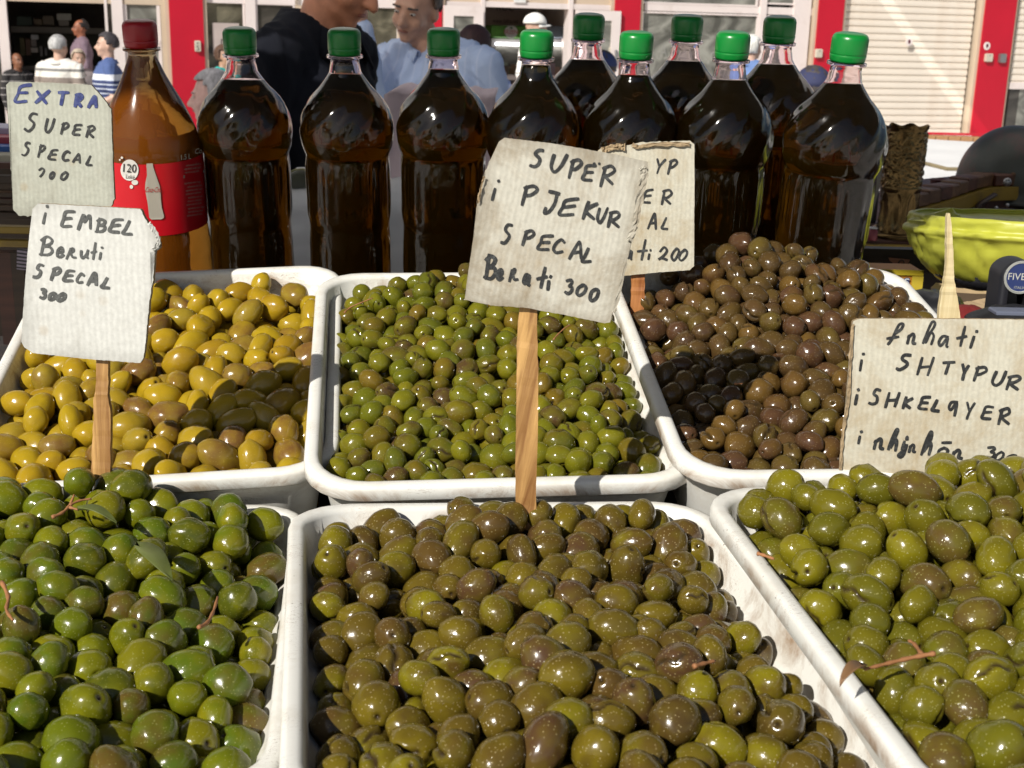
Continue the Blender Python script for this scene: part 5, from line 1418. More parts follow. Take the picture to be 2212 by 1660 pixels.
    # soft creases
    me = so_.data; co = np.empty(len(me.vertices) * 3); me.vertices.foreach_get('co', co); co = co.reshape(-1, 3); no = np.empty(len(me.vertices) * 3); me.vertices.foreach_get('normal', no); no = no.reshape(-1, 3)
    def fold(p):
        q = Vector((p[0] * 8 + p[2] * 3.0, p[1] * 8, p[2] * 3.2)); w1 = noise.noise(q + Vector((noise.noise(q) * 1.2, 0, 0)))
        w2 = noise.noise(Vector((p[0] * 20 + p[2] * 11, p[1] * 18, p[2] * 9)))
        return (1 - min(1, abs(w1) * 4.2)) * 1.1 + .9 * w1 + .7 * (1 - min(1, abs(w2) * 4)) * max(0, w1 + .3)
    dd = np.array([fold(p) for p in co])
    co += no * ((dd - .4) * .0095)[:, None]; me.vertices.foreach_set('co', co.ravel()); me.update()
    if collar:
        cm = MB(); n = 20
        for j, (rr, zz) in enumerate(((.072, 1.425), (.068, 1.468), (.078, 1.470), (.098, 1.432))):
            for k in range(n):
                a = -math.pi / 2 + .28 + (2 * math.pi - .56) * k / (n - 1); front = max(0, -math.sin(a))
                cm.v.append(tuple(T((rr * math.cos(a), rr * math.sin(a) * 1.02 + .006 - front * .012, zz - front * .028))))
        for j in range(3):
            for k in range(n - 1): cm.f.append((j * n + k, j * n + k + 1, (j + 1) * n + k + 1, (j + 1) * n + k)); cm.m.append(0)
        co_ = cm.build('collar', shirt, e, True)
        sm = co_.modifiers.new('t', 'SOLIDIFY'); sm.thickness = .004
    if jacket:
        cm = MB(); n = 22
        for j, (rr, zz) in enumerate(((.080, 1.425), (.074, 1.485), (.084, 1.490), (.118, 1.425))):
            for k in range(n):
                a = -math.pi / 2 + .35 + (2 * math.pi - .70) * k / (n - 1); front = max(0, -math.sin(a))
                cm.v.append(tuple(T((rr * math.cos(a), rr * math.sin(a) * 1.05 + .012 - front * .02, zz - front * .05))))
        for j in range(3):
            for k in range(n - 1): cm.f.append((j * n + k, j * n + k + 1, (j + 1) * n + k + 1, (j + 1) * n + k)); cm.m.append(0)
        jc = cm.build('jacket_collar', shirt, e, True); sm = jc.modifiers.new('t', 'SOLIDIFY'); sm.thickness = .006
    tr = MB(); 
    tr.ball(Vector((0, 0, .93)) + dz, (.172 * b, .135 * b, .12), 16)
    for side in (-1, 1):
        hip = Vector((side * .088, 0, .92)) + dz
        if sit: kn = hip + Vector((side * .03, -.40, .02)); an = kn + Vector((0, .02, -.44))
        else: kn = Vector((side * .10, -.005, .50)); an = Vector((side * .105, .02, .085))
        capsule(tr, hip, kn, .100, .075); capsule(tr, kn, an, .073, .062)
    voxel(tr, 'trousers', .016, trous, e, 2)
    hcol = hair or (.10, .08, .07)
    shoe_m = mat('shoe_leather', (.03, .025, .02), .5); eye_m = mat('eye_white', (.42, .38, .35), .3); iris_m = mat('iris', (.03, .02, .015), .2); brow_m = mat('brow_hair', tuple(c * .6 for c in hcol), .8)
    for side in (-1, 1):
        fm = MB(); hip = Vector((side * .088, 0, .92)) + dz
        an = (hip + Vector((side * .03, -.38, -.42))) if sit else Vector((side * .105, .02, .085))
        capsule(fm, an + Vector((0, .02, -.04)), an + Vector((side * .01, -.16, -.052)), .045, .036, 12)
        fm.build('shoe', shoe_m, e, True)
        ey = MB().ball(Hd((side * .031, -.0825, 1.612)), (.0120, .0075, .0045), 10, M=Hr).build('eye', eye_m, e, True)
        MB().ball(Hd((side * .031, -.0892, 1.612)), (.0050, .0020, .0040), 8, M=Hr).build('iris', iris_m, ey, True)
        bm_ = MB(); capsule(bm_, Hd((side * .018, -.0905, 1.633)), Hd((side * .048, -.080, 1.632)), .0045, .0035, 6); bm_.build('eyebrow', brow_m, e, True)
    lm = MB(); lm.ball(Hd((0, -.0955, 1.5485)), (.021, .0045, .0055), 10, M=Hr); lm.build('lips', mat('lip', (skin_c[0] * .62, skin_c[1] * .42, skin_c[2] * .42), .45), e, True)
    if glasses:
        gm = MB()
        for sgn in (-1, 1):
            gm.tube([Hd((sgn * .033 + .021 * math.cos(t), -.101, 1.611 + .016 * math.sin(t))) for t in [2 * math.pi * k / 12 for k in range(13)]], .0016, 5)
            gm.tube([Hd((sgn * .054, -.100, 1.615)), Hd((sgn * .080, -.04, 1.612)), Hd((sgn * .081, .012, 1.605))], .0018, 5)
        gm.tube([Hd((-.012, -.102, 1.613)), Hd((.012, -.102, 1.613))], .0016, 5); gm.build('glasses', M['dark_print'], e)
    if hair:
        n = 30; hN = 20; V, Fc = [], []; rr = (.0800, .1005, .0960); c0 = Vector((0, .014, 1.634))
        keep = []
        for i in range(hN + 1):
            t = math.pi * i / hN
            for k in range(n):
                a = 2 * math.pi * k / n; d = Vector((math.sin(t) * math.cos(a), math.sin(t) * math.sin(a), math.cos(t)))
                q = Vector((d.x * rr[0], d.y * rr[1], d.z * rr[2])); nz_ = noise.noise(Vector((d.x * 6, d.y * 6, d.z * 9))) * .005 + noise.noise(d * 17) * .003
                g_ = .004 if hair_kind == 'full' else 0; p = c0 + q * (1 + (nz_ + g_) / .09); V.append(tuple(Hd(p)))
                hairline = .030 if hair_kind != 'bald' else -.2
                front = -q.y; side = abs(q.x)
                ok = q.z > -.055 and not (front > .030 + .5 * max(0, q.z - .010) - .0 and q.z < (.052 if hair_kind != 'receding' else .075)) and not (side > .06 and q.z < -.02 and q.y < .02)
                if hair_kind == 'full': ok = q.z > -.075 and not (front > .035 and q.z < .040)
                if hair_kind == 'bald': ok = -.05 < q.z < .03 and q.y > -.02
                if hair_kind == 'receding': ok = ok and not (front > -.01 and q.z > .05)
                keep.append(ok)
        for i in range(hN):
            for k in range(n):
                ids = (i * n + k, i * n + (k + 1) % n, (i + 1) * n + (k + 1) % n, (i + 1) * n + k)
                if all(keep[j] for j in ids): Fc.append(ids)
        ho = mesh_obj('hair', V, Fc, mat('hair_strands', hair, .7, vary=.45, vscale=50, stretch=(1, 1, .25), bump=.9, bscale=160), e, True)
        sm = ho.modifiers.new('t', 'SOLIDIFY'); sm.thickness = .010; sm.offset = -1
    if cap:
        V, Fc = [], []; n = 28; hN = 7; c0 = Vector((0, .012, 1.640))
        for i in range(hN + 1):
            t = math.pi / 2 * i / hN
            for k in range(n):
                a = 2 * math.pi * k / n; w_ = 1 + .02 * noise.noise(Vector((math.cos(a) * 3, math.sin(a) * 3, t * 3)))
                V.append(tuple(Hd(c0 + Vector((math.sin(t) * math.cos(a) * .088 * w_, math.sin(t) * math.sin(a) * .108 * w_, math.cos(t) * .092 * w_ + .002)))))
        for i in range(hN):
            for k in range(n): Fc.append((i * n + k, i * n + (k + 1) % n, (i + 1) * n + (k + 1) % n, (i + 1) * n + k))
        co_ = mesh_obj('cap', V, Fc, cloth(cap), e, True); sm = co_.modifiers.new('t', 'SOLIDIFY'); sm.thickness = .004
        if cap_brim:
            V, Fc = [], []; n = 13
            for j in range(5):
                r_ = j / 4
                for k in range(n):
                    a = math.pi * (1 + (k + .0) / (n - 1)); 
                    V.append(tuple(Hd(Vector((math.cos(a) * .080, math.sin(a) * (.090 + .078 * r_) + .012, 1.640 - .012 * r_ - .018 * math.cos(a) ** 2 * r_)))))
            for j in range(4):
                for k in range(n - 1): Fc.append((j * n + k, j * n + k + 1, (j + 1) * n + k + 1, (j + 1) * n + k))
            bo_ = mesh_obj('cap_brim', V, Fc, cloth(cap_brim), co_, True); sm = bo_.modifiers.new('t', 'SOLIDIFY'); sm.thickness = .004
    return e

TAN = (.42, .24, .16); PALE = (.52, .33, .25); DARKT = (.30, .15, .085)
dark_tr = cloth((.03, .03, .035)); grey_tr = cloth((.12, .12, .13))
# yaw: 0 faces the camera, 90 faces right, -90 faces left, 180 faces away
striped_back = band_mat('white_shirt_with_grey_bands', [(0, (.62, .58, .50)), (.30, (.20, .165, .145)), (.50, (.60, .58, .54)), (.70, (.17, .165, .16)), (.80, (.62, .60, .57))], base=(1.15, 1.45))
person('grey haired man seen from behind in a sunlit white shirt with grey bands', 130, 104, 11.3, 165, PALE, striped_back, grey_tr, hair=(.42, .42, .42), vox=.015, long_sleeve=False, build=1.15, floor=.0)
person('pale person half hidden behind the grey haired man in the banded shirt', 171, 130, 12.2, 30, PALE, cloth((.35, .3, .3)), dark_tr, hair=(.5, .42, .33), vox=.016, floor=.0)
person('man with glasses in a mauve shirt standing in the left shop doorway', 170, 62, 13.0, -62, (.36, .13, .07), cloth((.22, .155, .20)), dark_tr, hair=(.02, .015, .015), vox=.014, glasses=True, hair_kind='receding', build=1.1, floor=.345)
polo = band_mat('navy_polo_with_pale_stripes', sum([[(.06 + .105 * k, (.03, .045, .13)), (.06 + .105 * k + .075, (.50, .55, .66))] for k in range(6)], []) + [(.69, (.60, .62, .68)), (.80, (.06, .10, .25))], base=(1.0, 1.42))
person('dark haired man in a navy striped polo shirt facing left in the sun', 226, 100, 10.8, -70, PALE, polo, grey_tr, hair=(.035, .03, .035), vox=.014, long_sleeve=False, build=1.12, arms={'L': ((-.25, .05, 1.12), (-.22, -.14, 1.0)), 'R': ((.27, .04, 1.12), (.24, -.20, 1.02))}, floor=.0)
person('bald man in a dark striped jacket sitting inside the left shop', 39, 133, 12.9, 50, (.26, .11, .06), stripe_mat('dark_jacket_with_white_stripes', (.03, .028, .03), (.35, .33, .33), 3.2, 'Z', .9), dark_tr, hair=(.05, .04, .04), hair_kind='bald', vox=.015, sit=True, floor=.345)
person('old man with grey hair in left profile between the two leftmost bottles', 449, 213, 5.0, -82, (.50, .31, .28), cloth((.30, .32, .36)), dark_tr, hair=(.30, .29, .31), vox=.009, pitch=6, floor=0)
person('man in a purple cap with a blue brim, in profile behind the navy jacket', 592, 100, 7.0, -85, (.26, .13, .10), cloth((.45, .42, .50)), dark_tr, hair=(.04, .03, .03), vox=.010, cap=(.17, .11, .30), cap_brim=(.10, .14, .50), floor=0)
nav = mat('navy_jacket_cloth', (.004, .005, .010), .9, vary=.3, vscale=6, bump=.3, bscale=20, spec=.2)
person('man in a navy jacket, cut off by the top edge, bending to the right', 752, -46, 3.25, 68, (.50, .21, .12), nav, dark_tr, hair=(.25, .23, .22), vox=.0075, pitch=26, lean=6, jacket=True, build=.98, floor=0, roll=0)
blue = stripe_mat('pale_blue_striped_shirt', (.40, .49, .70), (.48, .55, .74), 7.0, 'X', .93)
person('man in a pale blue shirt with one arm raised, behind the bottles', 892, 24, 4.75, -24, (.46, .25, .17), blue, dark_tr, hair=(.10, .08, .07), hair_kind='receding', vox=.0085, pitch=14, lean=4, roll=11, build=1.1, hshift=(-.07, -.01, -.01),
       arms={'L': ((-.13, -.22, 1.28), (-.15, -.25, 1.54)), 'R': ((.26, .04, 1.12), (.25, -.08, .88))}, floor=0)
person('dark haired boy in a blue striped shirt, seen from behind beside the blue shirted man', 1032, 110, 6.6, 150, PALE, stripe_mat('blue_and_white_stripe_shirt', (.28, .36, .68), (.55, .58, .75), 14.0, 'X', .5), dark_tr, hair=(.035, .012, .012), hair_kind='full', vox=.011, floor=0)
person('man in a white cap and white shirt standing in the sun before the bakery', 1162, 62, 11.6, 118, PALE, band_mat('white_shirt_thin_bands', [(0, (.78, .78, .76)), (.30, (.15, .15, .16)), (.33, (.78, .78, .76)), (.52, (.2, .2, .2)), (.54, (.80, .80, .78))], base=(.95, 1.42)), grey_tr, vox=.015, cap=(.80, .79, .76), cap_brim=(.8, .79, .76), floor=0, build=.85, long_sleeve=False)
person('person in a navy cap hidden behind the leftmost rear bottle', 1303, 158, 6.8, 160, TAN, cloth((.10, .11, .16)), dark_tr, hair=(.05, .04, .04), vox=.012, cap=(.025, .04, .13), cap_brim=(.03, .05, .15), floor=0)
person('person in a navy cap with a pink badge, behind the rightmost bottles', 1752, 205, 5.2, 175, TAN, cloth((.06, .07, .12)), dark_tr, hair=(.06, .05, .05), vox=.011, cap=(.03, .035, .09), cap_brim=(.03, .035, .09), floor=0)
person('white haired person in sunlight seen between two bottle caps on the right', 1628, 106, 12.0, 120, PALE, cloth((.12, .20, .42)), grey_tr, hair=(.72, .70, .66), vox=.016, hair_kind='full', floor=0)
person('brown haired person in a teal top by the left shop window', 487, 124, 11.8, 60, TAN, cloth((.02, .42, .38)), dark_tr, hair=(.10, .05, .03), vox=.016, hair_kind='full', floor=0)
# ------------------------------------------------------------------ cloth roofs (above the picture) that shade the place
ne = [(-.30, .22), (-.50, .265), (-.66, .26), (-.74, .18), (-.95, .14), (-3.4, .10), (-3.4, 2.2), (3.4, 2.2), (3.4, .22)]  # unseen canopy, front edge cut to shade some caps and leave others lit
tarp('canopy', [(x, y, 2.4) for x, y in ne], M['tarp_near'], 'unseen dark cloth canopy above the oil bottles, shaped to shade them', [(-3.4, .1, 2.4), (3.4, .22, 2.4), (3.4, 2.2, 2.4)])
tarp('canopy', [(-3.4, 2.21, 2.45), (3.4, 2.21, 2.45), (3.4, 3.4, 2.45), (-.25, 3.4, 2.45), (-.25, 6.6, 2.45), (-3.4, 6.6, 2.45)], M['tarp_mid'], 'unseen pale cloth canopy added to soften the light on the two men', [(-3.4, 6.6, 2.45), (3.4, 3.4, 2.45)])  # unseen, added to shade the men yet keep them fairly bright
def fw(u, w_, z): return tuple(P0 + ux * u + nf * w_ + Vector((0, 0, z)))
def on_front(x, y):
    u0, z0 = fac(x, y, -.0); q = shade_at(P0 + ux * u0 + Vector((0, 0, z0)), 3.0); d = q - P0
    return Vector((d.dot(ux), d.dot(nf)))
qa, qb = on_front(1916, 0), on_front(2091, 252)
def slit(w_, off):
    t = (w_ - qa.y) / (qb.y - qa.y); return (qa.x + (qb.x - qa.x) * t + off, w_)
W0, W1 = .55, 3.3
l0, l1 = slit(W0, -.10), slit(W1, -.10); r0, r1 = slit(W0, .10), slit(W1, .10)  # unseen awnings, the slit between them shaped to throw the sun streak
tarp('canopy', [fw(-9, W0, 3.0), fw(-9, W1, 3.0), fw(l1[0], W1, 3.0), fw(l0[0], W0, 3.0)], M['tarp'], 'long unseen white awning shaping the light on the left part of the shop front', [fw(-8.9, W1, 3.0)])
tarp('canopy', [fw(r0[0], W0, 3.0), fw(r1[0], W1, 3.0), fw(14, W1, 3.0), fw(14, W0, 3.0)], M['tarp'], 'long unseen white awning shaping the light on the right part of the shop front', [fw(13.9, W1, 3.0)])

# ------------------------------------------------------------------ the stall behind: cloth, crates, curios
M['lilac_cloth'] = mat('pale_lilac_sheet', (.50, .40, .44), .8, vary=.06, vscale=6, bump=.5, bscale=6)
M['white_cloth'] = mat('white_sheet', (.84, .83, .81), .8, vary=.03)
def sheet(name, label, cat, tl, tr, bl, br, mt, folds=.012, nx=26, ny=20, seed=1, group=None, top_back=0.0, ragged=0.0):
    tl, tr, bl, br = map(Vector, (tl, tr, bl, br)); V, Fc = [], []
    nrm = (tr - tl).cross(bl - tl).normalized()
    o0 = bl
    for j in range(ny + 1):
        v_ = j / ny
        for i in range(nx + 1):
            u_ = i / nx; p = (tl * (1 - u_) + tr * u_) * (1 - v_) + (bl * (1 - u_) + br * u_) * v_
            p = p + nrm * (folds * (noise.noise(Vector((u_ * 7 + seed, v_ * 2.2, seed))) + .5 * noise.noise(Vector((u_ * 16, v_ * 5 + seed, 3)))))
            if j == 0: p = p + Vector((0, 0, ragged * noise.noise(Vector((u_ * 5, seed, 0)))))
            V.append(p - o0)
    if top_back:
        n0 = len(V)
        for i in range(nx + 1): V.append(V[i] + Vector((0, top_back, .004)))
        for i in range(nx): Fc.append((n0 + i, n0 + i + 1, i + 1, i))
    for j in range(ny):
        for i in range(nx): a = j * (nx + 1) + i; Fc.append((a, a + 1, a + nx + 2, a + nx + 1))
    o = mesh_obj(name, V, Fc, mt, None, True); o.location = o0
    sm = o.modifiers.new('t', 'SOLIDIFY'); sm.thickness = .0015
    return tag(o, label, cat, group)
sheet('cloth_sheet', 'pale lilac sheet hanging behind the middle oil bottles', 'cloth', at(830, 207, 2.15), at(1070, 213, 2.15), at(826, 480, 2.15), at(1078, 480, 2.15), M['lilac_cloth'], .012, top_back=.3, ragged=.01)
sheet('cloth_sheet', 'pale grey cloth spread low behind the left oil bottles', 'cloth', at(452, 455, 1.75), at(1080, 452, 1.75), at(452, 640, 1.6), at(1080, 640, 1.6), mat('pale_grey_sheet', (.42, .43, .45), .8, bump=.4, bscale=6), .01, top_back=.35, seed=5)
# dark trestle and boxes that carry them
tz = at(830, 480, 2.15).z
bx = empty('stall_table', 'dark wooden market table behind the oil bottles', 'table', (0, 2.45, 0))
MB().box(-.95, .62, -.42, .60, tz - .28, tz - .24, bev=.003).build('table_top', M['plank'], bx)
for sx in (-.9, .57):
    for sy in (-.36, .54): MB().box(sx - .03, sx + .03, sy - .03, sy + .03, .002, tz - .28).build('leg', M['plank'], bx)
# canteen and jar in the gap between the second and third bottle
c = at(655, 418, 2.0)
cn = empty('canteen', 'round olive green canteen with a pale yellow strap seen between two oil bottles', 'canteen', c)
MB().ball((0, 0, 0), (.035, .022, .038), 20).build('flask', mat('army_green', (.07, .07, .045), .6, vary=.3), cn, True)
MB().tube([(.036 * math.sin(t), -.016 * math.cos(t) , .040 * math.cos(t)) for t in [k * math.pi / 10 - 1.2 for k in range(16)]], .0035, 8, flat=.4).build('strap', mat('yellow_strap', (.30, .28, .13), .8), cn, True)
c = at(657, 385, 2.05)
jr = empty('small_jar', 'small dark glass jar with a metal rim, above the canteen between two bottles', 'jar', c - Vector((0, 0, .02)))
MB().lathe([(0, 0), (.013, 0), (.015, .004), (.015, .026), (.012, .030)], 20).build('glass_body', mat('dark_maroon_glass', (.03, .012, .015), .15), jr, True)
MB().lathe([(.0, .0305), (.0125, .0302), (.0135, .033), (.0125, .0365), (0, .037)], 20).build('metal_rim', M['metal'], jr, True)

# left: slatted crates with ochre rails, papers on top
cr = empty('slatted_crate', 'dark brown slatted wooden crates with ochre rails at the left edge', 'crate', at(0, 640, 1.75))
def plank_px(name, x0, x1, y0, y1, Z, mt, d=.02, parent=None, bev=.001):
    p0, p1 = at(x0, y0, Z), at(x1, y1, Z); e = parent; o = e.location
    return MB().box(p0.x - o.x, p1.x - o.x, p0.y - o.y, p0.y - o.y + d, min(p0.z, p1.z) - o.z, max(p0.z, p1.z) - o.z, bev=bev).build(name, mt, e)
for (y0, y1, Z, mt) in ((348, 372, 1.95, 'plank_red'), (376, 404, 1.92, 'plank'), (408, 424, 1.93, 'slat'), (427, 438, 1.92, 'plank_red'), (441, 452, 1.93, 'slat'), (455, 482, 1.92, 'plank'), (486, 512, 1.80, 'yellow_edge'), (515, 541, 1.80, 'yellow_edge')):
    plank_px('rail' if mt == 'yellow_edge' else 'plank', -160, 262, y0, y1, Z, M[mt], parent=cr)
for k, x in enumerate((-110, -60, -10, 18, 52, 100, 150, 210)):
    plank_px('slat', x, x + 26, 545, 760, 1.86, M['plank' if k % 2 else 'plank_red'], parent=cr)
plank_px('backing', -180, 270, 340, 760, 2.05, M['plank'], parent=cr)
p0 = at(-160, 332, 1.98); p1 = at(24, 345, 1.98)
o = MB().box(0, p1.x - p0.x, 0, .25, -.012, 0, bev=.001).build('paper_stack', mat('cream_paper', (.45, .42, .33), .8)); o.location = p0; tag(o, 'stack of cream papers on the crates at the far left edge', 'papers')
o = MB().box(0, .16, 0, .12, 0, .010, bev=.001).build('booklet', mat('blue_cover', (.03, .12, .42), .5)); o.location = at(-90, 330, 2.02); o.rotation_euler = (0, 0, .2); tag(o, 'blue booklet lying on the papers at the far left', 'booklet')
o = MB().box(0, .16, 0, .10, 0, .016, bev=.001).build('booklet', mat('red_cover', (.38, .03, .06), .5)); o.location = at(-85, 316, 2.08); tag(o, 'red booklet behind the blue one at the far left', 'booklet')
o = MB().box(0, .16, 0, .10, 0, .022, bev=.001).build('booklet', mat('lilac_cover', (.45, .43, .60), .5)); o.location = at(-85, 303, 2.14); tag(o, 'pale lilac booklet topmost at the far left', 'booklet')
m_ = MB(); 
np_mat = stripe_mat('newsprint', (.30, .26, .32), (.03, .03, .03), 60, 'Z', .5)
o = m_.box(0, .026, 0, .002, 0, .030).build('newspaper_scrap', np_mat); o.location = at(36, 582, 1.79); o.rotation_euler = (0, .1, 0); tag(o, 'scrap of printed paper stuck in the crates beside the short stick sign', 'paper')

# right: table with ochre edge, vase, belt crate, helmet
RT = empty('curio_table', 'dark red brown table with an ochre front edge beyond the right oil bottles', 'table', at(1900, 516, 2.42))
o0 = RT.location
def rt(x, y, Z): return at(x, y, Z) - o0
a, b_ = rt(1500, 527, 2.40), rt(2900, 527, 2.40)
for k in range(4):
    MB().box(-1.0, 1.3, .0 + k * .2 + .002, .198 + k * .2, -.03, -.004 + random.uniform(-.001, .001), bev=.002).build('plank', M['plank_red'], RT)
MB().box(-1.0, 1.3, -.018, -.001, -.044, -.010, bev=.001).build('front_edge', M['yellow_edge'], RT)
for sx in (-.9, 1.2):
    for sy in (.05, .7): MB().box(sx - .03, sx + .03, sy - .03, sy + .03, .002 - o0.z, -.03).build('leg', M['plank'], RT)
top_z = o0.z - .003
def drop(x, y, z=None):
    """the place on the table top seen at a pixel"""
    r = Vector(ray(x, y)); c_ = Vector(CAM); t = ((z if z is not None else top_z) - c_.z) / r.z; return c_ + r * t
M['brass'] = mat('aged_brass', (.13, .085, .035), .24, metal=.95, dirt=(.05, .03, .015), dirt_scale=22, vary=.3, vscale=30)
def vase():
    c_ = drop(1935, 512); Zc = px(c_)[2]; H_ = 236 / F * Zc * 1.0; R_ = 41 / F * Zc
    e = empty('brass_vase', 'tall embossed brass vase with a scalloped rim and long oval flutes, right of the bottles', 'vase', c_)
    V, Fc = [], []; n, m_ = 96, 120
    for j in range(m_ + 1):
        z = j / m_
        for k in range(n):
            a = 2 * math.pi * k / n
            r = R_ * (1.0 if z > .42 else .95 + .07 * ((.42 - z) / .42) ** 1.5)
            if z < .03: r = R_ * 1.12
            if z > .47 and z < .95:
                q = Vector((math.cos(a) * 3.2, math.sin(a) * 3.2, z * 9))
                w_ = noise.noise(q + Vector((noise.noise(q * 1.3) * 1.4, 0, noise.noise(q * 1.1 + Vector((5, 5, 5))) * 1.4)))
                r += .085 * R_ * (1 - min(1, abs(w_) * 5.5))
            if .43 < z < .47: r += .03 * R_ * math.sin((z - .43) / .04 * math.pi)
            if .05 < z < .42:
                x_ = (a * 8 / (2 * math.pi)) % 1 - .5; zz = (z - .235) / .175; d = math.sqrt((x_ / .36) ** 2 + zz ** 2)
                r += -.10 * R_ * max(0, 1 - d ** 3) + .045 * R_ * math.exp(-((d - 1.02) / .09) ** 2)
            if z > .95: r += (z - .95) / .05 * R_ * (.10 + .07 * math.sin(a * 7))
            V.append((r * math.cos(a), r * math.sin(a), z * H_ + (.012 * H_ * math.sin(a * 7) if z > .985 else 0)))
    for j in range(m_):
        for k in range(n): Fc.append((j * n + k, j * n + (k + 1) % n, (j + 1) * n + (k + 1) % n, (j + 1) * n + k))
    mesh_obj('vase_body', V, Fc, M['brass'], e, True)
    MB().lathe([(0, .002), (R_ * 1.30, .002), (R_ * 1.32, .006), (R_ * 1.15, .010), (0, .010)], 40).build('foot', M['brass'], e, True)
    return e
vase()
c_ = drop(1915, 497); H_ = 218 / F * px(c_)[2]; R_ = 20 / F * px(c_)[2]
e = empty('brass_vase', 'slim brass vase with a flared dish rim, behind the embossed vase', 'vase', c_)
MB().lathe([(0, 0), (R_ * 1.5, 0), (R_ * 1.5, .006), (R_ * .9, .012), (R_ * .8, H_ * .5), (R_ * .72, H_ * .90), (R_ * .85, H_ * .94), (R_ * 1.2, H_ * .97), (R_ * 1.85, H_ * .995), (R_ * 1.80, H_), (R_ * .7, H_ * .965), (R_ * .6, H_ * .9)], 36).build('vase_body', M['brass'], e, True)
# small dark metal vessels left of the vase
for (x, yb, w_, h, col, lb) in ((1877, 480, 30, 92, (.07, .07, .08), 'dark grey metal flask with a ringed lid, left of the embossed vase'), (1884, 520, 20, 30, (.16, .03, .04), 'little red and white cup at the foot of the embossed vase')):
    c_ = drop(x, yb); Zc = px(c_)[2]; R_ = w_ / 2 / F * Zc; H_ = h / F * Zc
    e = empty('metal_flask' if h > 50 else 'small_cup', lb, 'flask' if h > 50 else 'cup', c_)
    MB().lathe([(0, 0), (R_ * .9, 0), (R_, H_ * .05), (R_, H_ * .72), (R_ * .8, H_ * .80), (R_ * .72, H_ * .84)], 28).build('vessel_body', mat('vessel_paint', col, .4, metal=.3), e, True)
    MB().lathe([(R_ * .74, H_ * .85), (R_ * .95, H_ * .86), (R_ * .95, H_ * .94), (R_ * .6, H_), (0, H_)], 28).build('lid', mat('lid_metal', (.20, .20, .21) if h > 50 else (.4, .4, .4), .35, metal=.5), e, True)
# white card behind the last bottle
o = MB().box(-.016, .016, 0, .004, 0, .13).build('white_card', mat('grey_card', (.34, .32, .28), .8)); o.location = drop(1858, 500); o.rotation_euler = (0, .16, 0); tag(o, 'narrow grey card standing between the rightmost bottle and the metal flask', 'card')

# belt of wooden blocks over an ochre board, running back to the right
BC = empty('block_crate', 'long brown crate of upright wooden blocks over an ochre board, the helmet resting on it', 'crate', drop(2100, 470))
pts = [(1955, 505, 2.60), (2050, 480, 2.72), (2135, 452, 2.88), (2225, 442, 2.92), (2480, 438, 2.92)]
P_ = [at(*p) for p in pts]; base_z = top_z + .004
P_ = [Vector((p.x, p.y, base_z)) for p in P_]
def along(t):
    L_ = [0]; 
    for a, b in zip(P_, P_[1:]): L_.append(L_[-1] + (b - a).length)
    d = t * L_[-1]
    for i in range(len(P_) - 1):
        if d <= L_[i + 1] + 1e-9: 
            f_ = (d - L_[i]) / (L_[i + 1] - L_[i]); return P_[i].lerp(P_[i + 1], f_), (P_[i + 1] - P_[i]).normalized()
    return P_[-1], (P_[-1] - P_[-2]).normalized()
def height(t): return .026 + .024 * min(1, t / .42)
nb_ = 17
for k in range(nb_):
    p, d = along((k + .5) / nb_); q = p - BC.location; hh_ = height((k + .5) / nb_)
    Mx = Matrix.Translation(q) @ Matrix(((d.x, -d.y, 0, 0), (d.y, d.x, 0, 0), (0, 0, 1, 0), (0, 0, 0, 1)))
    MB().box(-.026, .026, .004, .05, hh_ + .001, hh_ + .030 + random.uniform(-.002, .003), bev=.003, M=Mx).build('block', M['slat' if k % 3 else 'plank_red'], BC)
for i in range(len(P_) - 1):
    a, b = P_[i] - BC.location, P_[i + 1] - BC.location; t0 = 0 if i == 0 else None
    L_ = sum((P_[j + 1] - P_[j]).length for j in range(4)); s0 = sum((P_[j + 1] - P_[j]).length for j in range(i)) / L_; s1 = sum((P_[j + 1] - P_[j]).length for j in range(i + 1)) / L_
    h0, h1 = height(s0), height(s1); dn = (b - a).normalized(); nn = Vector((dn.y, -dn.x, 0))
    V = []
    for (p, h_) in ((a, h0), (b, h1)):
        for (o_, z) in ((.004, h_ - .030), (.004, h_), (-.045, h_), (-.045, h_ - .030)): V.append(p + nn * o_ + Vector((0, 0, z)))
    mesh_obj('ochre_board', V, [(0, 1, 5, 4), (1, 2, 6, 5), (2, 3, 7, 6), (3, 0, 4, 7), (3, 2, 1, 0), (4, 5, 6, 7)], M['yellow_edge'], BC)
    V = []
    for (p, h_) in ((a, h0), (b, h1)):
        for (o_, z) in ((-.010, 0), (-.010, h_ - .031), (-.04, h_ - .031), (-.04, 0)): V.append(p + nn * o_ + Vector((0, 0, z)))
    mesh_obj('dark_front', V, [(0, 1, 5, 4), (1, 2, 6, 5), (2, 3, 7, 6), (3, 0, 4, 7), (3, 2, 1, 0), (4, 5, 6, 7)], M['plank_red'], BC)
for (x, y) in ((2108, 455), (2132, 457), (2152, 446), (2176, 440)):
    c_ = at(x, y + 4, 2.84) - BC.location; MB().ball(c_, .005, 8).build('rivet', M['metal'], BC, True)
c_ = at(2176, 394, 2.84) - BC.location
MB().lathe([(0, .004), (.008, .004), (.009, .002), (.010, 0)], 16, M=Matrix.Translation(c_) @ Matrix.Rotation(math.radians(90), 4, 'X')).build('star_bolt', M['metal'], BC, True)
for k in range(5):
    a = k * 2 * math.pi / 5; MB().ball(c_ + Vector((.0052 * math.cos(a), -.0042, .0052 * math.sin(a))), (.0016, .0006, .0016), 6).build('bolt_hole', M['dark_print'], BC)
M['leather'] = mat('dark_leather', (.035, .018, .012), .5, vary=.3)
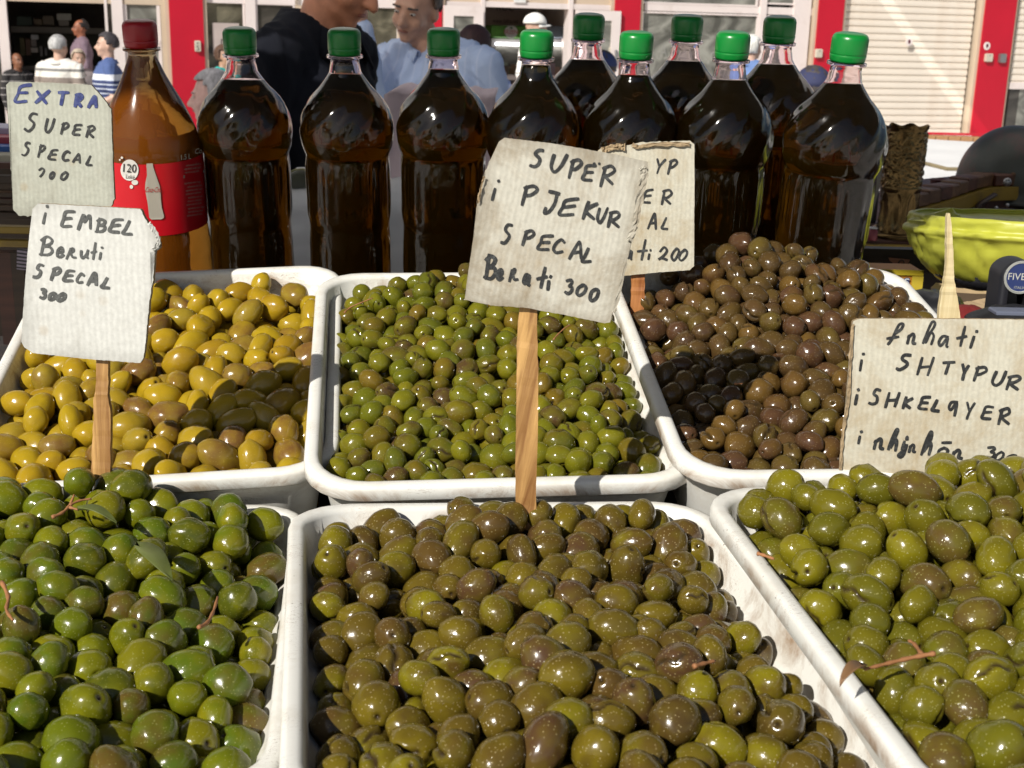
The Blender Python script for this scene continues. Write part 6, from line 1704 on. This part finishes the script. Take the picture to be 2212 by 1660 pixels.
MB().tube([at(2150, 420, 2.80) - BC.location, at(2118, 440, 2.80) - BC.location, at(2105, 455, 2.80) - BC.location, at(2100, 470, 2.80) - BC.location], .010, 8, flat=.4).build('strap', M['leather'], BC, True)
# dark long tray behind with a round lid
c_ = drop(2030, 455, top_z)
LT = empty('long_tray', 'dark maroon wooden tray between the vase and the helmet', 'tray', c_)
p0, p1 = at(1940, 418, 3.05) - c_, at(2110, 400, 3.25) - c_
V = []
for (p, h_) in ((p0, .02), (p1, .03)):
    for (dy, z) in ((0, -.10), (0, 0), (.16, .006), (.16, -.10)): V.append(Vector((p.x, p.y + dy, p.z + z)))
mesh_obj('tray_body', V, [(0, 1, 5, 4), (1, 2, 6, 5), (2, 3, 7, 6), (3, 0, 4, 7), (3, 2, 1, 0), (4, 5, 6, 7)], mat('maroon_wood', (.055, .018, .015), .5, vary=.3, vscale=20), LT)
c2 = at(2028, 405, 3.15)
jl = empty('clay_pot', 'small dark red pot with a flared neck, between the vase and the helmet', 'pot', c2 - Vector((0, 0, .02)))
MB().lathe([(0, 0), (.055, 0), (.045, .010), (.027, .020), (.022, .026), (.022, .036), (.026, .040), (.022, .041), (.018, .030)], 30).build('pot_body', mat('dark_red_clay', (.075, .022, .022), .55), jl, True)

# steel helmet
def helmet():
    ctr = at(2188, 400, 3.0); Zc = 3.0
    e = empty('steel_helmet', 'old dark green steel helmet, rounded shell with a flared brim', 'helmet', ctr)
    V, Fc = [], []; n, m_ = 56, 26; R_ = 100 / F * Zc; H_ = 124 / F * Zc
    for j in range(m_ + 1):
        t = j / m_
        for k in range(n):
            a = 2 * math.pi * k / n
            if t < .86:
                th = t / .86 * math.pi / 2 * .97; r = math.sin(th) ** .92; z = math.cos(th)
            else:
                q = (t - .86) / .14; r = math.sin(math.pi / 2 * .97) ** .92 + .13 * q ** 1.2; z = math.cos(math.pi / 2 * .97) - .16 * q
            dent = .012 * noise.noise(Vector((math.cos(a) * r * 2, math.sin(a) * r * 2, z * 2)))
            V.append((r * math.cos(a) * R_ * (1 + dent), r * math.sin(a) * R_ * 1.18 * (1 + dent), z * H_))
    for j in range(m_):
        for k in range(n): Fc.append((j * n + k, j * n + (k + 1) % n, (j + 1) * n + (k + 1) % n, (j + 1) * n + k))
    mt = mat('old_helmet_paint', (.045, .050, .042), .42, dirt=(.13, .045, .045), dirt_scale=7, dirt_lo=.48, dirt_hi=.7, vary=.25, vscale=8, bump=.3, bscale=90)
    o = mesh_obj('shell', V, Fc, mt, e, True); sm = o.modifiers.new('t', 'SOLIDIFY'); sm.thickness = .003; sm.offset = -1
    e.rotation_euler = (math.radians(4), math.radians(-9), math.radians(55))
    MB().tube([(.09 * math.cos(t), .10 * math.sin(t), -.02 + .01 * math.sin(3 * t)) for t in [k * .25 for k in range(26)]], .006, 6, flat=.4).build('liner_strap', M['leather'], e, True)
helmet()

# yellow bagged basin, boxes and cardboard below it
def basin():
    c_ = at(2228, 620, 1.42); e = empty('bagged_basin', 'round basin wrapped in a glossy yellow green plastic bag, right edge', 'basin', c_)
    R_ = 272 / F * 1.42; H_ = 152 / F * 1.42
    prof = [(.05, -.004), (.50, 0), (.66, .05), (.78, .16), (.88, .34), (.945, .54), (.975, .68), (.99, .72), (1.012, .76), (1.010, .81), (.985, .84), (.985, .90), (.98, .97), (.965, 1.0), (.945, .99), (.93, .93), (.6, .90), (.0, .90)]
    V, Fc = [], []; n = 150; P = catmull([(r, z, 0) for r, z in prof], 3)
    for (r, z, _) in P:
        for k in range(n):
            a = 2 * math.pi * k / n
            ang = Vector((math.cos(a), math.sin(a), 0))
            fold = noise.noise(Vector((math.cos(a) * 9 + z * 2.2, math.sin(a) * 9, z * 1.6))) * .5 + .35 * (1 - abs(noise.noise(Vector((math.cos(a) * 16 + z * 5, math.sin(a) * 16, z * 2)))) * 6)
            kf = .020 * min(1, max(0, z * 2 + .3)) * (1.6 if -3.3 < (a - 2 * math.pi) < -2.2 or 2.9 < a < 4.1 else .45)
            rr = R_ * (r + kf * fold * (r > .3)); zz = H_ * (z + (.02 * noise.noise(Vector((math.cos(a) * 5, math.sin(a) * 5, 2))) if z > .8 else 0))
            V.append((rr * math.cos(a), rr * math.sin(a), zz))
    m_ = len(P)
    for i in range(m_ - 1):
        for k in range(n): Fc.append((i * n + k, i * n + (k + 1) % n, (i + 1) * n + (k + 1) % n, (i + 1) * n + k))
    bag = mat('yellow_green_bag', (.42, .43, .05), .42, vary=.15, vscale=5, bump=.4, bscale=25)
    mesh_obj('plastic_bag', V, Fc, bag, e, True)
    # knotted corner standing up at the left of the rim
    kn = MB(); V = []
    base = Vector((-R_ * .93, -R_ * .12, H_ * .985))
    n = 16
    for j in range(7):
        q = j / 6
        for k in range(n):
            a = 2 * math.pi * k / n; r = .018 * (1 - q) * (1 + .5 * noise.noise(Vector((math.cos(a) * 3, math.sin(a) * 3, q * 3)))) + .001
            V.append(base + Vector((r * math.cos(a) * 1.5 + .016 * q + .012, r * math.sin(a), -.006 + .014 * q)))
    Fk = [(j * n + k, j * n + (k + 1) % n, (j + 1) * n + (k + 1) % n, (j + 1) * n + k) for j in range(6) for k in range(n)]
    mesh_obj('bag_knot', V, Fk, bag, e, True)
    e.rotation_euler = (math.radians(-4.5), 0, 0)
    MB().lathe([(0, -.007), (R_ * .60, -.006), (R_ * .72, .004), (R_ * .80, .016), (R_ * .72, .016), (R_ * .5, .0)], 60).build('dark_bowl', mat('black_bowl', (.015, .015, .018), .25), e, True)
basin()
bz = at(1985, 650, 1.50)
bn = empty('banana_box', 'yellow and orange cardboard fruit box behind the brown olives', 'box', Vector((bz.x, bz.y, bz.z - .04)))
w_ = 190 / F * 1.5; h_ = 66 / F * 1.5
MB().box(-w_, 0, 0, .045, 0, .04 + h_, bev=.001).build('box_body', mat('orange_carton_print', (.48, .20, .015), .6, vary=.12), bn)
MB().box(-w_ - .001, .001, -.0025, -.0005, .04 + h_ * .84, .04 + h_ + .0005).build('yellow_band', mat('yellow_carton_print', (.55, .42, .02), .6), bn)
MB().box(-.012, .0012, -.0035, -.0026, .0, .04 + h_ * .82).build('yellow_band', mat('yellow_carton_print', (.50, .38, .03), .6), bn)
def flat_text(s, P, k, mt, parent, name='lettering', sx=1.0):
    v, f = text_mesh(s, 1.0); return mesh_obj(name, [(P[0] + a * k * sx, P[1], P[2] + b_ * k) for a, b_, c in v], f, mt, parent)
q = at(1944, 603, 1.5) - bn.location
bm_w = mat('white_ink', (.62, .66, .72), .5); bm_b = mat('blue_ink', (.03, .05, .16), .5)
for dx, dz_ in ((-.0009, 0), (.0009, 0), (0, .0009), (0, -.0009), (.0007, .0007), (-.0007, -.0007), (.0007, -.0007), (-.0007, .0007)):
    flat_text('ananas', (q.x - .024 + .008 + dx, -.0037 - abs(dx) * .01 - dz_ * .012, q.z + dz_), .0185, bm_b, bn, 'letter_outline', 1.0)
flat_text('ananas', (q.x - .024 + .008, -.0042, q.z), .0185, bm_w, bn)
# things in the dark under the ochre edge
dk = MB().box(-.12, .10, 0, .02, 0, .03).build('dark_carton', mat('near_black_carton', (.02, .016, .012), .6)); dk.location = at(1900, 588, 1.62); tag(dk, 'dark carton flap above the yellow fruit box', 'carton')  # plain near-black strip
pk = empty('pink_paper', 'small pink paper with a dark printed loop, above the fruit box', 'paper', at(1917, 577, 1.60))
mesh_obj('sheet', [(0, 0, .012), (.028, 0, .010), (.022, 0, -.002), (.014, 0, .0), (.002, 0, .008)], [(0, 4, 3, 2, 1)], mat('dull_pink_paper', (.30, .15, .11), .7), pk)
MB().tube([(.017 + .0035 * math.cos(t), -.0006, .005 + .0045 * math.sin(t)) for t in [k * .5 for k in range(13)]], .0009, 5).build('printed_loop', M['dark_print'], pk)
# torn corrugated cardboard
def torn_card(label, pts, Z0, Z1, mt, th=.003, curl=.01, seed=1):
    P = catmull(pts, 4, True); c_ = at(*np.mean([p[:2] for p in pts], axis=0), Z0); V = []
    bm = bmesh.new(); vs = []
    for (x, y) in P:
        t_ = (y - pts[0][1]) / 60.0; p = at(x + random.gauss(0, 1.2), y + random.gauss(0, .9), Z0 + (Z1 - Z0) * np.clip(t_, -1, 1))
        p = p - c_; p.y += curl * noise.noise(Vector((x * .03, y * .03, seed))); vs.append(bm.verts.new(p))
    f = bm.faces.new(vs); bmesh.ops.triangulate(bm, faces=[f]); ex = bmesh.ops.extrude_face_region(bm, geom=bm.faces[:])
    bmesh.ops.translate(bm, verts=[x for x in ex['geom'] if isinstance(x, bmesh.types.BMVert)], vec=(0, th, -th * .7)); bmesh.ops.recalc_face_normals(bm, faces=bm.faces)
    me = bpy.data.meshes.new('cardboard_piece'); bm.to_mesh(me); bm.free(); me.materials.append(mt)
    o = bpy.data.objects.new('cardboard_piece', me); link(o); o.location = c_; tag(o, label, 'cardboard', 'torn cardboard under the basin')
kraft = mat('kraft_cardboard', (.40, .29, .18), .85, vary=.15, vscale=40, bump=.5, bscale=90)
torn_card('torn brown cardboard flap folded under the yellow basin, left of the pale stick', [(2014, 618), (2030, 612), (2060, 620), (2110, 628), (2160, 632), (2162, 640), (2110, 652), (2070, 650), (2035, 650), (2018, 634)], 1.34, 1.26, kraft, seed=1)
torn_card('second torn cardboard layer with a ragged tip, right of the pale stick', [(2075, 656), (2110, 648), (2162, 636), (2168, 650), (2140, 672), (2128, 690), (2112, 676), (2095, 668), (2078, 668)], 1.26, 1.18, kraft, seed=2)
torn_card('dark brown inner cardboard layer between the two torn flaps', [(2045, 632), (2165, 640), (2168, 652), (2120, 668), (2060, 660), (2040, 648)], 1.31, 1.27, mat('dark_kraft', (.07, .045, .028), .85), seed=3)
# black object with a round blue emblem
bc = at(2204, 612, 1.16); bk = empty('black_pouch', 'black rounded pouch with a blue and white FIVE emblem, right edge', 'pouch', bc)
pr = []; w_ = 44 / F * 1.16; 
V, Fc = [], []; out = []
for k in range(17):
    a = math.pi * k / 16; out.append((w_ * math.cos(a), .005 + w_ * .82 * math.sin(a)))
out = [(w_, -.052)] + out + [(-w_, -.052)]
n = len(out)
for (y, s_) in ((.0, .90), (-.004, .97), (-.006, .93)): pass
rings = [(.03, 1.0), (.004, 1.0), (0.0, .95), (-.002, .86), (-.003, .6)]
for (y, s_) in rings: V += [(x * s_, y, z * s_ if z > 0 else z) for x, z in out]
for j in range(len(rings) - 1):
    for k in range(n - 1): Fc.append((j * n + k, (j + 1) * n + k, (j + 1) * n + k + 1, j * n + k + 1))
Fc.append(tuple((len(rings) - 1) * n + k for k in range(n)))
mesh_obj('pouch_body', V, Fc, mat('black_rubber', (.012, .013, .018), .5, vary=.3), bk, True)
MB().lathe([(0, .0012), (.0150, .0012), (.0150, 0)], 32, M=Matrix.Translation((-.002, -.003, .006)) @ Matrix.Rotation(math.radians(90), 4, 'X') @ Matrix.Diagonal((1, 1, 1, 1))).build('emblem_disc', mat('emblem_blue', (.02, .035, .13), .5), bk)
for (r_, tn) in ((.0138, .0008), (.0150, .0005)):
    MB().tube([(-.002 + r_ * math.cos(t), -.0043, .006 + r_ * math.sin(t) * 1.0) for t in [k * 2 * math.pi / 32 for k in range(33)]], tn, 5).build('emblem_ring', mat('emblem_silver', (.35, .36, .34), .5), bk)
flat_text('FIVE', (-.006, -.0047, .0065), .0092, mat('emblem_white', (.5, .5, .46), .5), bk); flat_text('s.l.', (.0085, -.0047, .0050), .0060, mat('emblem_white', (.4, .4, .38), .5), bk)
flat_text('ITALIA', (-.002, -.0047, -.0035), .0036, mat('emblem_silver', (.35, .36, .34), .5), bk)
# dark bags and a red cloth in the shade
def lump(name, label, cat, x, y, Z, r, col, rough=.6, seed=1):
    c_ = at(x, y, Z); V, Fc = [], []; n, m_ = 26, 16
    for i in range(m_ + 1):
        t = math.pi * i / m_
        for k in range(n):
            a = 2 * math.pi * k / n; d = Vector((math.sin(t) * math.cos(a), math.sin(t) * math.sin(a), math.cos(t)))
            f = 1 + .22 * noise.noise(d * 1.6 + Vector((seed, 0, 0))) + .08 * noise.noise(d * 5 + Vector((0, seed, 0))); V.append((d.x * r[0] * f, d.y * r[1] * f, d.z * r[2] * f))
    for i in range(m_):
        for k in range(n): Fc.append(((i + 1) * n + k, (i + 1) * n + (k + 1) % n, i * n + (k + 1) % n, i * n + k))
    o = mesh_obj(name, V, Fc, mat(name + '_cloth', col, rough, vary=.3, vscale=20, bump=.6, bscale=40), None, True); o.location = c_; tag(o, label, cat); return o
lump('dark_bag', 'black crumpled bag beside the fruit box', 'bag', 2012, 690, 1.22, (.035, .04, .03), (.012, .013, .016), .4, 2)
lump('red_cloth', 'dull red cloth in the shade behind the large spotted sign', 'cloth', 2092, 702, 1.16, (.030, .03, .016), (.16, .008, .008), .8, 4)
lump('dark_bag', 'black bag under the round blue emblem', 'bag', 2190, 705, 1.14, (.05, .03, .018), (.01, .01, .012), .5, 6)
o = MB().box(-.012, .06, 0, .02, 0, .004, bev=.001).build('plastic_tub', mat('bluish_plastic', (.12, .135, .19), .4)); o.location = at(2182, 684, 1.08); tag(o, 'edge of a bluish plastic tub behind the large spotted sign', 'tub')
# shelf under these things
sb = empty('low_shelf', 'dark low shelf behind the right trays carrying the basin and boxes', 'shelf', (.62, 1.42, 0))
MB().box(-.40, .45, -.24, .42, 1.20, 1.225, bev=.002).build('shelf_board', M['plank'], sb)
for sx in (-.36, .41):
    for sy in (-.2, .38): MB().box(sx - .025, sx + .025, sy - .025, sy + .025, .002, 1.20).build('leg', M['plank'], sb)
MB().box(-.03, .03, -.06, .02, 1.226, at(2228, 620, 1.42).z - .018).build('support_block', M['plank'], sb)

sheet('dark_backing', 'added dark brown backing cloth below the ochre edge of the curio table', 'cloth', RT.location + Vector((-1.0, -.004, -.055)), RT.location + Vector((1.3, -.004, -.055)), RT.location + Vector((-1.0, .02, -.95)), RT.location + Vector((1.3, .02, -.95)), mat('dark_brown_cloth', (.022, .014, .010), .9, vary=.3), .02, seed=9)  # added backing that keeps the view under the table dark
tz_ = at(2190, 705, 1.14).z - .017
dc = empty('dark_crate', 'dark plank crate under the black pouch, bags and red cloth', 'crate', (.50, 1.17, 1.226))
for k in range(3): MB().box(-.15, .16, -.07 + k * .07, -.002 + k * .07, tz_ - 1.226 - .014, tz_ - 1.226, bev=.001).build('plank', M['plank'], dc)
for sx in (-.148, .142): MB().box(sx, sx + .016, -.068, .135, 0, tz_ - 1.226 - .015).build('side_board', M['plank'], dc)
# sunlit white stall cover further back on the right
V, Fc = [], []; nx, ny = 20, 20
for j in range(ny + 1):
    for i in range(nx + 1):
        x = .9 + 3.9 * i / nx; y = 5.6 + 3.6 * j / ny; V.append((x, y, .92 + .02 * noise.noise(Vector((x * 2, y * 2, 0)))))
n0 = len(V)
for i in range(nx + 1): V.append((.9 + 3.9 * i / nx, 5.59, .35 + .02 * math.sin(i)))
for j in range(ny):
    for i in range(nx): a = j * (nx + 1) + i; Fc.append((a, a + 1, a + nx + 2, a + nx + 1))
for i in range(nx): Fc.append((n0 + i, n0 + i + 1, i + 1, i))
o = mesh_obj('stall_cover', V, Fc, M['white_cloth'], None, True); tag(o, 'wide white tarpaulin over a market stall in full sun, right background', 'tarpaulin')
rp = MB().tube([at(1976, 354, 5.9) + Vector((0, 0, .012)), at(2010, 362, 5.9) + Vector((0, 0, .012)), at(2045, 371, 5.85) + Vector((0, 0, .012)), at(2100, 372, 5.85) + Vector((0, 0, .012))], .010, 6).build('rope', mat('tan_rope', (.20, .16, .09), .9)); tag(rp, 'tan rope lying over the sunlit white tarpaulin', 'rope')
o = MB().box(0, .035, 0, .02, 0, .13, bev=.003).build('blue_clip', mat('blue_plastic', (.04, .12, .55), .5)); o.location = at(1957, 312, 8.6); o.scale = (1, 1, .72); tag(o, 'small upright blue panel at the back of the white tarpaulin', 'panel')
o = MB().box(0, 2.0, 0, .02, 0, .016).build('red_rail', mat('red_rail_paint', (.5, .01, .03), .5)); o.location = at(1966, 290, 9.3); tag(o, 'thin red rail behind the sunlit white tarpaulin', 'rail')
st = empty('brick_step', 'low step of orange bricks in front of the closed shutter', 'step', at(1968, 302, 9.25))
bd = None
for k in range(16):
    if bd is None: b0 = MB().box(0, .085, 0, .1, 0, .035, bev=.003).build('brick', mat('orange_brick', (.45, .24, .11), .8, vary=.3, vscale=6), st); bd = b0.data
    else: b0 = bpy.data.objects.new('brick', bd); link(b0, st)
    b0.location = (k * .092, 0, -.0 - .004 * k * .3)

# ------------------------------------------------------------------ stalks and leaves among the olives
def on_heap(key, x, y, lift=.012):
    """place over the heap of a tray as the photograph shows it"""
    mw = TRAYS[key]; mi = mw.inverted(); c_ = mi @ Vector(CAM); r = (mi.to_3x3() @ Vector(ray(x, y)))
    t = -c_.z / r.z
    for _ in range(12):
        p = c_ + r * t; h_ = float(HEAP[key](np.array(p.x / (TW - .015)), np.array(p.y / (TL - .015)))) + lift
        t = (h_ - c_.z) / r.z
    return mw @ (c_ + r * t)
M['twig'] = mat('dry_stalk', (.30, .13, .05), .7, vary=.3, vscale=60)
M['leaf'] = mat('olive_leaf', (.10, .12, .03), .45, vary=.3, vscale=40); M['leaf_brown'] = mat('brown_olive_leaf', (.20, .11, .05), .5, vary=.3)
def twig(label, key, pts, r=.0007, lift=.004, leaf=None, leafm=None):
    P = [on_heap(key, x, y, lift) for x, y in pts]; e = empty('olive_twig', label, 'twig', P[0], 'stalks and leaves among the olives')
    Q = [Vector(q) - P[0] for q in catmull(P, 4)]
    MB().tube(Q, [r * .72 * (1.35 - .6 * i / len(Q)) * (1 + .25 * math.sin(i * 2.1)) for i in range(len(Q))], 6).build('stalk', M['twig'], e, True)
    if leaf:
        A, B = [on_heap(key, *q, lift + .002) - P[0] for q in leaf]; d = B - A; up = TRAYS[key].to_3x3() @ Vector((0, 0, 1)); s_ = d.cross(up).normalized(); V = []; n = 9
        for i in range(n):
            q = i / (n - 1); w_ = d.length * .13 * math.sin(math.pi * q ** .8) ** .8
            for k in (-1, 0, 1): V.append(A + d * q + s_ * (k * w_) + up * (.0022 * abs(k) + .004 * math.sin(q * 3)))
        Fc = [(i * 3 + k, i * 3 + k + 1, i * 3 + k + 4, i * 3 + k + 3) for i in range(n - 1) for k in (0, 1)]
        o = mesh_obj('leaf', V, Fc, leafm or M['leaf'], e, True); sm = o.modifiers.new('t', 'SOLIDIFY'); sm.thickness = .0004
twig('forked pale stalk near the top left of the green olives', 'D', [(112, 1118), (135, 1108), (150, 1092), (160, 1070)], .0011)
twig('short brown stalk forking beside the pale one on the green olives', 'D', [(150, 1092), (172, 1082), (198, 1078)], .0009)
twig('long dark leaf on its stalk lying across the green olives', 'D', [(150, 1096), (170, 1102)], .0009, .006, ((168, 1102), (252, 1138)))
twig('narrow green leaf in the middle of the green olives', 'D', [(296, 1182), (306, 1196)], .0009, .006, ((296, 1178), (372, 1262)))
twig('single red brown stalk standing among the green olives', 'D', [(428, 1356), (448, 1345), (462, 1318), (470, 1290)], .0011, .010)
twig('curly dry stalk at the left edge of the green olives', 'D', [(4, 1258), (18, 1290), (14, 1318), (28, 1340)], .0012, .008)
twig('long red brown stalk ending in a brown leaf over the front right tray rim', 'F', [(2020, 1412), (1985, 1418), (1940, 1428), (1900, 1438), (1868, 1446)], .0011, .010, ((1870, 1446), (1814, 1486)), M['leaf_brown'])
twig('short side stalk joining the long one among the pale olives', 'F', [(1992, 1416), (1975, 1392), (1962, 1384)], .0010, .010)
twig('tan stalk on the upper left of the pale olives', 'F', [(1636, 1196), (1650, 1200), (1672, 1208)], .0011, .008)
twig('thin curved yellow stalk at the back left of the small green olives', 'B', [(744, 676), (758, 664), (786, 652), (806, 644)], .0007, .005)
twig('thin yellow stalk right of the long stick on the small green olives', 'B', [(1196, 734), (1206, 722), (1222, 708), (1232, 703)], .0007, .006)
twig('short red stalk at the right side of the dark olives', 'E', [(1498, 1440), (1520, 1434), (1545, 1428)], .0011, .008)
twig('thin orange stalk lying on the brown olives', 'C', [(1586, 830), (1604, 829)], .0008, .006)
